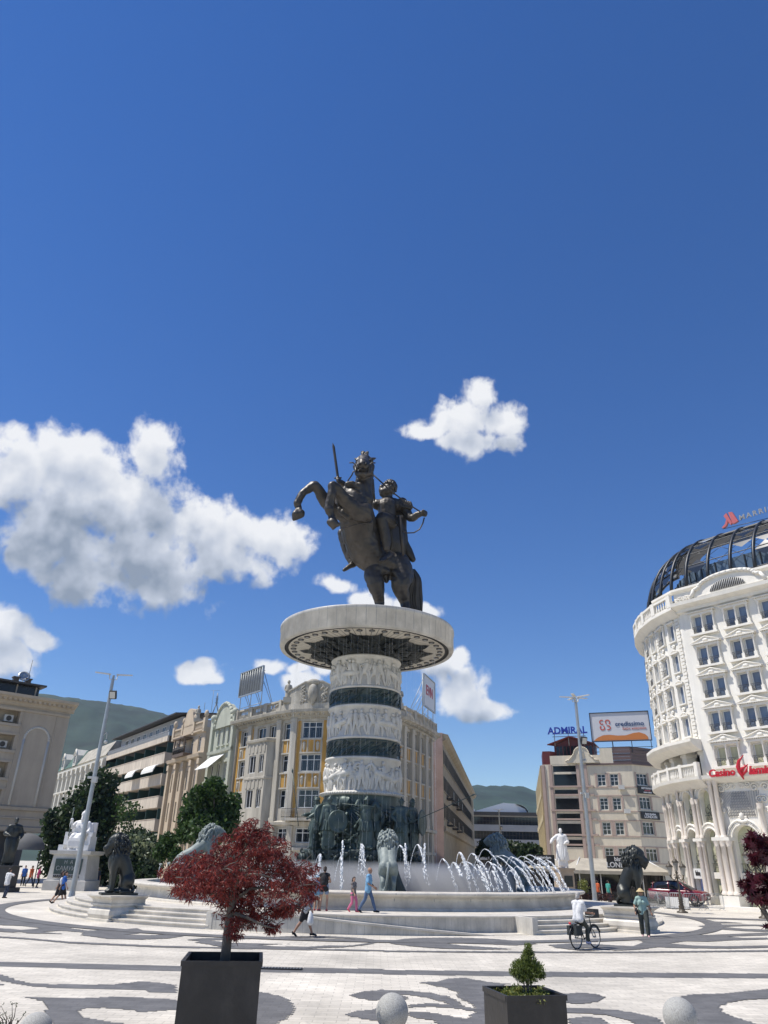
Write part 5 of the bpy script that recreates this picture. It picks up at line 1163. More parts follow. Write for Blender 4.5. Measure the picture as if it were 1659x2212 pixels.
for (s0, z0), (s1, z1) in zip(P, P[1:]): b.tube([rf.P(s0, z0, .25), rf.P(s1, z1, .25)], .22, 6)
for t in (.4, 6.8): rf.box(b, rs(t) - .35, rs(t) + .35, 10, 18.8, 0, .3); b.ball(rf.P(rs(t), 18.9, .1), .45)
rf.mould(b, rs(7.2), rs(.05), [(0, 14.3), (.35, 14.4), (.4, 14.7), (0, 14.8)]); rf.mould(b, rs(7.2), rs(5.6), [(0, 17.6), (.3, 17.8), (0, 18.1)])
for h in H: rf.box(b, h[0] - .15, h[1] + .15, h[2] - .2, h[2] - .04, 0, .2); rf.box(b, h[0] - .12, h[1] + .12, h[3] + .06, h[3] + .3, 0, .18)
b.build('gable', GREENR, gb, True)
for h in H: window(gb, rf, h[0] + .03, h[2] + .03, h[1]-h[0]-.06, h[3]-h[2]-.06, 'two' if h[1]-h[0] > .8 else 'plain', WFRAME, GLASS, -.2)
AWN = mat('white_awning', (0.7, 0.7, 0.66), .8, .05, 2)
b = MB(); A = [rf.P(rs(6.4), 14.1, .1), rf.P(rs(2.2), 14.1, .1), rf.P(rs(2.2), 12.4, 2.0), rf.P(rs(6.4), 12.4, 2.0)]; Bq = [a + Vector((0, 0, .06)) for a in A]; b.hexa(A + Bq); b.build('awning', AWN, gb, True)
pbd = bld('ornate_house', 'tall peach ornate house with pilasters, balustrade and a curved gable', 'building', (-24, 104)); H = grid_holes(9.8, 20.6, 4, 1.1, ((15.3, 2.0), (10.7, 2.4), (7.0, 2.4), (3.4, 2.3)))
b = MB(); rf.wall(b, rs(21), rs(9.3), 0, 18.2, H, .3); p, q = rf.P(rs(9.3), 0, 0), rf.P(rs(9.3), 0, -9); b.quad((p.x, p.y, 0), (q.x, q.y, 0), (q.x, q.y, 18.2), (p.x, p.y, 18.2)); P = [rf.P(rs(e), 18.2, o) for e, o in ((21, 0), (9.3, 0), (9.3, -9), (21, -9))]; b.add(P, [(0, 1, 2, 3)])
b.build('wall', PEACH, pbd, True)
b = MB()
for i in range(5): t = 9.7 + i*2.75; rf.box(b, rs(t) - .3, rs(t) + .3, 3, 14.2, 0, .4); rf.box(b, rs(t) - .38, rs(t) + .38, 13.6, 14.3, 0, .5)
rf.mould(b, rs(21), rs(9.3), [(0, 14.3), (.6, 14.5), (.7, 14.9), (0, 15.0)]); rf.mould(b, rs(21), rs(9.3), [(0, 17.6), (.4, 17.8), (.4, 18.0), (0, 18.1)])
rf.box(b, rs(21), rs(9.3), 18.9, 19.1, 0, .3); baluster_row(b, rf, rs(21), rs(17.4), 18.1, 18.9, .15, .3, .2); baluster_row(b, rf, rs(13.4), rs(9.4), 18.1, 18.9, .15, .3, .2)
for t in (9.5, 13.2, 17.4, 20.8): rf.box(b, rs(t) - .3, rs(t) + .3, 17.6, 19.4, 0, .4); b.ball(rf.P(rs(t), 19.9, .15), (.3, .3, .5))
b.build('pilaster', PEACH, pbd, True)
b = MB(); P = [(rs(17.2), 18), (rs(13.6), 18), (rs(13.6), 19.4)] + [(rs(15.4) + 1.3*math.cos(R(a)), 20.4 + 1.0*math.sin(R(a))) for a in range(0, 181, 20)] + [(rs(17.2), 19.4)]
n = len(P); f_ = [rf.P(s, z, .3) for s, z in P]; bk = [rf.P(s, z, -.4) for s, z in P]; b.add(f_ + bk, [tuple(range(n)), tuple(range(2*n-1, n-1, -1))] + [(i, i + n, (i+1) % n + n, (i+1) % n) for i in range(n)])
b.build('gable', PEACH, pbd, True)
BROWN = mat('brown_bay_wood', (0.12, 0.085, 0.06), .6, .2, 2)
b = MB(); rf.box(b, rs(17.6), rs(13.4), 14.9, 15.3, 0, 1.2); rf.box(b, rs(17.3), rs(13.8), 17.2, 17.4, 0, 1.3)
for t in (17.4, 15.6, 13.7): rf.box(b, rs(t) - .07, rs(t) + .07, 15.3, 17.2, 1.0, 1.14)
b.build('loggia', BROWN, pbd, True)
b = MB()
for i in range(26): s = rs(17.6) + .16*i; b.tube([rf.P(s, 15.3, 1.15), rf.P(s, 16.1, 1.15)], .03, 4)
b.tube([rf.P(rs(17.6), 16.1, 1.15), rf.P(rs(13.4), 16.1, 1.15)], .05, 4); b.build('balcony_railing', IRON, pbd, True)
for h in H: window(pbd, rf, h[0] + .03, h[2] + .03, h[1]-h[0]-.06, h[3]-h[2]-.06, 'cross', WFRAME, GLASS, -.2)
roof_figure(pbd, rf.P(rs(12.8), 19.4, .1), 2.2)
# balcony block
BEIGE = mat('beige_parapet', (0.56, 0.49, 0.40), .85, .14, .7, detail=8, stretch=(1, 1, .3)); dirty(BEIGE, 1.2, .8, 1.04, (1.5, 1.5, .2)); GREENP = mat('dark_green_partition', (0.02, 0.06, 0.055), .5)
DARKW = mat('dark_loggia_wall', (0.1, 0.1, 0.1), .8); PENT = mat('grey_penthouse', (0.35, 0.36, 0.38), .8, .1, 1)  # even dark grey for the rear wall behind the balconies
ab = bld('balcony_block', 'apartment block with long beige balcony bands, green partitions and curved awnings', 'building', (-35, 115))
t0, t1 = 23.6, 54.5
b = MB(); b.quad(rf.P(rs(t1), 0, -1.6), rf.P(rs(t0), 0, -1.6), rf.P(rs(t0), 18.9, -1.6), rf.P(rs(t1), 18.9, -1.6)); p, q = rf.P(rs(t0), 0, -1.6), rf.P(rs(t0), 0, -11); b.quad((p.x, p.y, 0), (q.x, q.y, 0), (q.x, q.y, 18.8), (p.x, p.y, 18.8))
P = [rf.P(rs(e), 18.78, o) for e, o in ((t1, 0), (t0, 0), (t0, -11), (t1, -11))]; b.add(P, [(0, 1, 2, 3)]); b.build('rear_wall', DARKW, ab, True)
for z in (16.4, 13.5, 10.5, 7.5, 4.5):
    b = MB(); rf.box(b, rs(t1), rs(t0), z - 1.5, z, -.0, .16); rf.box(b, rs(t1), rs(t0), z - 1.5, z - 1.3, -1.6, 0); rf.box(b, rs(t0) - .16, rs(t0), z - 1.3, z, -1.6, 0); rf.box(b, rs(t1), rs(t0), z, z + .06, -.05, .22); b.build('balcony', BEIGE, ab, True)
    for i in range(7):
        t = t0 + .05 + i * 5.0; b = MB(); rf.box(b, rs(t) - .12, rs(t), z, z + 1.4, -1.6, -.05); b.build('partition', GREENP, ab, True)
    for i in range(6):
        t = t0 + 1.2 + i * 5.0
        if t + 2.2 < t1: window(ab, rf, rs(t + 2.0), z - 1.0, 2.0, 2.3, 'three', WFRAME, GLASS, -1.55)
b = MB(); rf.box(b, rs(t1), rs(t0), 18.0, 18.75, -.1, .16); b.build('top_band', BEIGE, ab, True)
for ta, tb in ((24.4, 29.6), (33.6, 37.4)):
    b = MB(); prof = [(.1, 14.9), (.5, 14.85), (1.0, 14.6), (1.3, 14.1), (1.35, 13.7), (1.3, 13.72), (.95, 14.5), (.5, 14.75), (.1, 14.8)]; rf.mould(b, rs(tb), rs(ta), prof); b.build('awning', AWN, ab, True)
b = MB(); rf.box(b, rs(52), rs(t0 - 1), 18.8, 21.5, -6, -1.3); b.build('penthouse', PENT, ab, True)
for i in range(8): window(ab, rf, rs(27.5 + i*3.1), 19.2, 1.5, 1.7, 'two', WFRAME, GLASS, -1.28)
b = MB(); A = [rf.P(rs(53.5), 21.4, .2), rf.P(rs(t0 - 2), 21.6, .2), rf.P(rs(t0 - 2), 22.4, -7), rf.P(rs(53.5), 22.2, -7)]; b.hexa(A + [a + Vector((0, 0, .18)) for a in A]); b.build('roof', DFRAME, ab, True)
b = MB()
for i in range(60): s = rs(t1) + .15 + i*.51; b.tube([rf.P(s, 18.75, .05), rf.P(s, 19.5, .05)], .03, 4)
b.tube([rf.P(rs(t1), 19.5, .05), rf.P(rs(t0), 19.5, .05)], .04, 4); rf.box(b, rs(t1), rs(t0), 18.8, 19.4, -.02, .01); b.build('roof_railing', mat('pale_railing_glass', (0.3, .31, .32), .4), ab, True)
# mansard building
mb_ = bld('mansard_house', 'pale house with green mansard roof and white dormers at the far street end', 'building', (-60, 150)); IV = mat('ivory_render', (0.56, 0.54, 0.48), .8, .08, .8)
H = grid_holes(55.5, 91, 10, 1.6, ((14.6, 2.6), (11.2, 2.5), (7.6, 2.5)))
b = MB(); rf.wall(b, rs(91.5), rs(54.8), 0, 19.0, H, .5); P = [rf.P(rs(e), 19, o) for e, o in ((91.5, 0), (54.8, 0), (54.8, -10), (91.5, -10))]; b.add(P, [(0, 1, 2, 3)]); b.build('wall', IV, mb_, True)
for h in H: window(mb_, rf, h[0] + .03, h[2] + .03, h[1]-h[0]-.06, h[3]-h[2]-.06, 'two', WFRAME, GLASS, -.4)
b = MB()
for i in range(11): t = 55.2 + i*3.55; rf.box(b, rs(t) - .35, rs(t) + .35, 6, 18.2, 0, .5); rf.box(b, rs(t) - .5, rs(t) + .5, 17.2, 18.2, 0, .7)
for z in (14.3, 10.9, 18.3): rf.mould(b, rs(91.5), rs(54.8), [(0, z - .3), (.6, z - .1), (.6, z + .15), (0, z + .2)])
b.build('pilaster', IV, mb_, True)
GRF = mat('green_copper_roof', (0.07, 0.13, 0.10), .6, .2, 1)
b = MB(); b.hexa([rf.P(rs(91.5), 19, .3), rf.P(rs(74.5), 19, .3), rf.P(rs(74.5), 19, -6), rf.P(rs(91.5), 19, -6), rf.P(rs(91.0), 22, -1.5), rf.P(rs(75), 22, -1.5), rf.P(rs(75), 22, -5), rf.P(rs(91.0), 22, -5)]); b.build('roof', GRF, mb_, True)
b = MB(); b.hexa([rf.P(rs(74.4), 19, .3), rf.P(rs(54.9), 19, .3), rf.P(rs(54.9), 19, -6), rf.P(rs(74.4), 19, -6), rf.P(rs(74), 21.6, -1.2), rf.P(rs(55), 21.6, -1.2), rf.P(rs(55), 21.6, -5), rf.P(rs(74), 21.6, -5)]); b.build('attic_roof', STONEG, mb_, True)
for t in (77, 86.5):
    b = MB(); s = rs(t); P = [(s - 1.1, 19), (s + 1.1, 19), (s + 1.1, 21), (s, 22.2), (s - 1.1, 21)]; n = 5; b.add([rf.P(a, z, .4) for a, z in P] + [rf.P(a, z, -3) for a, z in P], [tuple(range(5)), (9, 8, 7, 6, 5)] + [(i, i+5, (i+1) % 5 + 5, (i+1) % 5) for i in range(5)])
    for (a, z), (a2, z2) in ((P[2], P[3]), (P[3], P[4])): b.tube([rf.P(a, z, .45), rf.P(a2, z2, .45)], .18, 5)
    dm = b.build('dormer', IV, mb_, True); q = window(mb_, rf, s - .7, 19.4, 1.4, 1.7, 'two', WFRAME, GLASS, .43)
# ------------------------------------------------------------------ left building
LBM = mat('grey_beige_render', (0.40, 0.35, 0.285), .85, .06, .5, bump=.08, detail=8)
dirty(LBM, .7, .88, 1.04, (1.2, 1.2, .2)); lf = Fac([(-37.6 - .744*24, 90 - .668*24), (-37.6, 90)]); LL = lf.L[-1]; ls = lambda t: LL - t
lb = bld('grand_building', 'grey beige classical building with a blind arch panel and wide cornice at the left edge', 'building', (-45, 88))
H = [(ls(10.2), ls(6.2), z, z + 1.65) for z in (16.3, 13.4, 10.4, 7.6 - .1)] + [(ls(16.4), ls(12.4), z, z + 1.65) for z in (16.3, 13.4, 10.4)]
b = MB(); lf.wall(b, 0, ls(.5), 5.2, 18.6, H, 1.2)
p, q = lf.P(ls(.5), 0, 0), lf.P(ls(.5), 0, -14); b.quad((p.x, p.y, 4.9), (q.x, q.y, 4.9), (q.x, q.y, 18.6), (p.x, p.y, 18.6)); P = [lf.P(s, 18.6, o) for s, o in ((0, 0), (ls(.5), 0), (ls(.5), -14), (0, -14))]; b.add(P, [(0, 1, 2, 3)])
for h in H: b.quad(lf.P(h[0], h[2], -1.2), lf.P(h[1], h[2], -1.2), lf.P(h[1], h[3], -1.2), lf.P(h[0], h[3], -1.2))
b.build('wall', LBM, lb, True)
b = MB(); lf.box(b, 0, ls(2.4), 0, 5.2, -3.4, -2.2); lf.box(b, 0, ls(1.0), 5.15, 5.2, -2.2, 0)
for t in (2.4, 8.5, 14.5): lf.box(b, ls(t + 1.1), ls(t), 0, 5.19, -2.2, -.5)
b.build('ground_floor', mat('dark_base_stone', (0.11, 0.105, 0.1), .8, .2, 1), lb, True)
b = MB()
lf.mould(b, -1, ls(.15), [(0, 18.3), (.25, 18.45), (.3, 18.75), (.95, 19.1), (1.25, 19.2), (1.3, 19.5), (0, 19.7)]); lf.mould(b, -1, ls(.5), [(0, 17.75), (.16, 17.8), (.2, 18.02), (0, 18.06)]); lf.mould(b, -1, ls(.5), [(0, 7.05), (.25, 7.15), (.3, 7.45), (0, 7.5)]); lf.mould(b, -1, ls(.5), [(0, 6.2), (.12, 6.25), (.12, 6.4), (0, 6.45)]); lf.mould(b, -1, ls(.5), [(0, 4.9), (.2, 5.0), (.25, 5.4), (0, 5.5)])
for i in range(44): s = ls(.5) - i*.56; lf.box(b, s - .28, s, 18.78, 19.05, .3, .85)
for h in H: lf.box(b, h[0] - .2, h[1] + .35, h[2] - .3, h[2], 0, .16); lf.box(b, h[0] - .2, h[1] + .35, h[3], h[3] + .22, 0, .12)
for t in (1.9, 5.7): lf.box(b, ls(t + .12), ls(t), 7.5, 17.75, 0, .1)
P = [(ls(5.15), 7.6)] + [(ls(3.75) + 1.4*math.cos(R(180 - a)), 14.8 + 1.4*math.sin(R(a))) for a in range(0, 181, 10)] + [(ls(2.35), 7.6)]
b.cur = 1
for (s0, z0), (s1, z1) in zip(P, P[1:]): b.tube([lf.P(s0, z0, .0), lf.P(s1, z1, .0)], .14, 6)
b.build('cornice', [LBM, mat('pale_arch_trim', (0.5, 0.49, 0.46), .8)], lb, True)
AC = mat('air_conditioner_white', (0.5, 0.5, 0.48), .6)
for h in H:
    window(lb, lf, h[0] + .3, h[2] + .1, 1.6, 1.4, 'two', WFRAME, GLASS, -1.12)
    b = MB(); b.cur = 0; lf.box(b, h[1] - 1.5, h[1] - .5, h[2] + .25, h[2] + 1.0, -1.0, -.55); b.cur = 1; p = lf.P(h[1] - 1.0, h[2] + .62, -.54); t = lf.tan(1); nrm = Vector((t.y, -t.x, 0)); Mx = Matrix((Vector((t.x, t.y, 0)), Vector((0, 0, 1)), nrm)).transposed().to_4x4(); Mx.translation = p; b.prism([(.3*math.cos(R(a)), .3*math.sin(R(a))) for a in range(0, 360, 30)], .02, Mx); b.build('air_conditioner', [AC, DFRAME], lb, True)
b = MB(); b.cur = 0; lf.box(b, 0, ls(4.6), 19.6, 20.8, -5, -.4); b.cur = 1; A = [lf.P(-1, 20.85, .5), lf.P(ls(4.1), 20.85, .5), lf.P(ls(4.1), 20.85, -6), lf.P(-1, 20.85, -6)]; b.hexa(A + [a + Vector((0, 0, .2)) for a in A])
b.cur = 2
for t in (5, 7.2, 10): lf.box(b, ls(t) - .08, ls(t) + .08, 19.6, 20.8, -.4, -.3)
b.build('roof_pavilion', [SHOP, DFRAME, LBM], lb, True)
b = MB()
for t in (5.9, 7.3): lf.box(b, ls(t) - .3, ls(t) + .3, 21.05, 21.7, -1.6, -1.0); lf.box(b, ls(t) - .4, ls(t) + .4, 21.7, 21.85, -1.7, -.9)
b.build('chimney', BROWN, lb, True)
dsh = thing('satellite_dish', 'grey satellite dish between two chimneys on the roof of the left building', 'satellite dish', lf.P(ls(6.5), 21.05, -1.2)); b = MB(); b.tube([(0, 0, 0), (0, 0, .5)], .05, 6); b.build('post', STEEL, dsh)
b = MB(); b.lathe([(.02, 0), (.35, .04), (.7, .2), (.7, .17), (.35, .02), (.02, -.03)], 24); o = b.build('reflector', STEEL, dsh); o.location = (0, 0, .9); o.rotation_euler = Vector((.5, -.75, .45)).to_track_quat('Z', 'Y').to_euler()
b = MB(); b.tube([(.1, 0, .6), (.2, -.5, 1.1)], .03, 5); b.build('feed_arm', STEEL, dsh)
b = MB(); p = lf.P(ls(5.9), 21, -1.4); b.tube([p, p + Vector((0, 0, 3.2))], .03, 5); tag(b.build('roof_antenna', DFRAME), 'thin upright whip antenna beside the satellite dish', 'antenna')
# ------------------------------------------------------------------ far street on the right of the monument
TAN = mat('tan_stone_facade', (0.34, 0.29, 0.21), .85, .2, .8, detail=8); PINK = mat('pink_end_wall', (0.45, 0.32, 0.27), .85, .15, .6)
sf = Fac([(8.4, 97.5), (23.4, 186.0)]); SL = sf.L[-1]
sb = bld('street_building', 'long tan stone building with rows of narrow windows receding down the side street', 'building', (14, 130))
H = [(1.5 + i*2.35, 2.6 + i*2.35, z, z + h) for i in range(36) for z, h in ((14.6, 1.8), (11.3, 1.8), (8.0, 1.8))]
b = MB(); sf.wall(b, 0, SL, 0, 18, H, .03); closed_back(b, sf, 18, 10); b.build('wall', TAN, sb, True)
for i, h in enumerate(H):
    if i < 96: window(sb, sf, h[0] + .03, h[2] + .03, 1.04, h[3]-h[2]-.06, 'two', DFRAME, GLASS, .02)
b = MB(); sf.mould(b, 0, SL, [(0, 17.2), (.5, 17.5), (.8, 17.9), (.8, 18.1), (0, 18.3)]); sf.mould(b, 0, SL, [(0, 6.3), (.35, 6.5), (.35, 6.9), (0, 7)])
for i in range(36): s = .7 + i*2.35; sf.box(b, s, s + .35, 0, 17.2, 0, .02)
sf.box(b, 30, SL, 18.2, 20.6, -6, -2); 
for h in H: sf.box(b, h[0] - .12, h[1] + .12, h[2] - .2, h[2] - .04, 0, .12)
b.build('cornice', TAN, sb, True)
b = MB(); p, q = sf.P(0, 0, .02), sf.P(0, 0, -6); b.hexa([(p.x, p.y - .3, 0), (q.x, q.y - .3, 0), (q.x, q.y, 0), (p.x, p.y, 0), (p.x, p.y - .3, 18.3), (q.x, q.y - .3, 18.3), (q.x, q.y, 18.3), (p.x, p.y, 18.3)]); b.build('end_wall', PINK, sb, True)
b = MB()
for s in (6, 16, 26): 
    for z in (10.6, 7.3): sf.box(b, s, s + 2.6, z, z + .15, 0, .9); sf.box(b, s, s + 2.6, z + .15, z + 1.0, .84, .9)
b.build('balcony', IRON, sb, True)
MODC = mat('modern_grey_cladding', (0.33, 0.33, 0.33), .7, .1, .4); MODW = mat('pale_curved_roof', (0.66, 0.68, 0.7), .4)
mbd = bld('modern_block', 'low grey modern block with ribbon windows and a white curved roof down the street', 'building', (33, 200)); mf = Fac([(22, 200), (43, 198.5)])
b = MB(); H = [(.5, 20.5, z, z + 1.9) for z in (12.3, 8.9, 5.4, 2.2)]; mf.wall(b, 0, mf.L[-1], 0, 15, H, .5); closed_back(b, mf, 15, 20); b.build('wall', MODC, mbd, True)
for h in H:
    for i in range(4): window(mbd, mf, h[0] + i*5, h[2], 5, h[3]-h[2], 'strip', DFRAME, GLASS, -.45)
b = MB(); mf.box(b, -.5, mf.L[-1] + .5, 14.5, 15.3, -2, 1.0); b.build('eave', DFRAME, mbd, True)
b = MB()
P = [(3, 15.3), (6, 16.2), (11, 17.6), (14, 17.4), (16.5, 16.2), (17, 15.3)]
n = len(P); f_ = [mf.P(s, z, -.5) for s, z in P]; bk = [mf.P(s, z, -12) for s, z in P]; b.add(f_ + bk, [tuple(range(n))] + [(i, i+n, i+1+n, i+1) for i in range(n - 1)])
b.add([mf.P(14 + 3.2*math.cos(R(a)), 15.3 + 2*math.sin(R(a)), o) for o in (.2, -12) for a in range(0, 91, 15)], [(i, i+7, i+8, i+1) for i in range(6)]); mf.box(b, .8, 3.5, 15.3, 15.9, -6, 0)
b.build('curved_roof', MODW, mbd, True)
# ------------------------------------------------------------------ cream commercial building with the roof billboard
LCREAM = mat('light_cream_render', (0.68, 0.61, 0.48), .85, .07, .5, bump=.06); LPINK = mat('pinkish_band', (0.42, 0.32, 0.27), .8, .08, 1); BRNB = mat('brown_metal_bands', (0.13, 0.085, 0.08), .5, .1, 1); REDM = mat('dark_red_attic', (0.12, 0.02, 0.02), .5, .2, 1)
af = Fac([(32.5, 155), (24.04, 109.59), (35.8, 105.3), (41.5, 108.0)]); dirty(LCREAM, 1.1, .87, 1.03, (1.5, 1.5, .25)); a0 = af.L[1] + 1.13; a1 = af.L[2]; aL = af.L[-1]
cbl = bld('commercial_building', 'cream four storey building with a black glass strip, shaped gable and brown roof bands', 'building', (30, 108))
H = [(a0 + .35, a0 + 3.75, z, z + h) for z, h in ((15.05, .85), (13.0, 1.75), (11.85, .8), (9.75, 1.75), (8.55, .95), (6.5, 1.7), (5.2, .95))]
HW = [(a0 + s, a0 + s + 1.15, z, z + 1.6) for s in (6.5, 8.25) for z in (13.1, 9.95, 6.8, 3.6)]
HA = [(a1 + .6, a1 + 2.6, z, z + 1.6) for z in (13.2, 10.1, 6.9, 3.6)]; HS = [(a0 - 3 - i*3.2, a0 - 1.8 - i*3.2, z, z + 1.7) for i in range(12) for z in (13.0, 9.9, 6.8)]
b = MB(); af.wall(b, 0, aL, 0, 16.1, H + HW + HA + HS, .3); P = [(p.x, p.y, 16.05) for p in af.p] + [(45, 150, 16.05)]; b.add(P, [tuple(range(len(P)))]); b.quad((41.5, 108, 0), (45, 150, 0), (45, 150, 16), (41.5, 108, 16)); b.build('wall', LCREAM, cbl, True)
for h in HW + HA: window(cbl, af, h[0] + .03, h[2] + .03, h[1]-h[0]-.06, 1.54, 'grid' if h[1]-h[0] < 1.5 else 'three', WFRAME, GLASS, -.18)
for h in HS: window(cbl, af, h[0] + .03, h[2] + .03, h[1]-h[0]-.06, 1.64, 'two', WFRAME, GLASS, -.18)
b = MB()
for h in H: af.box(b, h[0] + .02, h[1] - .02, h[2] + .02, h[3] - .02, -.25, -.1)
b.build('black_glass_strip', BLACKG, cbl, True)
b = MB(); 
for h in HW + HA: af.box(b, h[0] - .28, h[0] - .03, h[2] - .1, h[3] + .12, 0, .07); af.box(b, h[1] + .03, h[1] + .28, h[2] - .1, h[3] + .12, 0, .07)
for z in (12.85, 11.75, 9.7, 8.55, 6.55, 5.3, 3.3): af.box(b, a0 + 5.95, aL, z, z + .12, 0, .06); af.box(b, a0 - .1, a0 + 5.9, z + .1, z + .32, 0, .25 if z in (12.85, 9.7, 6.55) else .1)
for s in (-1.0, .05, 3.85, 4.9): af.box(b, a0 + s - .1, a0 + s + .3, 3, 16, 0, .18)
b.build('trim_band', LPINK, cbl, True); b = MB()
for i in range(13): s = a0 - 1.75 - i*3.2; af.box(b, s - .3, s + .3, 3, 16, 0, .3); af.box(b, s - 2.4, s, 11.8, 12.6, 0, .4); af.box(b, s - 2.4, s, 8.6, 9.4, 0, .4)
b.build('side_pilaster', mat('yellowish_side_render', (.62, .54, .36), .8, .15, 1), cbl, True)
b = MB()
for i in range(5): af.box(b, a0 + 9.0, aL, 16.1 + i*.46, 16.5 + i*.46, -.3, .02 + .06*(i % 2))
af.box(b, a0 + 5.2, aL + .1, 15.9, 16.1, 0, .2); b.build('brown_band', BRNB, cbl, True)
b = MB(); af.box(b, a0 + .1, a0 + 8.9, 16.1, 17.3, -.4, .02); af.box(b, a0 + 7.2, a0 + 8.95, 16.1, 18.2, -.8, .05)
P = [(2.5, 16.2), (7.0, 16.2), (7.0, 16.5), (6.4, 16.7), (6.0, 17.2), (5.7, 17.5)] + [(4.75 + 1.0*math.cos(R(a)), 17.5 + .9*math.sin(R(a))) for a in range(0, 181, 15)] + [(3.5, 17.2), (3.1, 16.7), (2.5, 16.5)]
n = len(P); f_ = [af.P(a0 + s, z, .35) for s, z in P]; bk = [af.P(a0 + s, z, 0) for s, z in P]; b.add(f_ + bk, [tuple(range(n)), tuple(range(2*n-1, n-1, -1))] + [(i, i+n, (i+1) % n + n, (i+1) % n) for i in range(n)])
for (s0, z0), (s1, z1) in zip(P[2:], P[3:]): b.tube([af.P(a0 + s0, z0, .4), af.P(a0 + s1, z1, .4)], .09, 5)
b.ball(af.P(a0 + 4.75, 17.5, .4), (.4, .2, .55)); b.build('gable', LCREAM, cbl, True)
b = MB(); af.box(b, a0 - .2, a0 + 6.2, 17.3, 18.9, -4, -1.2); af.box(b, a0 - 6, a0 + .0, 16.1, 18.0, -3, -.2)
A = [af.P(a0 - .6, 18.9, -.5), af.P(a0 + 2.9, 20.0, -.5), af.P(a0 + 6.6, 18.9, -.5), af.P(a0 + 6.6, 18.9, -5), af.P(a0 + 2.9, 20, -5), af.P(a0 - .6, 18.9, -5)]; b.add(A + [a + Vector((0, 0, .14)) for a in A], [(0, 1, 4, 5), (1, 2, 3, 4), (6, 11, 10, 7), (7, 10, 9, 8), (0, 6, 7, 1), (1, 7, 8, 2), (2, 8, 9, 3), (3, 9, 10, 4), (4, 10, 11, 5), (5, 11, 6, 0)]); b.add([af.P(a0 - .2, 18.9, -1.2), af.P(a0 + 6.2, 18.9, -1.2), af.P(a0 + 2.9, 19.98, -1.2)], [(0, 1, 2)])
b.build('attic', REDM, cbl, True)
for i in range(5): window(cbl, af, a0 + .15 + i*1.2, 17.35, 1.05, 1.5, 'two', REDM, GLASS, -1.15)
b = MB()
for i, (s, z) in enumerate(((9.2, 12.6), (9.6, 9.5))): af.box(b, a0 + s, a0 + s + .75, z, z + .55, .1, .5)
b.build('air_conditioner', AC, cbl, True)
BOARD = mat('black_sign_board', (0.012, 0.012, 0.014), .45); WLET = mat('white_letters', (0.75, .75, .74), .5); PINKL = mat('pink_letters', (0.5, 0.12, 0.14), .5)
def asign(label, s, z0, z1, w, lines):
    c = af.P(s + w/2, (z0 + z1)/2, .2); r = thing('shop_sign', label, 'sign', c); b = MB(); af.box(b, s, s + w, z0, z1, .1, .22); b.build('board', BOARD, r, True); t = af.tan(s + .1)
    for bd, sz, dz, mt in lines: p = af.P(s + w/2, z0 + dz, .23); text('letters', bd, sz, p, (t.x, t.y), mt, r, .015, .01)
asign('upper black sign with white capitals and a pink line on the angled corner', a1 + .5, 12.1, 13.1, 3.3, (('RISTORANTE', .36, .72, WLET), ('TRATTORIA', .2, .42, PINKL), ('DINING CUISINE', .2, .18, WLET)))
asign('lower black sign reading Bed and Breakfast LONDON on the angled corner', a1 + .5, 9.0 - .15, 9.9 - .1, 3.3, (('Bed & Breakfast', .3, .66, WLET), ('LONDON', .52, .3, WLET)))
# roof billboard and blue letters
CRW = mat('billboard_white', (0.58, .58, .6), .6); ORG = mat('billboard_orange', (0.55, 0.19, 0.05), .6); NAVY = mat('navy_letters', (0.02, 0.06, 0.17), .5); CORAL = mat('coral_logo', (0.5, 0.1, 0.07), .5); NFR = mat('navy_frame', (0.02, 0.035, 0.07), .5)
p0, p1 = af.P(a0 + 6.25, 0, .0), af.P(a0 + 11.38, 0, .0); ad = af.tan(a0 + 1); p0 = Vector(af.p[1]) + ad * 7.43; p1 = Vector(af.p[1]) + ad * 15.73
bb, c, d, nn_ = billboard('billboard', 'big white billboard with a coral ring logo and an orange wave on the cream roof', p0, p1, 19.05, 23.2, CRW, 1.6, frame=NFR)
W2, H2 = (p1 - p0).length, 4.15; M = Matrix((d, Vector((0, 0, 1)), nn_)).transposed().to_4x4()
b = MB(); P = [(-W2/2 + .3, .16)] + [(-W2/2 + .3 + (W2 - .8)*u, .16 + v) for u, v in ((.0, .02), (.08, .45), (.18, .75), (.3, .8), (.45, .65), (.6, .65), (.75, .95), (.85, 1.02), (.95, .75), (1.0, .35))] + [(W2/2 - .5, .16)]
M2 = M.copy(); M2.translation = nn_ * .125; b.prism(P, .01, M2); b.build('orange_wave', ORG, bb)
b = MB(); M3 = M.copy(); M3.translation = nn_ * .13
for (cx, cy, a_0, a_1) in ((-2.45, 2.75, 60, 300), (-1.65, 2.75, -60, 240), (-2.45, 1.95, 120, 420), (-1.65, 1.95, -120, 120)):
    k = 18; P = [(cx + .38*math.cos(R(a_0 + (a_1 - a_0)*i/k)), cy + .36*math.sin(R(a_0 + (a_1 - a_0)*i/k))) for i in range(k + 1)] + [(cx + .22*math.cos(R(a_1 - (a_1 - a_0)*i/k)), cy + .2*math.sin(R(a_1 - (a_1 - a_0)*i/k))) for i in range(k + 1)]
    for i in range(k): b.prism([P[i], P[i+1], P[2*k-i], P[2*k+1-i]], .01, M3)
b.build('ring_logo', CORAL, bb)
tp = lambda x, y: Vector((c.x, c.y, 19.05)) + d*x + Vector((0, 0, y)) + nn_*.14
text('letters', 'credissimo', .92, tp(1.35, 2.4), (d.x, d.y), NAVY, bb, .01, .012); text('letters', 'ѝари навреме', .48, tp(1.95, 1.75), (d.x, d.y), CORAL, bb, .01)
BLUEL = mat('blue_letters', (0.015, 0.04, 0.33), .4)
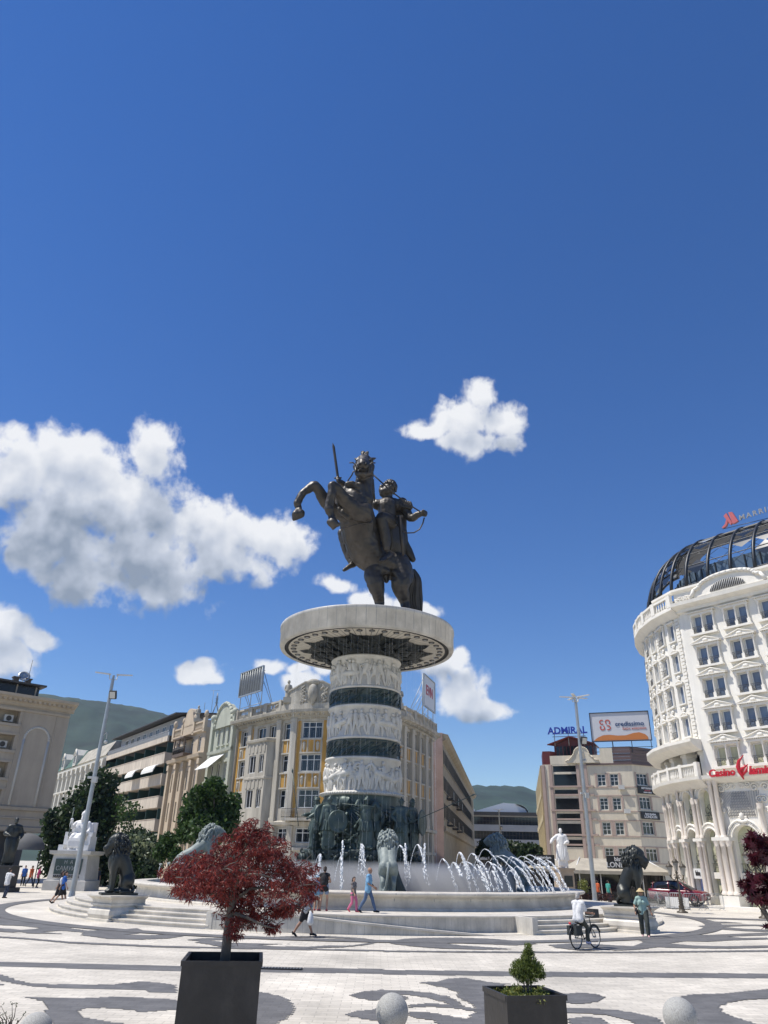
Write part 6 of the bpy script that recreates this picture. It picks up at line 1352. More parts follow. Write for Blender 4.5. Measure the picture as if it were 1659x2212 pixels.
q0 = af.P(a0 + 2.6, 20.9, -.6); ag = thing('roof_sign', 'big blue capital letters on a steel frame above the dark red attic', 'sign', q0)
text('letters', 'ADMIRAL', 1.35, q0, (ad.x, ad.y), BLUEL, ag, .12, .04, space=1.0)
b = MB()
for s in (.4, 2.6, 5.0): p = af.P(a0 + s, 18.8, -.75); b.tube([p, p + Vector((0, 0, 2.2))], .06, 5)
for z in (20.1, 20.5): b.tube([af.P(a0 + .1, z, -.75), af.P(a0 + 5.3, z, -.75)], .05, 5)
b.build('sign_frame', STEEL, ag, True)
# ------------------------------------------------------------------ cafe pavilions
TARP = mat('cream_awning_cloth', (0.38, 0.345, 0.28), .85, .16, 1.2, bump=.15, bscale=4)
def cafe(name, label, xl, xr, yf, Y, depth, ridge, sign):
    a, b_ = AT(xl, yf, Y), AT(xr, yf, Y); z = (a.z + b_.z) / 2; c = (a + b_) / 2; r = thing(name, label, 'cafe', (c.x, Y, 0)); L = b_.x - a.x
    b = MB(); b.box((0, depth/2 + .9, z/2), (L - 1.0, depth, z)); b.build('dark_front', SHOP, r)
    b = MB(); x0, x1 = -L/2, L/2
    b.add([(x0, 0, z), (x1, 0, z), (x1 - 1.4, 3.0, z + ridge), (x0 + 1.4, 3.0, z + ridge), (x0, 6, z), (x1, 6, z)], [(0, 1, 2, 3), (1, 5, 2), (4, 0, 3), (3, 2, 5, 4)])
    b.add([(x0, 0, z), (x1, 0, z), (x1, -.02, z - .28), (x0, -.02, z - .28)], [(0, 1, 2, 3)]); b.build('awning', TARP, r)
    b = MB()
    b.tube([(x0, .12, z - .12), (x1, .12, z - .12)], .05, 5)
    for x in (x0, x1, (x0 + x1)/2): b.tube([(x*.98, .1, z - .1), (x*.98 - (x > 0)*1.3 + (x < 0)*1.3, 3.0, z + ridge + .06)], .06, 5)
    for i in range(5): x = x0 + .6 + (L - 1.2)*i/4; b.tube([(x, .5, 0), (x, .5, z)], .05, 5)
    b.build('awning_frame', WFRAME, r)
    for i in range(6):
        x = x0 + 1 + (L - 2)*i/5; b = MB(); b.box((x, .86, z*.45), (L/6 - .15, .06, z*.85)); b.build('window', BLACKG, r)
    if sign: 
        w, h, lines, sx_ = sign; b = MB(); b.box((sx_, .6, z + h*.62), (w, .12, h)); b.build('sign_board', BOARD, r)
        for bd, sz, dz in lines: text('letters', bd, sz, Vector((c.x + sx_, Y + .53, z + h*.12 + dz)), (1, 0), WLET, r, .012, .012)
    return r
cafe('cafe_pavilion', 'dark cafe pavilion with cream awning and bistro LONDON board behind the right lion', 1240, 1450, 1882, 73, 6, 1.05, (2.6, 1.15, (('bistro', .5, .85), ('LONDON', .62, .36)), .1))
cafe('cafe_pavilion', 'dark cafe with pale awning and black sign behind the standing marble statue', 1160, 1236, 1876, 80, 5, 1.0, (2.4, 1.1, (('Amsterdam', .36, .85), ('trend', .55, .38)), -1.0))
# ------------------------------------------------------------------ white hotel
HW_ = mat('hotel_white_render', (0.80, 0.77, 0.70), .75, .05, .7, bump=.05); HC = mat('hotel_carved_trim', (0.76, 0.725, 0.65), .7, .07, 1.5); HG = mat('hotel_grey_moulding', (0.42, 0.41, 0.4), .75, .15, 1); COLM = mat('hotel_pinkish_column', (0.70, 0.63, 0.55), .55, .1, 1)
YEL = mat('pale_yellow_blind', (0.5, 0.49, 0.33), .7, .2, 2); CURT = mat('glass_with_curtain', (0.26, 0.32, 0.42), .12, .55, .5, spec=.6, col2=(0.06, .085, .14))
hp_ = [(31.9, 80), (29.6, 77), (28.1, 74), (27.1, 71.2), (26.6, 68.3), (26.7, 65.3), (27.4, 62.4), (27.4 + .64*15, 62.4 - .77*15)]
hf = Fac(hp_); h0 = hf.L[6]; hE = hf.L[-1]
ht = bld('white_hotel', 'ornate white hotel with a rounded corner bay, arcades and a dark steel ribbed dome', 'hotel', (30, 62))
ZR = (21.5, 18.65, 15.85, 13.05); FL = [1.15, 4.15, 7.15, 10.15]; BAYS = [h0 - 1.9, h0 - 3.7, h0 - 5.6, h0 - 7.5, h0 - 9.3, h0 - 11.2, h0 - 13.0, h0 - 14.8]
H = []
for z in ZR: 
    for s in FL: H += [(h0 + s, h0 + s + .78, z, z + 1.65), (h0 + s + 1.02, h0 + s + 1.8, z, z + 1.65)]
    for i, s in enumerate(BAYS): w = .95 if i % 2 else .75; H.append((s, s + w, z + (.0 if i % 2 == 0 else .1), z + 1.6))
for s in FL: H += [(h0 + s, h0 + s + .78, 10.3, 11.85), (h0 + s + 1.02, h0 + s + 1.8, 10.3, 11.85)]
UPZ = 12.35; dirty(HW_, 1.0, .9, 1.02, (1.5, 1.5, .2))
b = MB(); hf.wall(b, 0, h0, UPZ, 24.2, H, .28); hf.wall(b, h0, hE, 9.6, 24.2, H, .28)
P = [(p.x, p.y, 24.15) for p in hf.p] + [(48, 70, 24.15), (45, 84, 24.15)]; b.add(P, [tuple(range(len(P)))])
hf.box(b, 0, h0 + .05, UPZ - .1, UPZ, -2.5, 0); b.build('wall', HW_, ht, True)
for i, h in enumerate(H):
    low = h[2] < 11; window(ht, hf, h[0] + .02, h[2] + .02, h[1]-h[0]-.04, h[3]-h[2]-.04, 'plain', WFRAME, YEL if low else CURT, -.16)
# surrounds for the paired windows, one mesh copied along the wall
def surround(ped):
    b = MB()
    for x in (-.12, .9, 1.92):
        b.lathe([(.11, 0), (.11, .38), (.07, .42), (.085, .48), (.07, 1.4), (.1, 1.48), (.13, 1.55), (.13, 1.66)], 8, c=(x, -.16)); b.box((x, -.14, .2), (.26, .26, .4))
    b.box((.9, -.15, -.1), (2.5, .42, .18)); b.box((.9, -.12, 1.74), (2.35, .36, .16))
    for i in range(16): b.box((-.2 + i*.147, -.3, 1.86), (.08, .14, .09))
    b.box((.9, -.2, 1.94), (2.6, .5, .08))
    if ped:
        M = Matrix(((1, 0, 0, 0), (0, 0, -1, -.02), (0, 1, 0, 0), (0, 0, 0, 1))); b.prism([(-.45, 1.98), (2.25, 1.98), (.9, 2.42)], .24, M); b.tube([(-.5, -.3, 2.0), (.9, -.3, 2.47), (2.3, -.3, 2.0)], .06, 5); b.ball((.9, -.3, 2.17), (.25, .08, .13))
    r = MB()
    for x0 in (.0, 1.02):
        for z in (.08, .6): r.tube([(x0, -.27, z), (x0 + .78, -.27, z)], .018, 4)
        for k in range(8): r.tube([(x0 + .05 + k*.1, -.27, .08), (x0 + .05 + k*.1, -.27, .6)], .011, 4)
        for k in (.2, .58): r.tube([(x0 + k + .13*math.cos(t*.7), -.28, .33 + .17*math.sin(t*.7)) for t in range(10)], .014, 4)
    return b.mesh('window_surround', HC), r.mesh('window_railing', IRON)
sp_, sn_ = surround(True), surround(False)
def onwall(me, name, s, z, o=0.0):
    a = hf.ang(s); c = hf.P(s, z, o); return put(name, me, ht, True, c, (0, 0, a))
for z in ZR + (10.3,):
    for s in FL:
        m_ = sn_ if z > 21 else sp_; q = onwall(m_[0], 'window_surround', h0 + s, z); put('window_railing', m_[1], q)
def bsur(w, balc):
    b = MB(); b.box((w/2, -.06, -.08), (w + .35, .24, .12)); b.box((-.1, -.05, .8), (.12, .14, 1.65)); b.box((w + .1, -.05, .8), (.12, .14, 1.65)); b.box((w/2, -.1, 1.72), (w + .4, .3, .12)); b.tube([(-.15, -.14, 1.78), (w/2, -.14, 2.05), (w + .15, -.14, 1.78)], .06, 5); b.ball((w/2, -.1, 1.95), (.16, .1, .12)); b.ball((w/2, -.06, -.45), (.17, .1, .16))
    b.tube([(w/2 - .25, -.05, -.36), (w/2 - .1, -.1, -.62), (w/2 + .1, -.1, -.62), (w/2 + .25, -.05, -.36)], .05, 5)
    r = MB()
    if balc:
        for z in (.06, .55): r.tube([(0, -.2, z), (w, -.2, z)], .018, 4)
        for k in range(7): r.tube([(w*k/6, -.2, .06), (w*k/6, -.2, .55)], .014, 4)
    return b.mesh('window_surround', HC), r.mesh('window_railing', IRON) if balc else None
bs0, bs1 = bsur(.75, False), bsur(.95, True)
for z in ZR:
    for i, s in enumerate(BAYS):
        m_ = bs1 if i % 2 else bs0; q = onwall(m_[0], 'window_surround', s, z + .02)
        if m_[1]: put('window_railing', m_[1], q)
b = MB()                                                 # quoins and mouldings
for s in (h0 - .55, h0 - 4.25, h0 - 8.05, h0 - 11.75):
    for k in range(36): z = 12.6 + k*.31; hf.box(b, s - .28 + .06*(k % 2), s + .28 - .06*(k % 2), z, z + .24, 0, .1)
b.build('quoin', HC, ht, True)
b = MB(); hf.mould(b, h0 - .1, hE, [(0, 23.6), (.3, 23.7), (.35, 23.95), (.9, 24.2), (.95, 24.5), (0, 24.6)]); hf.mould(b, 0, h0 - .1, [(0, 23.4), (.2, 23.5), (.7, 23.9), (.9, 24.0), (.9, 24.2), (0, 24.25)])
hf.box(b, h0 - .1, hE, 24.5, 25.6, -.5, .3); hf.mould(b, h0 - 3, hE, [(.3, 25.5), (.6, 25.7), (.6, 25.9), (0, 26.0)])
P = [(h0 + 1.9, 24.6), (h0 + 2.3, 25.3)] + [(h0 + 5.2 + 2.5*math.cos(R(180 - a)), 25.35 + .8*math.sin(R(a))) for a in range(0, 181, 12)] + [(h0 + 8.1, 25.3), (h0 + 8.5, 24.6)]
n = len(P); f_ = [hf.P(s, z, .75) for s, z in P]; bk = [hf.P(s, z, -.3) for s, z in P]; b.add(f_ + bk, [tuple(range(n)), tuple(range(2*n-1, n-1, -1))] + [(i, i+n, (i+1) % n + n, (i+1) % n) for i in range(n)])
for (s0, z0), (s1, z1) in zip(P, P[1:]): b.tube([hf.P(s0, z0, .85), hf.P(s1, z1, .85)], .16, 6)
rnd = random.Random(9)
for k in range(24): s = h0 + .2 + rnd.uniform(0, 1.8); z = 24.75 + .3*rnd.random(); b.tube([hf.P(s + .16*math.cos(t), z + .13*math.sin(t), .36) for t in range(6)], .045, 5)
hf.box(b, 0, h0 - .1, 24.2, 24.35, 0, .85)
b.build('cornice', HC, ht, True)
b = MB(); P = [(h0 + 5.2 + 1.55*math.cos(R(180 - a)), 24.75 + .85*math.sin(R(a))) for a in range(0, 181, 15)]; f_ = [hf.P(s, z, .78) for s, z in P]; b.add(f_, [tuple(range(len(P)))]); b.build('lunette', DFRAME, ht, True)
b = MB()
for k in range(20): s = h0 + 3.7 + k*.158; b.tube([hf.P(s, 24.75, .84), hf.P(s, 24.75 + .85*math.sqrt(max(0, 1 - ((s - h0 - 5.2)/1.55)**2)), .84)], .022, 4)
b.build('lunette_bars', WFRAME, ht, True)
b = MB(); hf.box(b, 0, h0 - .2, 25.2, 25.4, .55, .85)
for i in range(8): s = h0 - .4 - i*2.3; hf.box(b, s - .25, s + .25, 24.3, 25.45, .5, .88)
for i in range(7): baluster_row(b, hf, h0 - .4 - (i + 1)*2.3 + .3, h0 - .4 - i*2.3 - .3, 24.35, 25.2, .7, .3, .2)
b.build('roof_balustrade', HC, ht, True)
# loggia, terrace and arcade of the bay
b = MB(); prof = [(0, 12.35), (-.2, 11.9), (.1, 11.7), (1.0, 12.1), (1.25, 12.35), (1.25, 12.6), (0, 12.62)]; hf.mould(b, 0, h0 - .02, prof); b.build('bay_soffit', HC, ht, True)
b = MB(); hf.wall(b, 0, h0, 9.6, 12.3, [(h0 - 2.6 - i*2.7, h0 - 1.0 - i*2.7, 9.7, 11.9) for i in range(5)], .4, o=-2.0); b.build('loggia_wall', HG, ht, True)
b = MB(); hf.box(b, 0, h0, 9.7, 11.9, -2.6, -2.4); b.build('loggia_glass', BLACKG, ht, True)
b = MB()
for i in range(6): s = h0 - .5 - i*2.7; hf.box(b, s - .4, s + .4, 9.6, 12.0, -1.2, -.3); hf.box(b, s - .5, s + .5, 11.5, 11.75, -1.3, -.2)
b.build('loggia_pier', HC, ht, True)
b = MB(); hf.mould(b, 0, h0 + .1, [(0, 8.7), (.3, 8.8), (.8, 9.2), (1.1, 9.35), (1.15, 9.6), (-2, 9.62)]); hf.mould(b, h0 + .1, hE, [(0, 9.0), (.5, 9.2), (.9, 9.35), (.95, 9.62), (0, 9.66)]); b.build('terrace_ledge', HC, ht, True)
b = MB(); hf.box(b, 0, h0 + .1, 10.45, 10.62, .8, 1.1)
for i in range(9): s = h0 - .1 - i*1.9; hf.box(b, s - .18, s + .18, 9.6, 10.7, .75, 1.12)
for i in range(8): baluster_row(b, hf, h0 - .1 - (i+1)*1.9 + .22, h0 - .1 - i*1.9 - .22, 9.62, 10.45, .95, .2, .17)
b.build('terrace_balustrade', HC, ht, True)
# two-storey arcade: openings with arched heads
def arch_wall(mb, fac, s0, s1, z0, z1, arcs, o=0.0, depth=.5):
    """wall with round-headed openings (s centre, half width, sill, spring)"""
    edges = [s0]
    for (c, w, sill, spr) in arcs:
        a, b_ = c - w, c + w; fac.wall(mb, edges[-1], a, z0, z1, [], o=o); edges.append(b_); K = 14
        xs = [c - w*math.cos(math.pi*i/K) for i in range(K + 1)]
        for x0, x1 in zip(xs, xs[1:]):
            y0 = spr + math.sqrt(max(0, w*w - (x0 - c)**2)); y1 = spr + math.sqrt(max(0, w*w - (x1 - c)**2))
            mb.quad(fac.P(x0, y0, o), fac.P(x1, y1, o), fac.P(x1, z1, o), fac.P(x0, z1, o)); mb.quad(fac.P(x0, y0, o), fac.P(x0, y0, o - depth), fac.P(x1, y1, o - depth), fac.P(x1, y1, o))
        if sill > z0 + .01: fac.wall(mb, a, b_, z0, sill, [], o=o); mb.quad(fac.P(a, sill, o), fac.P(b_, sill, o), fac.P(b_, sill, o - depth), fac.P(a, sill, o - depth))
        for x in (a, b_): mb.quad(fac.P(x, sill, o), fac.P(x, spr, o), fac.P(x, spr, o - depth), fac.P(x, sill, o - depth))
    fac.wall(mb, edges[-1], s1, z0, z1, [], o=o)
AC_ = [h0 - .75 - i*2.45 for i in range(6)][::-1]; FC_ = [h0 + 2.3, h0 + 5.6, h0 + 8.9]
b = MB(); arch_wall(b, hf, 0, h0 + .5, 6.0, 9.2, [(c, .72, 6.1, 7.95) for c in AC_]); arch_wall(b, hf, 0, h0 + .5, 0, 6.0, [(c, .8, .1, 4.85) for c in AC_]); arch_wall(b, hf, h0 + .5, hE, 0, 9.6, [(c, 1.0, .1, 4.85) for c in FC_]); b.build('arcade_wall', HW_, ht, True)
b = MB()
for arcs in ([(c, .72, 7.95) for c in AC_], [(c, .8, 4.85) for c in AC_], [(c, 1.0, 4.85) for c in FC_]):
    for c, w, spr in arcs:
        for rr, rad, o in ((w + .1, .09, .06), (w + .27, .08, .04), (w + .42, .1, .1)): b.tube([hf.P(c - rr*math.cos(math.pi*i/14), spr + rr*math.sin(math.pi*i/14), o) for i in range(15)], rad, 5)
b.build('arch_moulding', HC, ht, True)
b = MB()
for arcs in ([(c, .72, 6.12, 8.7) for c in AC_], [(c, .8, .12, 5.6) for c in AC_], [(c, 1.0, .12, 5.8) for c in FC_]):
    for c, w, z0, z1 in arcs: hf.box(b, c - w, c + w, z0, z1, -.6, -.45)
b.build('arch_glazing', YEL, ht, True)
b = MB()
rnd = random.Random(21)
for c, w, z0 in [(c, .72, 6.12) for c in AC_] + [(c, .8, 2.55) for c in AC_] + [(c, 1.0, 2.55) for c in FC_]:
    for k in range(9): s = c - w + 2*w*(k + .5)/9; b.tube([hf.P(s, z0, -.3), hf.P(s, z0 + .55, -.3)], .015, 4)
    for z in (z0, z0 + .58): b.tube([hf.P(c - w, z, -.3), hf.P(c + w, z, -.3)], .02, 4)
    for cx, cz, r_ in ((-.35, .95, .25), (.35, .95, .25), (0, 1.2, .2), (-.2, .7, .14), (.2, .7, .14)): b.tube([hf.P(c + cx*w/.8 + r_*math.cos(t*.5), z0 + cz + r_*math.sin(t*.5), -.3) for t in range(14)], .018, 4)
    b.tube([hf.P(c - .3, z0 + .6, -.3), hf.P(c, z0 + .12, -.28), hf.P(c + .3, z0 + .6, -.3)], .02, 4)
b.build('iron_screen', IRON, ht, True)
b = MB()
for c, w in [(c, .8) for c in AC_] + [(c, 1.0) for c in FC_]: hf.box(b, c - w, c + w, 2.05, 2.5, -.42, -.2)
b.build('transom', HC, ht, True)
b = MB()                                                 # black crown and scroll emblem on the doors
for c in [AC_[-1], AC_[-2], FC_[0]]:
    for (x0, z0), (x1, z1) in (((-.5, .3), (-.1, 1.5)), ((-.1, 1.5), (.3, .5)), ((.3, .5), (.55, 1.2)), ((-.5, .9), (.3, 1.6)), ((.1, .1), (.5, .9))): b.tube([hf.P(c + x0, z0 + .1, -.42), hf.P(c + (x0+x1)/2 + .1, (z0+z1)/2 + .2, -.42), hf.P(c + x1, z1 + .1, -.42)], .07, 5)
    for k in range(5): b.ball(hf.P(c - .28 + k*.14, 1.88, -.42), .05)
c = AC_[-1]; dd = [(0, 5.3), (.28, 4.55), (0, 3.7), (-.28, 4.55), (0, 5.3)]
b.tube([hf.P(c + x, z, -.42) for x, z in dd], .03, 4)
for k in (-.08, .04, .14): b.tube([hf.P(c + k, 4.75, -.42), hf.P(c + k - .06, 4.5, -.42), hf.P(c + k + .02, 4.35, -.42)], .025, 4)
b.build('emblem', IRON, ht, True)
b = MB()                                                 # clustered columns
def column(s, z0, z1, r_, o):
    p = hf.P(s, 0, o); b.lathe([(r_*1.5, z0), (r_*1.5, z0 + .1), (r_*1.2, z0 + .2), (r_, z0 + .3), (r_*.92, z1 - .45), (r_*1.1, z1 - .42), (r_*1.0, z1 - .36), (r_*1.45, z1 - .1), (r_*1.5, z1)], 12, c=(p.x, p.y))
mids = [(a + b_)/2 for a, b_ in zip(AC_, AC_[1:])] + [AC_[0] - 1.2]
for s in mids:
    for ds in (-.3, 0, .3): column(s + ds, .75, 4.75, .15, .32 if ds == 0 else .2); column(s + ds, 5.0, 8.0, .13, .3 if ds == 0 else .18)
    column(s, 7.9, 9.3, .12, .3)
for s in (h0 + .45, h0 + .95, h0 + 3.95, h0 + 7.2, h0 + 10.5):
    for ds in (-.25, .2): column(s + ds, .95, 4.75, .2, .45)
for s in (h0 + .35, h0 + .8): column(s, 4.9, 9.3, .19, .4)
column(h0 + 4.0, 4.9, 7.4, .17, .3)
b.build('column', COLM, ht, True)
b = MB()
for s in mids: hf.box(b, s - .55, s + .55, 0, .75, 0, .6); hf.box(b, s - .55, s + .55, 4.75, 4.98, 0, .5)
for s in (h0 + .7, h0 + 3.95, h0 + 7.2, h0 + 10.5): hf.box(b, s - .75, s + .75, 0, .9, 0, .85); hf.box(b, s - .7, s + .7, 4.75, 5.0, 0, .75)
hf.box(b, h0 - 6, hE, -.05, .22, .6, 2.0); b.build('column_base', HC, ht, True)
b = MB()                                                 # scroll relief and lattice above the flat arches
for i in range(26):
    for e in (-1, 1): s = h0 + 2.35 + (i - 13)*.13; b.tube([hf.P(s, 6.45, .06), hf.P(s + e*.3, 7.4, .06), hf.P(s + e*.6, 8.35, .06)], .022, 4) if abs(i - 13) < 9 else None
b.build('lattice', HG, ht, True)
b = MB()
for c0 in (h0 + 2.35, h0 + 5.9):
    for e in (-1, 1):
        for (x, z, r_, t0) in ((1.35, 8.6, .34, 0), (1.6, 7.7, .28, 1), (1.5, 7.0, .22, 2), (.85, 8.85, .26, 3), (.35, 8.75, .2, 0), (.55, 6.0, .25, 2), (.25, 6.3, .18, 1)):
            b.tube([hf.P(c0 + e*(x + (r_*(1 - t/22))*math.cos(t*.5 + t0)), z + (r_*(1 - t/22))*math.sin(t*.5 + t0), .08) for t in range(20)], .065, 5)
    b.ball(hf.P(c0, 6.5, .15), (.2, .16, .28)); b.chain([(*hf.P(c0 - .4, 6.2, .1), .1), (*hf.P(c0, 6.1, .16), .14), (*hf.P(c0 + .4, 6.2, .1), .1)], 8)
b.build('scroll_relief', HC, ht, True)
# dome of steel ribs over a dark glazed storey
DST = mat('dark_dome_steel', (0.028, 0.032, 0.038), .4, metal=.3); DGL = mat('dome_dark_panel', (0.02, 0.026, 0.036), .12, spec=.6); DPL = mat('dome_pale_panel', (0.3, .33, .36), .25); DBL = mat('dome_blue_glass', (0.10, 0.14, 0.19), .08, spec=.7)
def dm(s, u): a = R(8 + 74*u); return hf.P(s, 25.6 + 6.4*math.sin(a), -.7 - 4.4*(1 - math.cos(a)))
SR = [4.6 + i*2.15 for i in range(int((hE - 4.6) / 2.15) + 1)]
b = MB()
for s in SR: b.tube([dm(s, k/10) for k in range(11)], .16, 6)
b.build('dome_rib', DST, ht, True)
b = MB()
for u in (.0, .25, .45, .62, .78, .9, 1.0): b.tube([dm(s, u) for s in np.linspace(4.6, hE, 60)], .045 if u < .95 else .16, 4)
for i, s in enumerate(SR[:-1]):
    for k in range(4): b.tube([dm(s, .1 + k*.22), dm(s + 2.15, .1 + (k + 1)*.22)], .025, 4); b.tube([dm(s + 2.15, .1 + k*.22), dm(s, .1 + (k + 1)*.22)], .025, 4)
b.build('dome_lattice', DST, ht, True)
b = MB(); rnd = random.Random(31)
for i, s in enumerate(SR[:-1]):
    for k in range(5):
        if rnd.random() < .62:
            u = .12 + k*.19; b.cur = 1 if (k > 2 and rnd.random() < .6) else 0; w = 1.0; b.quad(dm(s + 1.07 - w, u + .09), dm(s + 1.07, u), dm(s + 1.07 + w, u + .09), dm(s + 1.07, u + .2))
b.build('dome_panel', [DGL, DPL], ht, True)
b = MB(); hf.box(b, 1, hE, 24.2, 24.9, -4, -.4); hf.mould(b, 1, hE, [(-.4, 24.3), (-.15, 24.5), (-.1, 25.2), (-.5, 25.4)]); b.build('dome_base', HC, ht, True)
b = MB(); hf.box(b, 5.5, hE, 24.9, 29.2, -4.9, -3.9); b.build('dome_glass_wall', DBL, ht, True)
b = MB()
for i in range(int(hE / 1.5)): s = 5.6 + i*1.5; hf.box(b, s, s + .1, 24.9, 29.2, -3.9, -3.8)
hf.box(b, 6, hE, 31.75, 31.95, -6.5, -4.6); b.build('dome_mullion', DST, ht, True)
# roof letters and red casino sign
def hhit(x, y, o):
    p = Vector(hf.p[6]) + hf.m[7] * o; n_ = hf.m[7]; r = ray(x, y); t = (p - Vector((0, 0))).dot(n_) / Vector((r.x, r.y)).dot(n_); return CAM + r * t
td = hf.t[6]; SIGN1 = mat('roof_letter_grey', (0.26, .27, .29), .5); PINKM = mat('pink_red_logo', (0.5, 0.12, 0.12), .4)
P7 = lambda zx, zy: hhit((2000 + zx/2.514)/1.507, (1620 + zy/2.514)/1.507, -4.9)
pc = P7(1080, 175); rs_ = thing('roof_sign', 'pink red slanted M emblem and dark capital letters on the dome edge', 'sign', pc)
b = MB(); n_ = hf.m[7]
for poly in (((893,150),(915,125),(962,205),(950,222)), ((930,120),(962,116),(1012,190),(985,208),(968,214)), ((878,246),(905,215),(915,175),(928,200),(915,232),(892,250))):
    f_ = [P7(*q) for q in poly]; bk = [p - Vector((n_.x, n_.y, 0)) * .25 for p in f_]; n = len(poly); b.add(f_ + bk, [tuple(range(n)), tuple(range(2*n-1, n-1, -1))] + [(i, i+n, (i+1) % n + n, (i+1) % n) for i in range(n)])
b.build('emblem', PINKM, rs_, True)
text('letters', 'MARRIOTT', .72, P7(1022, 170) , (td.x, td.y), SIGN1, rs_, .06, .012, align='LEFT', space=1.35)
b = MB(); b.tube([P7(885, 258), P7(1300, 158)], .03, 4); b.build('sign_rail', DST, rs_, True)
RED = mat('red_sign_letters', (0.5, 0.015, 0.03), .35)
P14 = lambda zx, zy: hhit((2050 + zx/3.687)/1.507, (2350 + zy/3.687)/1.507, 1.0)
cs = thing('casino_sign', 'red script casino sign with a flame shaped initial on the terrace ledge', 'sign', P14(1300, 620))
text('letters', 'Casino', .78, P14(945, 625), (td.x, td.y), RED, cs, .08, .02, align='LEFT', shear=.2); text('letters', 'lamingo', .82, P14(1425, 588), (td.x, td.y), RED, cs, .08, .03, align='LEFT', shear=.25)
b = MB()
for pts, rr in ((((1365,395),(1310,470),(1300,540),(1320,600),(1345,640),(1370,690)), (.02,.12,.17,.15,.12,.05)), (((1345,620),(1365,570),(1380,510)), (.06,.08,.04)), (((1320,600),(1350,560),(1420,510)), (.1,.12,.03)), (((1355,640),(1400,590),(1410,530)), (.08,.1,.05))): b.tube([P14(*q) for q in pts], rr, 6)
b.build('initial', RED, cs, True)
fb = thing('shop_sign', 'small white shop board and bright poster in the hotel arcade left of the red car', 'sign', hf.P(AC_[-2], 2.4, -.1)); c = AC_[-2]; t = hf.tan(c)
b = MB(); hf.box(b, c - .82, c + .82, 2.0, 2.75, -.2, .08); b.build('board', WFRAME, fb, True); text('letters', 'fabu', .5, hf.P(c, 2.4, .09), (t.x, t.y), BOARD, fb, .01, .02)
b = MB(); b.quad(*[hf.P(c + x, z, -.38) for x, z in ((-.75, .3), (.75, .3), (.75, 2.0), (-.75, 2.0))]); b.build('poster', mat('poster_blue_pink', (0.08, .3, .62), .3, col2=(.62, .4, .62), scale=1.6, coord='Object', detail=2), fb, True)
# ------------------------------------------------------------------ foliage
def leafmat(name, c1, c2, trans=.35):
    m = bpy.data.materials.new(name); m.use_nodes = True; t = m.node_tree; t.nodes.clear(); o = t.nodes.new('ShaderNodeOutputMaterial'); d = t.nodes.new('ShaderNodeBsdfPrincipled'); d.inputs['Roughness'].default_value = .5; tr = t.nodes.new('ShaderNodeBsdfTranslucent'); mx = t.nodes.new('ShaderNodeMixShader'); mx.inputs[0].default_value = trans
    g = t.nodes.new('ShaderNodeNewGeometry'); r = t.nodes.new('ShaderNodeValToRGB'); r.color_ramp.elements[0].color = (*c2, 1); r.color_ramp.elements[1].color = (*c1, 1)
    t.links.new(g.outputs['Random Per Island'], r.inputs[0]); t.links.new(r.outputs[0], d.inputs['Base Color']); t.links.new(r.outputs[0], tr.inputs[0]); t.links.new(d.outputs[0], mx.inputs[1]); t.links.new(tr.outputs[0], mx.inputs[2]); t.links.new(mx.outputs[0], o.inputs[0]); return m
GREENL = leafmat('green_leaves', (0.07, 0.13, 0.028), (0.018, 0.045, 0.012)); DARKL = leafmat('dark_green_leaves', (0.04, 0.075, 0.022), (0.01, 0.024, 0.01)); BLOOM = leafmat('leaves_with_pale_blossom', (0.3, 0.34, 0.2), (0.015, 0.04, 0.012)); REDL_ = leafmat('red_maple_leaves', (0.31, 0.05, 0.036), (0.065, 0.012, 0.016), .42); PURL = leafmat('purple_maple_leaves', (0.10, 0.012, 0.022), (0.035, 0.006, 0.012), .35); CONL = leafmat('conifer_leaves', (0.20, 0.24, 0.05), (0.045, 0.08, 0.018))
BARK = mat('grey_bark', (0.13, 0.11, 0.09), .9, .3, 8, bump=.5, bscale=20); PALEBARK = mat('pale_branch', (0.12, 0.105, 0.09), .85, .2, 8)
def leaves(clumps, n, size, m, name, parent, rng, aspect=.55, droop=0.0, star=False):
    """many small leaf faces spread through overlapping clumps"""
    w = np.array([c[3] * c[4] * c[5] for c in clumps]) ** .7; idx = rng.choice(len(clumps), n, p=w / w.sum()); C_ = np.array(clumps)[idx]
    d = rng.normal(size=(n, 3)); d /= np.linalg.norm(d, axis=1)[:, None]; rad = rng.uniform(0, 1, n) ** .42
    sub = rng.normal(size=(n, 3)) * .10
    P = C_[:, :3] + (d * rad[:, None] + sub) * C_[:, 3:6]
    a = rng.normal(size=(n, 3)); a[:, 2] -= droop * 2.2; a += d * .5; a /= np.linalg.norm(a, axis=1)[:, None]; b = np.cross(a, rng.normal(size=(n, 3))); b /= np.linalg.norm(b, axis=1)[:, None]
    s = size * rng.uniform(.6, 1.3, n)[:, None]
    if star:
        k = 7; vs = np.zeros((n, 2 * k + 1, 3)); vs[:, 0] = P
        for i in range(2 * k):
            t = math.pi * 2 * i / (2 * k); r = 1.0 if i % 2 == 0 else .34
            if i % 2 == 0 and i in (6, 8): r = .65
            vs[:, i + 1] = P + (a * math.cos(t) + b * math.sin(t)) * s * r * .6
        fs = [(o * (2*k+1), o * (2*k+1) + 1 + i, o * (2*k+1) + 1 + (i + 1) % (2*k)) for o in range(n) for i in range(2 * k)]
        vs = vs.reshape(-1, 3)
    else:
        vs = np.stack([P - a * s * .5, P + b * s * aspect * .5, P + a * s * .5, P - b * s * aspect * .5], 1).reshape(-1, 3); fs = [(4*i, 4*i+1, 4*i+2, 4*i+3) for i in range(n)]
    me = bpy.data.meshes.new(name); me.from_pydata(vs.tolist(), [], fs); me.materials.append(m); return put(name, me, parent)
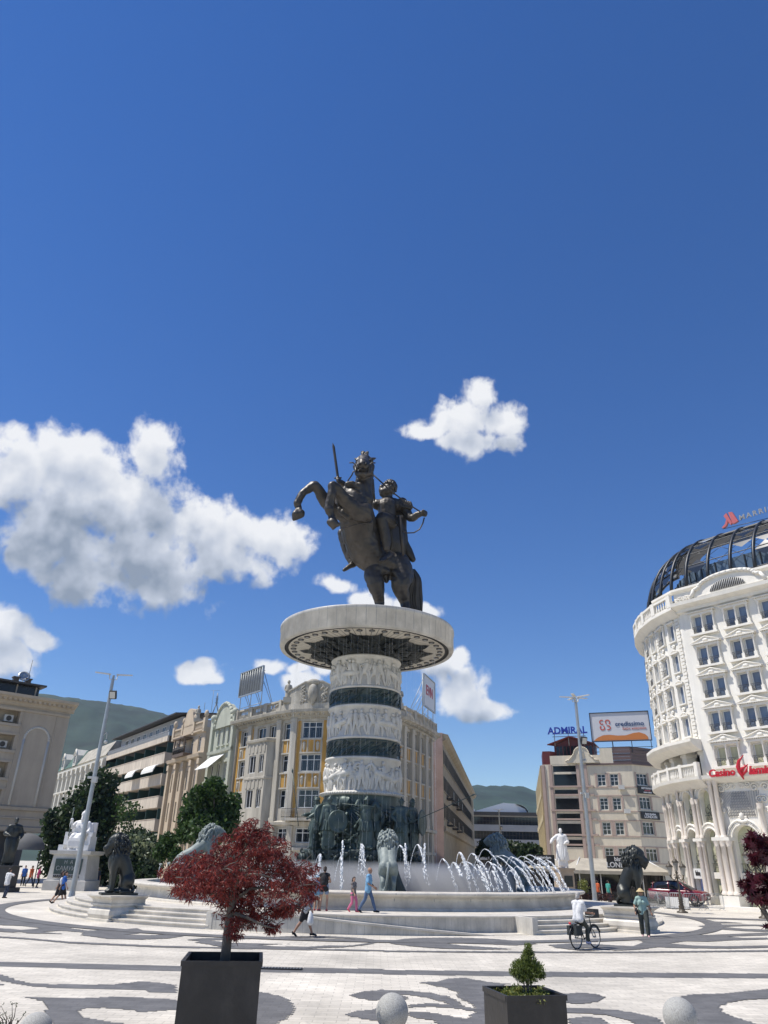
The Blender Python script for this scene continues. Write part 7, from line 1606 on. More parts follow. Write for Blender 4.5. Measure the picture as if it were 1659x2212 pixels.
def tree(name, label, base, px, Y, n, size, m, cat='tree', group=None, trunk=.2, depth=.9, seed=1, **k):
    """crown clumps given as seen, with real depth about Y"""
    rng = np.random.default_rng(seed); r = thing(name, label, cat, base, 0, group); cl = []
    for (x, y, rx, ry) in px:
        yy = Y + rng.uniform(-.5, .5) * depth * 3; c = AT(x, y, yy); e = AT(x + rx, y, yy); u = AT(x, y - ry, yy); w = (e - c).length
        cl.append((*(c - Vector(base)), w, w * depth, (u - c).length))
    leaves(cl, n, size, m, 'crown', r, rng, **k)
    b = MB(); top = Vector(cl[0][:3]); b.tube([(0, 0, -.05), (0.03, 0, max(.5, top.z*.4)), tuple(top * .8)], [trunk, trunk*.8, trunk*.4], 8)
    for c in cl: q = Vector(c[:3]); s = Vector((0, 0, max(.3, min(q.z*.6, top.z*.6)))); b.tube([s, s.lerp(q, .55) + Vector((0, 0, .05*q.z)), q], [trunk*.45, trunk*.3, trunk*.08], 6)
    b.build('trunk', BARK, r); return r
def gz(x, Y, z=0.0): p = AT(x, 1900, Y); return (p.x, Y, z)
tree('large_tree', 'tall dark green tree behind the seated marble ruler', gz(185, 80), [(185,1760,60,60),(215,1705,40,45),(150,1790,45,55),(205,1820,50,65),(120,1840,35,55),(170,1870,60,45),(232,1760,25,50),(108,1780,20,35),(230,1870,40,45)], 80, 12000, .55, DARKL, seed=2, trunk=.35, group='trees in front of the street row')
tree('slender_tree', 'slender loosely leaved tree in front of the beige balcony bands', gz(272, 78), [(272,1760,26,30),(285,1800,24,25),(258,1735,20,22),(290,1745,16,14),(262,1815,20,22)], 78, 1000, .34, GREENL, seed=3, trunk=.1, group='trees in front of the street row')
tree('blossom_tree', 'round dark tree dotted with pale blossom right of the left bronze lion', gz(300, 72), [(298,1830,42,38),(275,1860,35,40),(322,1862,34,42),(300,1890,45,30),(262,1895,25,28)], 72, 6500, .45, DARKL, seed=4, trunk=.22, group='trees in front of the street row')
bt = [o for o in COL.objects if o.name.startswith('blossom_tree')][0]
rng = np.random.default_rng(44); cl = []
for (x, y, rx, ry) in [(298,1822,38,26),(275,1850,26,24),(330,1850,24,24)]: c = AT(x, y, 71.2); cl.append((*(c - bt.location), 1.5, 1.2, 1.0))
leaves(cl, 700, .42, BLOOM, 'blossom', bt, rng)
tree('broad_tree', 'bright green broad crowned tree in front of the green and peach houses', gz(450, 66), [(450,1740,52,42),(420,1770,36,36),(485,1765,34,36),(455,1790,55,36),(462,1702,26,24),(400,1800,20,24),(505,1735,16,24),(430,1715,20,18),(500,1795,18,22)], 66, 9500, .42, GREENL, seed=5, trunk=.25, group='trees in front of the street row')
tree('bushy_tree', 'low light green bushy tree just left of the pool lion', gz(362, 68), [(362,1818,22,20),(348,1840,16,20),(378,1845,16,22)], 68, 1700, .34, GREENL, seed=6, trunk=.12, group='trees in front of the street row')
for i, (x, y, rx, ry, yy) in enumerate(((1060,1826,26,16,120),(1102,1832,32,16,126),(1146,1836,24,14,118))):
    tree('street_tree', ('small dark street tree nearest the tan building beyond the jets', 'widest dark street tree in the middle below the modern block', 'dark street tree rightmost below the hotel letters of the side street')[i], gz(x, yy), [(x, y, rx, ry), (x - rx*.5, y + 14, rx*.7, ry*.7), (x + rx*.5, y + 16, rx*.7, ry*.7)], yy, 2600, .6, DARKL, seed=20 + i, trunk=.25, group='dark trees in the side street')
# ------------------------------------------------------------------ planters
PLM = dirty(mat('charcoal_planter', (0.026, 0.023, 0.021), .5, .25, 3, bump=.12), 2.2, .8, 1.5, (1, 1, .4), p0=.5, p1=.75); SOIL = mat('dark_soil', (0.03, 0.022, 0.016), .95, .3, 12, bump=.6)
def planter(label, c, w, d, h, rz):
    r = thing('planter', label, 'planter', (*c, 0), rz, 'square charcoal planters'); b = MB(); t = .035
    for x, y, dx, dy in ((0, -d/2 + t/2, w, t), (0, d/2 - t/2, w, t), (-w/2 + t/2, 0, t, d - 2*t), (w/2 - t/2, 0, t, d - 2*t)): b.box((x, y, h/2), (dx, dy, h))
    
    for x, y, dx, dy in ((0, -d/2 - .006, w + .03, .03), (0, d/2 + .006, w + .03, .03), (-w/2 - .006, 0, .03, d - .02), (w/2 + .006, 0, .03, d - .02)): b.box((x, y, h - .03), (dx, dy, .07))
    b.build('box', PLM, r); b = MB(); b.box((0, 0, h - .16), (w - 2*t - .002, d - 2*t - .002, .04)); b.build('soil', SOIL, r); return r
pA, pB = G(381, 2076, 1.1), G(552.6, 2077, 1.1); wL = (pB - pA).length; cL_ = (pA + pB) / 2
planter('large square charcoal planter with the red lace leaf maple', (cL_.x, cL_.y + wL*.52), wL, wL*1.04, 1.1, math.atan2(pB.y - pA.y, pB.x - pA.x))
qA, qB, qC = G(1094.5, 2152, .8), G(1222, 2150, .8), G(1067, 2132, .8); wr_ = (qB - qA).length; dr_ = (qC - qA).length; e1 = (qB - qA).normalized(); e2 = Vector((-e1.y, e1.x, 0)); cc = qA + e1 * wr_/2 + e2 * wr_*.5
planter('smaller square charcoal planter with the little conifer and low yellow green plants', (cc.x, cc.y), wr_, wr_, .8, math.atan2(e1.y, e1.x))
Ym = cL_.y + wL*.5
mt = thing('red_maple', 'red lace leaf maple with drooping foliage in the large planter', 'tree', (AT(487, 2070, Ym).x, Ym, .95)); rng = np.random.default_rng(12); cl = []; B0 = mt.location
for (x, y, rx, ry, dy) in [(548,1795,40,28,0),(520,1825,62,30,.2),(585,1835,48,28,-.2),(440,1862,70,26,.1),(388,1888,40,20,.3),(480,1880,80,34,-.4),(565,1878,75,34,.5),(640,1885,46,34,0),(670,1922,22,30,.2),(620,1925,55,34,-.4),(520,1925,75,34,.5),(440,1912,60,26,-.5),(400,1925,30,15,0),(500,1965,30,34,0),(545,1975,38,30,.3),(512,2005,22,24,-.2),(600,1968,34,14,.2),(592,2006,14,12,0),(578,1995,10,10,0),(622,1960,22,14,0),(365,1890,16,12,.2)]:
    yy = Ym + dy; c = AT(x, y, yy); w = (AT(x + rx, y, yy) - c).length; cl.append((*(c - B0), w, w*.8 + .12, (AT(x, y - ry, yy) - c).length))
# lace leaves hang in small tufts from twigs
tn = 1750; w_ = np.array([c[3]*c[4]*c[5] for c in cl]) ** .6; ii = rng.choice(len(cl), tn, p=w_/w_.sum()); CL = np.array(cl)[ii]; d = rng.normal(size=(tn, 3)); d /= np.linalg.norm(d, axis=1)[:, None]; TP = CL[:, :3] + d * (rng.uniform(0, 1.25, tn) ** .5)[:, None] * CL[:, 3:6]
k = 12; P0 = np.repeat(TP, k, 0); n = len(P0); dirs = rng.normal(size=(n, 3)) * np.array([.75, .75, .5]) + np.array([0, 0, -.55]); dirs /= np.linalg.norm(dirs, axis=1)[:, None]; sd = np.cross(dirs, rng.normal(size=(n, 3))); sd /= np.linalg.norm(sd, axis=1)[:, None]
L_ = rng.uniform(.05, .125, n)[:, None]; wd = rng.uniform(.006, .011, n)[:, None]; P0 = P0 + rng.normal(size=(n, 3)) * .016
mid = P0 + dirs * L_ * .5; tip = P0 + dirs * L_ + np.array([0, 0, -.012]); V_ = np.stack([P0, mid + sd*wd, tip, mid - sd*wd], 1).reshape(-1, 3)
me = bpy.data.meshes.new('crown'); me.from_pydata(V_.tolist(), [], [(4*i, 4*i+1, 4*i+2, 4*i+3) for i in range(n)]); me.materials.append(REDL_); put('crown', me, mt)
b = MB(); q = lambda x, y, dy=0: AT(x, y, Ym + dy) - B0
b.tube([(0, 0, -.1), q(490,2035), q(495,1990), q(500,1950), q(503,1915)], [.085, .078, .07, .06, .05], 10)
def branch(pts, r0): b.tube(pts, list(np.linspace(r0, .008, len(pts))), 6)
for P in ([(500,1950),(470,1910,-.2),(430,1898,-.3),(380,1895,-.3)], [(502,1930),(520,1890,-.3),(560,1888,-.4),(600,1900,-.4)], [(503,1915),(508,1870),(530,1830),(545,1795)], [(503,1915),(480,1870,-.2),(490,1840,-.2)], [(500,1950),(540,1920,.2),(600,1915,.2),(655,1930,.2)], [(498,1970),(540,1985,-.2),(570,2000,-.2),(592,2005,-.2)], [(502,1935),(450,1930,.3),(410,1925,.3)], [(503,1915),(560,1860,.3),(620,1870,.3)], [(505,1900),(480,1890,-.5),(440,1880,-.5)]):
    branch([q(*p) for p in P], .034)
for i in range(150):
    j = rng.integers(len(cl)); c = Vector(cl[j][:3]); o = Vector(rng.normal(size=3)) * .8; e_ = c + Vector((o.x*cl[j][3], o.y*cl[j][4], o.z*cl[j][5]*.8)); b.tube([c.lerp(e_, -.2), c.lerp(e_, .5) + Vector((0, 0, .03)), e_], [.009, .007, .003], 5)
b.build('trunk', PALEBARK, mt)
Yc = cc.y; B1 = Vector((AT(1139, 2120, Yc).x, Yc, .66)); cf_ = thing('conifer', 'small bright green conical conifer in the smaller planter', 'shrub', B1); rng = np.random.default_rng(3); cl = []
for (x, y, rx, ry) in [(1141,2050,9,14),(1137,2066,12,16),(1146,2074,14,16),(1126,2088,22,17),(1152,2094,24,18),(1138,2110,28,16),(1122,2084,9,10),(1161,2090,9,11),(1113,2100,14,10),(1168,2106,12,10),(1131,2074,8,10),(1147,2058,6,10)]:
    c = AT(x, y, Yc); w = (AT(x + rx, y, Yc) - c).length; cl.append((*(c - B1), w, w, (AT(x, y - ry, Yc) - c).length))
leaves(cl, 6500, .055, CONL, 'crown', cf_, rng, aspect=.2, droop=-.5)
b = MB()
for i in range(4): b.tube([(.03*math.cos(i*1.6), .03*math.sin(i*1.6), -.05), (.07*math.cos(i*1.6), .07*math.sin(i*1.6), .4)], [.014, .008], 6)
b.build('trunk', BARK, cf_)
YELG = leafmat('yellow_green_groundcover', (0.30, 0.30, 0.07), (0.05, 0.09, 0.02)); rng = np.random.default_rng(5); cl = [(cc.x + rng.uniform(-.42, .42)*wr_, cc.y + rng.uniform(-.42, .42)*wr_, .72 + rng.uniform(0, .05), .12, .12, .07) for i in range(26)]
cl = [(x, y, z, a, b_, c_) for x, y, z, a, b_, c_ in cl]
tag(leaves(cl, 2600, .045, YELG, 'groundcover', None, rng), 'low yellow green plants filling the smaller planter', 'ground cover', kind='stuff')
# ------------------------------------------------------------------ stone bollards
BOL = mat('speckled_granite', (0.36, 0.355, 0.33), .8, .3, 60, bump=.2, bscale=60, detail=2)
for i, (x, y) in enumerate(((847, 2186), (1468.6, 2195), (75, 2228))):
    p = CAM + ray(x, y) * 11.4; r = thing('bollard', ('round granite ball bollard between the two planters', 'round granite ball bollard right of the smaller planter', 'round granite ball bollard left of the large planter')[i], 'bollard', (p.x, p.y, 0), 0, 'granite ball bollards'); h = p.z
    b = MB(); b.ball((0, 0, h), .26, 40, 28); b.build('ball', BOL, r); b = MB(); b.lathe([(.24, 0), (.24, .06), (.15, .1), (.14, h - .2), (.2, h - .16)], 24); b.build('foot', BOL, r)
rng = np.random.default_rng(8); p = CAM + ray(18, 2200) * 11.0; r = thing('shrub', 'thin twiggy shrub at the bottom left corner', 'shrub', (p.x, p.y, 0)); b = MB(); cl = []
for i in range(16): t = Vector((rng.uniform(-.3, .26), rng.uniform(-.3, .3), p.z + rng.uniform(-.1, .2))); b.tube([(0, 0, 0), t * .5 + Vector((.05, 0, .05)), t], [.012, .008, .003], 5); cl.append((*t, .05, .05, .04))
b.build('stem', BARK, r); leaves(cl, 130, .035, DARKL, 'foliage', r, rng)
# purple maple at the right edge
Yp = 10.5; B2 = Vector((AT(1720, 2100, Yp).x, Yp, 0)); pm = thing('purple_maple', 'dark purple maple reaching in from the right edge', 'tree', B2); rng = np.random.default_rng(19); cl = []
for (x, y, rx, ry) in [(1632,1812,22,16),(1658,1830,20,28),(1640,1850,24,18),(1622,1825,14,14),(1630,1905,22,24),(1655,1915,22,28),(1612,1915,14,18),(1640,1940,26,12),(1700,1860,40,50),(1700,1940,40,40),(1656,2000,6,6)]:
    c = AT(x, y, Yp); w = (AT(x + rx, y, Yp) - c).length; cl.append((*(c - B2), w, w*1.2, (AT(x, y - ry, Yp) - c).length))
leaves(cl, 1150, .125, PURL, 'crown', pm, rng, star=True, droop=.3); b = MB(); b.tube([(0, 0, 0), (.02, 0, 1.6), (-.05, 0, 2.6)], [.06, .05, .02], 8)
for c in cl: b.tube([(0, 0, 1.3), Vector((0, 0, 1.3)).lerp(Vector(c[:3]), .5) + Vector((0, 0, .1)), c[:3]], [.02, .012, .005], 5)
b.build('trunk', BARK, pm)
# ------------------------------------------------------------------ tall lamp masts
def mast(label, base, H, flood, arms, rot):
    r = thing('lamp_mast', label, 'street lamp', base, rot, 'tall steel lamp masts'); b = MB(); b.lathe([(.32, 0), (.32, .05), (.24, .12), (.2, .4), (.185, .5)], 8, smooth=False); b.lathe([(.185, .5), (.15, H*.5), (.15, H*.5 + .01), (.12, H - .6), (.12, H - .59), (.085, H)], 10); b.build('pole', STEEL, r)
    for i in range(arms):
        a = 2*math.pi*i/arms + .3; b = MB(); q = lambda u, z, w: Vector((math.cos(a)*u - math.sin(a)*w, math.sin(a)*u + math.cos(a)*w, z)); b.tube([(0, 0, H - .35), q(.25, H - .3, 0), q(.3, H + .05, 0)], .035, 6)
        A = [q(.2, H + .04, -.16), q(1.35, H + .10, -.12), q(1.35, H + .10, .12), q(.2, H + .04, .16)]; b.hexa(A + [v + Vector((0, 0, .05)) for v in A]); b.build('lamp_head', mat('lamp_head_white', (.55, .57, .58), .4), r)
    b = MB(); b.cur = 0; M_ = Matrix.Rotation(R(25), 3, 'X'); b.box((.3, -.2, H + flood), (.5, .22, .6), M=M_); b.box((.12, 0, H + flood), (.3, .06, .06)); b.cur = 1; b.box((.3, -.32, H + flood - .05), (.4, .02, .48), M=M_); b.build('floodlight', [IRON, AC], r)
    b = MB(); b.box((.1, -.12, H*.5), (.34, .3, .4)); b.box((-.28, -.1, H*.51), (.3, .12, .16)); b.build('control_box', AC, r)
    b = MB(); b.chain([(.15, 0, H*.71, .03), (.3, 0, H*.72, .03), (.34, 0, H*.69, .03)], 6, 2); b.ball((.34, 0, H*.675), .14); b.build('camera', AC, r); return r
bl_ = G(153.6, 1941.8); br_ = G(1286.4, 1955.8)
mast('tall leaning looking grey lamp mast left of the left bronze lion', (bl_.x, bl_.y, 0), AT(246, 1459, bl_.y).z, -1.5, 2, 0)
mast('tall grey lamp mast with a star of lamp heads left of the right bronze lion', (br_.x, br_.y, 0), AT(1241.6, 1508, br_.y).z, -3.6, 5, .2)
pf = AT(1077, 1750, 140); mast('short distant lamp mast in front of the grey modern block', (AT(1080, 1800, 140).x, 140, 0), pf.z, -3, 4, .1).scale = (.8, .8, 1)
LANT = mat('lantern_glass', (.33, .31, .27), .35); LBRZ = mat('lamp_bronze', (.075, .06, .04), .5, .2, 3)
def ornate(label, base, H):
    r = thing('lantern_lamp', label, 'street lamp', base, 0, 'ornate lantern lamps'); b = MB(); b.lathe([(.36, 0), (.36, .08), (.2, .14), (.17, .3), (.2, .36), (.12, .5), (.14, .9), (.09, 1.0), (.06, 1.3), (.05, H*.72), (.09, H*.74), (.04, H*.78)], 12); 
    for i in range(5): b.lathe([(.15, .22 + .14*i), (.17, .26 + .14*i), (.15, .3 + .14*i)], 10)
    b.build('post', LBRZ, r); b = MB()
    for i in range(4):
        a = math.pi/2*i + .4; q = lambda u, z: (math.cos(a)*u, math.sin(a)*u, z); b.tube([q(.04, H*.66), q(.3, H*.60), q(.5, H*.63), q(.62, H*.68), q(.6, H*.7)], .03, 6); b.tube([q(.2 + .09*math.cos(t*.6), H*.68 + .09*math.sin(t*.6)) for t in range(10)], .02, 5)
    b.build('scroll_arm', LBRZ, r)
    for i in range(5):
        a = math.pi/2*i + .4; u = .6 if i < 4 else 0; z = H*.7 if i < 4 else H*.79; x, y = math.cos(a)*u, math.sin(a)*u; b = MB(); b.lathe([(.1, z), (.2, z + .48), (.19, z + .48)], 6, c=(x, y), smooth=False); o = b.build('lantern', LANT, r)
        b = MB(); b.lathe([(.1, z - .02), (.11, z), (.08, z)], 6, c=(x, y)); b.lathe([(.24, z + .47), (.25, z + .52), (.1, z + .68), (.04, z + .72), (.02, z + .84)], 8, c=(x, y)); b.build('cap', LBRZ, o)
    return r
p = G(*r2(505, 1128)); ornate('ornate five lantern lamp in front of the red car', (p.x, p.y, 0), AT(1468, 1846, p.y).z - .3)
p = G(*r2(1622, 1205)); ornate('ornate five lantern lamp half hidden behind the purple maple', (p.x, p.y, 0), AT(1640, 1818, p.y).z)
# ------------------------------------------------------------------ red car, barriers
CARR = mat('dark_red_car_paint', (0.16, 0.008, 0.018), .22, spec=.7); TYRE = mat('tyre_rubber', (.012, .012, .013), .8); RIMM = mat('alloy_rim', (.45, .46, .48), .3, metal=.7); CGL = mat('car_glass', (.012, .014, .018), .04, spec=.8); LITE = mat('headlight_lens', (.6, .62, .65), .1)
def loft(b, secs, close=True):
    n = len(secs[0]); o = len(b.v); b.v.extend([tuple(p) for s in secs for p in s])
    for j in range(len(secs) - 1):
        for i in range(n - 1): b.face((o + j*n + i, o + (j+1)*n + i, o + (j+1)*n + i + 1, o + j*n + i + 1), True)
    if close: b.face(tuple(o + i for i in range(n)), False); b.face(tuple(o + (len(secs)-1)*n + i for i in range(n-1, -1, -1)), False)
cp = G(1500, 1962); car = thing('parked_car', 'shiny dark red sport utility car on a low display ramp behind steel barriers', 'car', (cp.x - .3, cp.y + 1.9, .22), R(-38))
def half(x, hw, zb, zs, zt): pts = [(hw*.86, zb), (hw*.97, zb + .12), (hw, zb + .35), (hw*.985, zs), (hw*.93, zt - .03), (hw*.6, zt + .02), (0, zt + .035)]; return [(x, y, z) for y, z in pts] + [(x, -y, z) for y, z in pts[-2::-1]]
b = MB(); loft(b, [half(*q) for q in ((-2.2, .70, .45, .75, .95), (-2.12, .84, .30, .8, 1.02), (-1.8, .91, .26, .86, 1.06), (-1.0, .93, .24, .88, 1.05), (0, .93, .24, .88, 1.02), (.9, .93, .24, .86, 1.0), (1.4, .92, .25, .84, .97), (1.9, .89, .27, .80, .90), (2.12, .82, .32, .74, .82), (2.2, .68, .4, .66, .72))]); b.build('body', CARR, car)
def cabs(x, hb, zb, ht_, zt): pts = [(hb, zb), (hb*.5 + ht_*.5 + .02, (zb + zt)/2), (ht_, zt - .05), (ht_*.8, zt), (0, zt + .03)]; return [(x, y, z) for y, z in pts] + [(x, -y, z) for y, z in pts[-2::-1]]
b = MB(); loft(b, [cabs(*q) for q in ((-2.05, .80, 1.0, .66, 1.08), (-1.75, .84, 1.0, .68, 1.42), (-1.4, .85, 1.0, .69, 1.55), (-.3, .86, 1.0, .70, 1.6), (.3, .86, .99, .69, 1.55), (.75, .86, .98, .66, 1.32), (1.25, .84, .97, .6, 1.0))]); b.build('windows', CGL, car)
b = MB(); loft(b, [[(x, y, z + .012) for y in (-.68, -.4, 0, .4, .68)] for x, z in ((-1.95, 1.36), (-1.5, 1.56), (-.3, 1.64), (.25, 1.60))], False); b.build('roof', CARR, car)
b = MB()
for e in (-1, 1):
    for P in (((1.2, .86, .99), (.75, .77, 1.18), (.28, .70, 1.56)), ((-.5, .875, 1.0), (-.52, .72, 1.58)), ((-1.75, .86, 1.04), (-1.72, .72, 1.48))): b.tube([(x, e*y, z) for x, y, z in P], .035, 5)
    b.ball((.8, e*1.02, 1.05), (.1, .1, .08))
b.build('pillar_trim', CARR, car)
for x in (-1.35, 1.35):
    for e in (-1, 1):
        w = MB(); w.lathe([(.24, -.1), (.33, -.11), (.355, -.07), (.355, .07), (.33, .11), (.24, .1)], 24); o = w.build('wheel', TYRE, car); o.location = (x, e*.84, .355); o.rotation_euler = (R(90), 0, 0)
        w = MB(); w.lathe([(.25, -.09), (.25, .09)], 20)
        for i in range(5): a = 2*math.pi*i/5; w.box((.13*math.cos(a), .13*math.sin(a), -e*-.08), (.24, .06, .03), a)
        w.lathe([(.06, .09), (.0, .1)], 10); w.lathe([(.06, -.09), (.0, -.1)], 10); w.build('rim', RIMM, o)
for e in (-1, 1): w = MB(); w.chain([(2.0, e*.82, .72, .05), (2.17, e*.62, .7, .045)], 8, 1); w.build('headlight', LITE, car)
w = MB(); w.box((2.17, 0, .58), (.1, .9, .14)); w.box((2.16, 0, .4), (.08, 1.1, .12)); w.build('grille', SHOP, car); w = MB(); w.box((2.235, 0, .5), (.02, .5, .11)); w.build('number_plate', WFRAME, car)
b = MB(); b.hexa([(cp.x - 3.4, cp.y + 3.0, 0), (cp.x + 1.2, cp.y - .4, 0), (cp.x + 2.6, cp.y + 1.6, 0), (cp.x - 2.0, cp.y + 5.0, 0), (cp.x - 3.3, cp.y + 3.1, .22), (cp.x + 1.1, cp.y - .2, .2), (cp.x + 2.4, cp.y + 1.6, .2), (cp.x - 2.0, cp.y + 4.8, .22)]); tag(b.build('display_ramp', IRON), 'low black ramp carrying the red car', 'ramp')
bp_ = [G(*r2(*q)) for q in ((50, 1040), (190, 1062), (345, 1082), (540, 1092), (805, 1097), (1085, 1097))]
bl5 = ['steel crowd barrier nearest the woman in the sun hat', 'steel crowd barrier second from the right lion', 'steel crowd barrier in front of the rear wheel of the red car', 'steel crowd barrier in front of the nose of the red car', 'steel crowd barrier between the red car and the hotel door']
for i in range(5):
    p, q = bp_[i], bp_[i+1]; L = (q - p).length; r = thing('crowd_barrier', bl5[i], 'barrier', p, math.atan2(q.y - p.y, q.x - p.x), 'steel crowd barriers round the car'); b = MB(); b.tube([(.04, 0, .15), (.04, 0, 1.0), (.1, 0, 1.08), (L - .1, 0, 1.08), (L - .04, 0, 1.0), (L - .04, 0, .15), (.04, 0, .2)], .022, 6); n = int(L / .13)
    b.build('frame', STEEL, r); b = MB()
    for k in range(1, n): b.tube([(L*k/n, 0, .2), (L*k/n, 0, 1.06)], .010, 4)
    b.build('bars', STEEL, r)
    for x in (.3, L - .3): b = MB(); b.tube([(x, -.3, .0), (x, -.28, .03), (x, 0, .16), (x, .28, .03), (x, .3, 0)], .018, 5); b.build('foot', STEEL, r)
p, q = G(*r2(275, 1068)), G(*r2(600, 1088)); wf = thing('slatted_fence', 'low white slatted fence on a black base before the red car', 'fence', p, math.atan2(q.y - p.y, q.x - p.x)); L = (q - p).length; b = MB()
for k in range(12): b.box((.12 + (L - .24)*k/11, .12, .42), (.17, .04, .72))
b.build('slats', WFRAME, wf); b = MB(); b.box((L/2, .12, .03), (L, .2, .06)); b.box((L/2, .15, .4), (L, .02, .8)); b.build('base', SHOP, wf)
hg = thing('hedge', 'low reddish hedge with a yellow green bush before the cafe front', 'hedge', (AT(1272, 1915, 69).x, 69, 0)); rng = np.random.default_rng(31)
leaves([(x, 0, .35, .5, .35, .35) for x in np.linspace(-1.6, 1.6, 7)], 1300, .14, leafmat('red_hedge', (.12, .04, .035), (.03, .02, .015)), 'foliage', hg, rng); leaves([(-.5, 0, 1.2, .5, .5, .55)], 500, .14, YELG, 'bush', hg, rng)
# ------------------------------------------------------------------ people
WH = cloth('white_cloth', (.62, .62, .62)); BK = cloth('black_cloth', (.012, .012, .014)); DEN = cloth('blue_denim', (.075, .12, .21)); PALED = cloth('faded_denim', (.17, .22, .32)); SKY_ = cloth('sky_blue_cloth', (.16, .33, .5)); PINKC = cloth('pink_cloth', (.62, .16, .28)); PAT = cloth('patterned_cloth', (.3, .26, .24), col2=(.04, .03, .035)); TEAL = cloth('pale_teal_cloth', (.27, .39, .35)); OLV = cloth('dark_olive_cloth', (.045, .05, .042)); GREY = cloth('light_grey_cloth', (.42, .42, .42)); BLUE = cloth('blue_cloth', (.03, .12, .42)); ORA = cloth('orange_cloth', (.5, .1, .03)); MAG = cloth('magenta_cloth', (.4, .02, .13)); NAV = cloth('navy_cloth', (.02, .03, .06)); YELC = cloth('yellow_cloth', (.5, .5, .2)); BRH = mat('brown_hair', (.035, .022, .015), .6); GRH = mat('grey_hair', (.36, .34, .32), .6); RDS = mat('red_shoes', (.45, .05, .07), .5); STRAW = mat('straw_hat', (.5, .38, .2), .8, .1, 20); RUB = TYRE
def bag(root, c, d, name='handbag', m=BK, strap=None):
    b = MB(); b.ball(c, d, 12, 8)
    if strap: b.tube(strap, .011, 5)
    return b.build(name, m, root)
WALK = dict(lf=(.33, .09, .075), rf=(-.36, -.09, .13), rt=(.8, 0, -.55), lh=(-.2, .24, .85), rh=(.26, -.24, .86))
p = G(655, 2024); w1_, d = person('woman in black skirt and heels walking right with a white carrier bag', (p.x, p.y, .02), R(4), WALK, dict(shirt=GREY, skirt=BK, shoes=BK, hair=BRH, hairlen=.15, heel=.045, slen=.85, skin=SKINT), 1.0, female=True)
b = MB(); w = d['wr'][-1]; b.chain([(*(w - Vector((0, 0, .03))), .02), (*(w - Vector((0, 0, .2))), .09), (*(w - Vector((0, 0, .42))), .12)], 8, 2); tag(b.build('carrier_bag', WH, w1_)); bag(w1_, Vector((-.2, .02, 1.0)), (.16, .09, .13), strap=[(-.2, .05, 1.1), (-.02, .17, 1.42), (-.05, -.0, 1.2)])
p = G(794, 1972, PZ); man, d = person('bald man in a sky blue shirt and jeans walking with a child', (p.x, p.y, PZ), R(-14), dict(WALK, lh=(.24, .2, .98), rh=(.28, -.2, 1.0), lean=.06), dict(shirt=SKY_, trousers=DEN, shoes=BK, skin=SKINT), 1.0, headturn=R(-20))
p = G(762, 1970, PZ); kid, d = person('child in pink trousers and a patterned shirt beside the man in blue', (p.x, p.y, PZ), R(-35), dict(WALK, lf=(.2, .08, .075), rf=(-.26, -.09, .14)), dict(shirt=PAT, trousers=PINKC, shoes=RDS, hair=BRH, hairlen=.12, sleeve=.3), .78, female=True, headturn=R(-30))
p = AT(698, 1962, 35.7); bw, d = person('woman seen from behind in denim shorts with a black backpack at the pool edge', (p.x, p.y, PZ), R(82), dict(lf=(.03, .16, .07), rf=(-.03, -.16, .07), lh=(.3, .12, 1.15), rh=(.3, -.12, 1.12)), dict(shirt=BK, sleeve=0, shorts=PALED, shoes=RDS, hair=BRH, bun=True, skin=SKIN), 1.0, female=True)
b = MB(); b.ball((-.17, 0, 1.2), (.13, .17, .24), 14, 10); b.ball((-.25, 0, 1.1), (.07, .12, .12))
for e in (-1, 1): b.tube([(-.1, e*.1, 1.4), (.02, e*.13, 1.47), (.12, e*.13, 1.3), (-.02, e*.17, 1.1)], .02, 5)
b.build('backpack', BK, bw)
p = AT(667, 1956, 35.6); person('dark haired woman behind the right side of the red maple', (p.x, p.y, PZ), R(70), dict(lh=(.2, .1, 1.0)), dict(shirt=WH, trousers=DEN, shoes=BK, hair=BRH, hairlen=.1), .97, female=True)
p = AT(683, 1954, 35.9); ch_, d = person('child in a pale blue hat beside the backpack woman', (p.x, p.y, PZ), R(75), {}, dict(shirt=SKY_, shorts=WH, shoes=RDS), .8); b = MB(); h = d['hd']; b.ball(h + Vector((-.01, 0, .05)), (.11, .1, .09)); b.lathe([(.1, 0), (.16, -.01), (.16, .0), (.1, .02)], 16, c=(h.x, h.y), z0=h.z + .03); b.build('hat', cloth('pale_blue_hat', (.4, .55, .68)), ch_)
p = G(1395, 2024); hw_, d = person('woman in straw sun hat, sunglasses and teal top walking towards the camera', (p.x, p.y, .0), R(-100), dict(WALK, lf=(.2, .09, .075), rf=(-.24, -.08, .11), lh=(.1, .34, .84), rh=(.08, -.3, .92)), dict(shirt=TEAL, trousers=OLV, shoes=mat('pink_shoes', (.5, .3, .3), .6), hair=mat('fair_hair', (.3, .22, .12), .6), hairlen=.1, loose=.02, skin=SKINT), 1.02, female=True)
b = MB(); h = d['hd']; b.ball(h + Vector((-.01, 0, .075)), (.105, .092, .085)); b.lathe([(.09, .01), (.15, -.02), (.185, -.05), (.18, -.045), (.09, .03)], 20, c=(h.x, h.y), z0=h.z + .07); b.build('sun_hat', STRAW, hw_); b = MB()
for e in (-1, 1): b.ball(h + Vector((.085, e*.033, .012)), (.015, .03, .022)); b.tube([h + Vector((.08, e*.06, .015)), h + Vector((0, e*.08, .015))], .006, 4)
b.build('sunglasses', BK, hw_); bag(hw_, Vector((.05, -.27, .92)), (.11, .06, .13), strap=[(.03, -.24, 1.0), (.13, -.08, 1.25), (.06, .1, 1.46), (-.1, .02, 1.4), (-.12, -.18, 1.1), (.0, -.25, 1.0)])
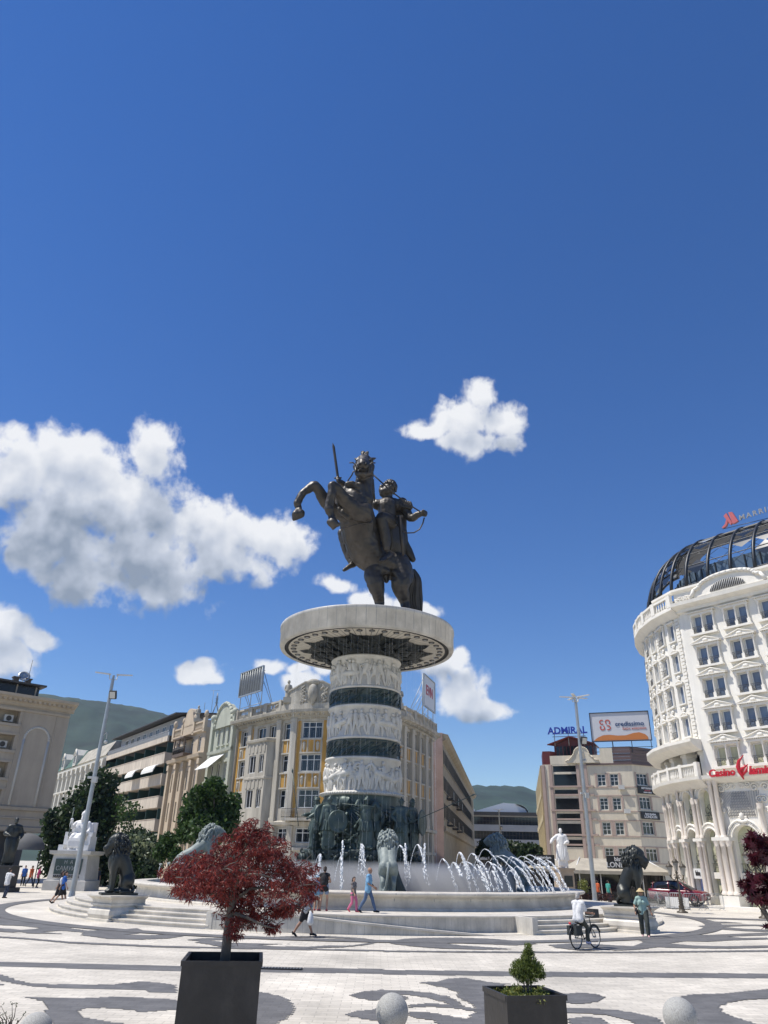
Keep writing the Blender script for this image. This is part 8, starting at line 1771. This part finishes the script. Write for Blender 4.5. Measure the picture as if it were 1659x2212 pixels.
# cyclist
bp0 = G(1247, 2051.5); hd_ = R(40); bk = thing('bicycle', 'black city bicycle with front basket, red rear light and panniers under the cyclist', 'bicycle', (bp0.x, bp0.y, 0), hd_); BKM = mat('bicycle_black', (.012, .013, .013), .4)
for x, nm in ((0, 'wheel'), (1.08, 'wheel')):
    w = MB(); w.tube([(.33*math.cos(R(t)), 0, .33*math.sin(R(t))) for t in range(0, 361, 12)], .021, 8); o = w.build(nm, TYRE, bk); o.location = (x, 0, .352)
    w = MB()
    for i in range(18): a = R(20*i); w.tube([(0, .03*(-1)**i, 0), (.32*math.cos(a), 0, .32*math.sin(a))], .0022, 4)
    w.tube([(0, -.05, 0), (0, .05, 0)], .025, 8); w.tube([(.305*math.cos(R(t)), 0, .305*math.sin(R(t))) for t in range(0, 361, 15)], .011, 6); w.build('spokes', STEEL, o)
b = MB(); bb_, st_, hdT, hdB = (.46, 0, .30), (.26, 0, .78), (.88, 0, .86), (.93, 0, .62)
for P, r_ in (((hdB, (.75, 0, .42), bb_), .022), ((bb_, st_), .019), (((.3, 0, .68), (0, .06, .352)), .011), (((.3, 0, .68), (0, -.06, .352)), .011), ((bb_, (0, .06, .352)), .012), ((bb_, (0, -.06, .352)), .012), ((hdB, hdT), .02), ((hdB, (.99, .06, .52), (1.08, .06, .352)), .013), ((hdB, (.99, -.06, .52), (1.08, -.06, .352)), .013), (((.86, 0, .98), hdT), .013)): b.tube(P, r_, 7)
for x0, t0, t1 in ((0, 30, 190), (1.08, 20, 165)): b.tube([(x0 + .375*math.cos(R(t)), 0, .352 + .375*math.sin(R(t))) for t in range(t0, t1, 12)], .028, 6)
b.tube([(-.25, 0, .76), (.26, 0, .76)], .012, 6); b.build('frame', BKM, bk)
b = MB(); b.tube([(.6, .3, 1.06), (.78, .27, 1.05), (.88, .12, 1.0), (.88, -.12, 1.0), (.78, -.27, 1.05), (.6, -.3, 1.06)], .013, 6); b.build('handlebar', STEEL, bk)
b = MB(); b.ball((.2, 0, .82), (.14, .1, .05)); b.build('saddle', BKM, bk)
b = MB(); b.box((1.05, 0, .96), (.3, .38, .02)); 
for dx, dy, sx_, sy_ in ((-.15, 0, .012, .38), (.15, 0, .012, .38), (0, -.19, .3, .012), (0, .19, .3, .012)): b.box((1.05 + dx, dy, 1.09), (sx_, sy_, .26))
b.build('basket', mat('basket_mesh', (.03, .03, .03), .7), bk)
for e in (-1, 1): b = MB(); b.box((-.06, e*.14, .58), (.34, .12, .3)); b.build('pannier', cloth('pannier_cloth', (.025, .03, .03)), bk)
b = MB(); b.ball((-.3, 0, .80), (.035, .05, .045)); b.build('rear_light', mat('red_reflector', (.5, .02, .03), .3), bk)
b = MB(); b.lathe([(.095, -.006), (.095, .006)], 20); o = b.build('chainring', STEEL, bk); o.location = (.46, -.06, .30); o.rotation_euler = (R(90), 0, 0)
b = MB(); b.tube([(.46, -.09, .30), (.52, -.09, .15), (.52, -.18, .15)], .014, 6); b.tube([(.46, .09, .30), (.40, .09, .45), (.40, .18, .45)], .014, 6); b.build('crank', STEEL, bk)
cy, d = person('grey haired cyclist in a white shirt riding away past the fountain', (bp0.x, bp0.y, 0), hd_, dict(pc=(.2, 0, .95), ph=.95, lean=.16, lf=(.36, .13, .54), rf=(.47, -.13, .235), lh=(.62, .28, 1.10), rh=(.62, -.28, 1.10), eb=(-.4, .0, -.8), kb=(1, 0, .1)), dict(shirt=WH, trousers=OLV, shoes=mat('pale_trainers', (.45, .45, .6), .6), hair=GRH, tail=True, skin=SKINT, tuck=True), 1.0)
# couple at the left, far people
p = G(128, 1953); person('woman in a long black dress walking beside the girl in a blue top', (p.x - .35, p.y + .5, 0), R(15), WALK, dict(shirt=BK, skirt=BK, slen=1.0, shoes=BK, hair=BRH, hairlen=.2), 1.0, female=True)
gq, d = person('woman in a blue top and black skirt with a white backpack by the left steps', (p.x + .15, p.y - .3, 0), R(15), WALK, dict(shirt=BLUE, skirt=BK, shoes=BK, hair=BRH, hairlen=.15), 1.0, female=True); bag(gq, Vector((-.16, 0, 1.22)), (.1, .14, .2), 'backpack', WH)
p = G(8, 1940); person('person in a white shirt and dark trousers standing at the far left edge', (p.x, p.y, 0), R(60), dict(rh=(.2, -.2, 1.4)), dict(shirt=WH, trousers=NAV, shoes=BK, hair=BRH), 1.0)
for i, (x, y, top, bot, lab) in enumerate(((47, 1914, BLUE, BK, 'person in a blue shirt in the shade of the left building'), (62, 1915, ORA, NAV, 'person in an orange shirt in the shade of the left building'), (78, 1917, MAG, BK, 'person in a magenta top in the shade of the left building'), (140, 1919, WH, NAV, 'person in a white shirt in the shade left of the marble ruler plinth'), (206, 1922, NAV, BK, 'person in dark clothes in the shade right of the marble ruler plinth'))):
    p = G(x, y); person(lab, (p.x, p.y, 0), R(-60 + 47*i), WALK if i % 2 else {}, dict(shirt=top, trousers=bot, shoes=BK, hair=BRH), .98, 'people in the shade at the left', female=i % 2 == 0, voxel=.022)
p = AT(1117, 1925, 66); person('person all in white standing beyond the jets at the right of the pool', (p.x, 66, .25), R(-70), {}, dict(shirt=WH, trousers=WH, shoes=WH, hair=WH), 1.0, voxel=.02)
p = G(*r2(315, 985)); person('child in yellow standing by the rear of the red car', (p.x, p.y - 1.0, .0), R(-20), {}, dict(shirt=YELC, trousers=YELC, shoes=WH, hair=BRH), .82, female=True, voxel=.022)
for x, Y, top, lab in ((1289, 70.5, ORA, 'cafe guest in an orange top by the reddish hedge'), (1312, 70, mat('green_cloth', (.05, .3, .25), .8), 'cafe guest in a green top left of the right bronze lion')):
    p = AT(x, 1900, Y); person(lab, (p.x, Y, 0), R(30), {}, dict(shirt=top, trousers=NAV, shoes=BK, hair=BRH), .95, 'guests before the bistro', voxel=.022)
# dark cloaked bronze at the left edge
q = AT(14, 1870, 62); dk = thing('statue_plinth', 'dark stone plinth under the cloaked bronze at the left edge', 'plinth', (q.x, 62, 0)); b = MB(); b.box((0, 0, .15), (2.0, 2.0, .3)); b.box((0, 0, 1.0), (1.5, 1.5, 1.4)); b.box((0, 0, 1.76), (1.75, 1.75, .12)); b.build('block', mat('dark_plinth_stone', (.04, .04, .042), .7, .2, 2), dk)
person('dark bronze cloaked figure on a plinth at the far left edge', (q.x, 62, 1.82), R(-60), dict(lh=(.2, .25, 1.0), rh=(.25, -.2, 1.1)), dict(robe=1), 1.95, name='cloaked_statue', cat='statue', allmat=BRONZEK, voxel=.026)
q = AT(46, 1880, 72); r = thing('entrance_canopy', 'half round dark canopy over the shaded doorway of the left building', 'canopy', (q.x, 72, 0)); b = MB(); b.lathe([(1.7, 3.0), (1.6, 3.5), (1.2, 4.0), (.6, 4.3), (.0, 4.4)], 20, R(180), R(360)); b.build('awning', mat('grey_canopy', (.1, .1, .1), .8), r); b = MB()
for x in (-1.5, 1.5): b.tube([(x, -.3, 0), (x, -.3, 3.0)], .05, 6)
b.build('post', IRON, r)
# ------------------------------------------------------------------ jets of water
JET = mat('jet_water', (.8, .82, .84), .25, spec=.6)
def z3(x, y): return ((880 + x/2.592)/1.507, (2500 + y/2.592)/1.507)
def r4(x, y): return ((1450 + x/4.74)/1.507, (2550 + y/4.74)/1.507)
JW = []
for P in (((360,900),(420,725),(420,900)),((420,900),(425,730),(410,910)),((540,960),(600,745),(606,1010)),((606,1020),(612,610),(598,1020)),((738,910),(768,640),(775,900)),((770,900),(775,640),(800,920)),((1040,880),(1095,650),(1180,960)),((1130,1010),(1138,635),(1140,1010)),((1175,850),(1245,645),(1325,980)),((1300,960),(1303,635),(1292,920)),((1400,960),(1455,765),(1565,1045)),((1530,850),(1545,795),(1600,900)),((1560,850),(1600,710),(1665,930))): JW.append(([z3(*q) for q in P], 41.0 if P[0][0] < 900 else 41.5))
for P in (((160,1290),(215,1060),(365,1655)),((320,1260),(415,1078),(655,1655)),((490,1240),(612,1012),(975,1655)),((75,1320),(120,1220),(210,1420)),((215,1300),(265,1210),(480,1655)),((270,1300),(330,1210),(640,1655)),((430,1360),(495,1180),(720,1640)),((440,1400),(490,1252),(580,1500)),((600,1300),(665,1205),(850,1600)),((660,1400),(730,1240),(1000,1655)),((690,1200),(790,1120),(1180,1655)),((730,1180),(880,1112),(1340,1655)),((930,1280),(1020,1132),(1400,1655)),((1000,1240),(1050,1150),(1500,1655)),((1110,1180),(1180,1125),(1640,1655)),((1210,1190),(1295,1102),(1760,1655)),((1330,1230),(1425,1150),(1790,1655)),((1200,1250),(1240,1200),(1560,1655)),((1360,1330),(1430,1250),(1620,1655)),((920,1400),(985,1280),(1190,1655)),((1040,1350),(1110,1282),(1330,1655)),((680,1480),(720,1348),(800,1655)),((480,1520),(550,1370),(660,1655)),((940,1480),(1000,1345),(1110,1600)),((1500,1240),(1560,1180),(1850,1655)),((1440,1300),(1500,1230),(1760,1655))): JW.append(([r4(*q) for q in P], 43.0))
def z4(x, y): return (x/2.074/1.507, (2150 + y/2.074)/1.507)
for P in (((1060,1480),(1085,1380),(1105,1372)),((1100,1490),(1135,1375),(1160,1365)),((1150,1500),(1185,1375),(1215,1362)),((1190,1510),(1225,1380),(1250,1370)),((1225,1500),(1255,1400),(1275,1390))): JW.append(([z4(*q) for q in P], 44.0))
rnd = random.Random(77)
for j, (P, Y) in enumerate(JW):
    Y += rnd.uniform(-1.0, 1.0); p0, p1, p2 = (AT(*q, Y) for q in P); base = Vector((p0.x, Y, PZ + .55)); b = MB()
    asc = [p0.lerp(p1, u) + Vector((0, 0, (p1.z - p0.z) * (u*(1 - u))*1.0)) for u in np.linspace(0, 1, 16)]
    des = [Vector((p1.x + (p2.x - p1.x)*u, Y - .6*u, p1.z + (p2.z - p1.z)*u*u*.75 + (p2.z - p1.z)*.25*u)) for u in np.linspace(0, 1, 26)]
    path = asc + des[1:]; i = 0
    while i < len(path) - 1:
        a, c = path[i] - base, path[i+1] - base; t = i / len(path); r_ = .012 + .008*rnd.random()
        if t < .35: b.tube([a, c], [r_*.7, r_*.8], 5)
        else:
            for k in range(6):
                if rnd.random() < .9 - .3*t: q = a.lerp(c, (k + rnd.random())/6); d_ = (c - a).normalized(); s_ = Vector((rnd.gauss(0, .02), rnd.gauss(0, .02), 0))*(.6 + 1.6*t); b.tube([q + s_, q + s_ + d_*rnd.uniform(.06, .2)], [r_*rnd.uniform(.6, 1.15), r_*.4], 5)
        i += 1
    o = b.build('water_jet', JET, None); o.location = base; tag(o, 'thin arching white jet of fountain water' if P[0][0] > 900 else 'thin white jet of fountain water left of the centre lion', 'water jet', 'arching fountain jets' if P[0][0] > 900 else 'fountain jets left of the centre lion')
# mist over the pool
mm = bpy.data.materials.new('pool_mist'); mm.use_nodes = True; t = mm.node_tree; t.nodes.clear(); o = t.nodes.new('ShaderNodeOutputMaterial'); v = t.nodes.new('ShaderNodeVolumePrincipled'); v.inputs['Color'].default_value = (.95, .96, .98, 1); v.inputs['Anisotropy'].default_value = .2
tcn = t.nodes.new('ShaderNodeTexCoord'); sp3 = t.nodes.new('ShaderNodeSeparateXYZ'); t.links.new(tcn.outputs['Object'], sp3.inputs[0]); nz = t.nodes.new('ShaderNodeTexNoise'); nz.inputs['Scale'].default_value = .35; nz.inputs['Detail'].default_value = 2; t.links.new(tcn.outputs['Object'], nz.inputs['Vector'])
mr1 = t.nodes.new('ShaderNodeMapRange'); t.links.new(sp3.outputs[2], mr1.inputs[0]); mr1.inputs[1].default_value = .1; mr1.inputs[2].default_value = 1.5; mr1.inputs[3].default_value = 1; mr1.inputs[4].default_value = 0
def vm(op, a, b_):
    n = t.nodes.new('ShaderNodeMath'); n.operation = op
    for i, q in enumerate((a, b_)):
        if isinstance(q, (int, float)): n.inputs[i].default_value = q
        else: t.links.new(q, n.inputs[i])
    return n.outputs[0]
ln = t.nodes.new('ShaderNodeVectorMath'); ln.operation = 'LENGTH'; mp = t.nodes.new('ShaderNodeMapping'); mp.inputs['Scale'].default_value = (1, 1, 0); t.links.new(tcn.outputs['Object'], mp.inputs[0]); t.links.new(mp.outputs[0], ln.inputs[0])
mr2 = t.nodes.new('ShaderNodeMapRange'); t.links.new(ln.outputs['Value'], mr2.inputs[0]); mr2.inputs[1].default_value = 8.0; mr2.inputs[2].default_value = 3.4; mr2.inputs[3].default_value = 0; mr2.inputs[4].default_value = 1
dn = vm('MULTIPLY', vm('MULTIPLY', vm('POWER', mr1.outputs[0], 1.4), mr2.outputs[0]), vm('MULTIPLY', vm('MAXIMUM', vm('SUBTRACT', nz.outputs[0], .25), 0.0), 7.0)); t.links.new(dn, v.inputs['Density']); t.links.new(v.outputs[0], o.inputs['Volume'])
b = MB(); b.lathe([(0.01, 0), (8.2, 0), (8.2, 1.6), (.01, 1.6)], 40); mo_ = b.build('mist', mm); mo_.location = (FC[0] + 1.2, FC[1] - 3.6, PZ + .58); tag(mo_, 'pale spray mist hanging low over the pool', 'mist', kind='stuff')
# thin threads of water falling from the disc rim
b = MB(); rnd = random.Random(5)
for k in range(90):
    a = 2*math.pi*k/90 + rnd.uniform(-.02, .02); rr = 4.9 + rnd.uniform(-.1, .1); x, y = rr*math.cos(a), rr*math.sin(a); z = DZ0 - .1
    while z > 2.5: L = rnd.uniform(.6, 2.2); b.tube([(x, y, z), (x, y, z - L)], .0022, 3, cap=False); z -= L + rnd.uniform(.1, .8)
o = b.build('water_threads', JET); o.location = (FC[0], FC[1], 0); tag(o, 'faint threads of water falling from under the disc', 'water', kind='stuff')
# ------------------------------------------------------------------ repeated parts become objects of their own
def split_islands(o, gap=.04):
    me = o.data; nv = len(me.vertices); co = np.empty(nv * 3); me.vertices.foreach_get('co', co); co = co.reshape(-1, 3)
    par = list(range(nv))
    def find(i):
        while par[i] != i: par[i] = par[par[i]]; i = par[i]
        return i
    for p in me.polygons:
        v = p.vertices; r = find(v[0])
        for w in v[1:]: par[find(w)] = r
    roots = {}
    for i in range(nv): roots.setdefault(find(i), []).append(i)
    isl = [(co[v].min(0) - gap, co[v].max(0) + gap, v) for v in roots.values()]; n = len(isl)
    if n < 2: return
    q = list(range(n))
    def fq(i):
        while q[i] != i: i = q[i]
        return i
    for i in range(n):
        for j in range(i + 1, n):
            if (isl[i][0] <= isl[j][1]).all() and (isl[j][0] <= isl[i][1]).all(): q[fq(j)] = fq(i)
    gid = np.zeros(nv, int)
    for i in range(n): gid[isl[i][2]] = fq(i)
    gs = sorted(set(gid.tolist()))
    if len(gs) < 2 or len(gs) > 100: return
    faces = {g: [] for g in gs}
    for p in me.polygons: faces[gid[p.vertices[0]]].append((tuple(p.vertices), p.material_index, p.use_smooth))
    first = True
    for g in gs:
        idx = {}; b = MB()
        for vs, mi, sm in faces[g]:
            for v in vs:
                if v not in idx: idx[v] = len(b.v); b.v.append(tuple(co[v]))
            b.f.append(tuple(idx[v] for v in vs)); b.mi.append(mi); b.sm.append(sm)
        nm = b.mesh(o.name.split('.')[0], list(me.materials))
        if first: o.data = nm; first = False
        else: c = o.copy(); c.data = nm; COL.objects.link(c)
SPLIT = {'column', 'ochre_panel', 'quoin', 'loggia_pier', 'dormer_roof', 'shopfront', 'chimney', 'arch_moulding', 'arch_glazing', 'transom', 'emblem', 'iron_screen', 'column_base', 'balcony', 'air_conditioner', 'black_glass_strip', 'pilaster', 'parapet', 'gable', 'cornice', 'attic', 'trim_band', 'brown_band', 'scroll_relief', 'lattice', 'balcony_railing', 'roof_balustrade', 'terrace_balustrade', 'curved_roof', 'lunette_bars', 'dome_base', 'throne', 'side_panel', 'bar', 'side_pilaster', 'awning_frame', 'dome_panel'}
for o in [o for o in COL.objects if o.type == 'MESH' and o.parent and o.name.split('.')[0] in SPLIT]: split_islands(o)
# ------------------------------------------------------------------ haze
hm = bpy.data.materials.new('haze'); hm.use_nodes = True; t = hm.node_tree; t.nodes.clear(); o = t.nodes.new('ShaderNodeOutputMaterial'); v = t.nodes.new('ShaderNodeVolumePrincipled'); v.inputs['Color'].default_value = (.55, .76, 1.0, 1); v.inputs['Density'].default_value = .00009; t.links.new(v.outputs[0], o.inputs['Volume'])
b = MB(); b.box((0, 1400, 194), (7800, 2960, 392)); tag(b.build('haze', hm), 'thin blue summer haze in front of the hills', 'haze', kind='stuff')
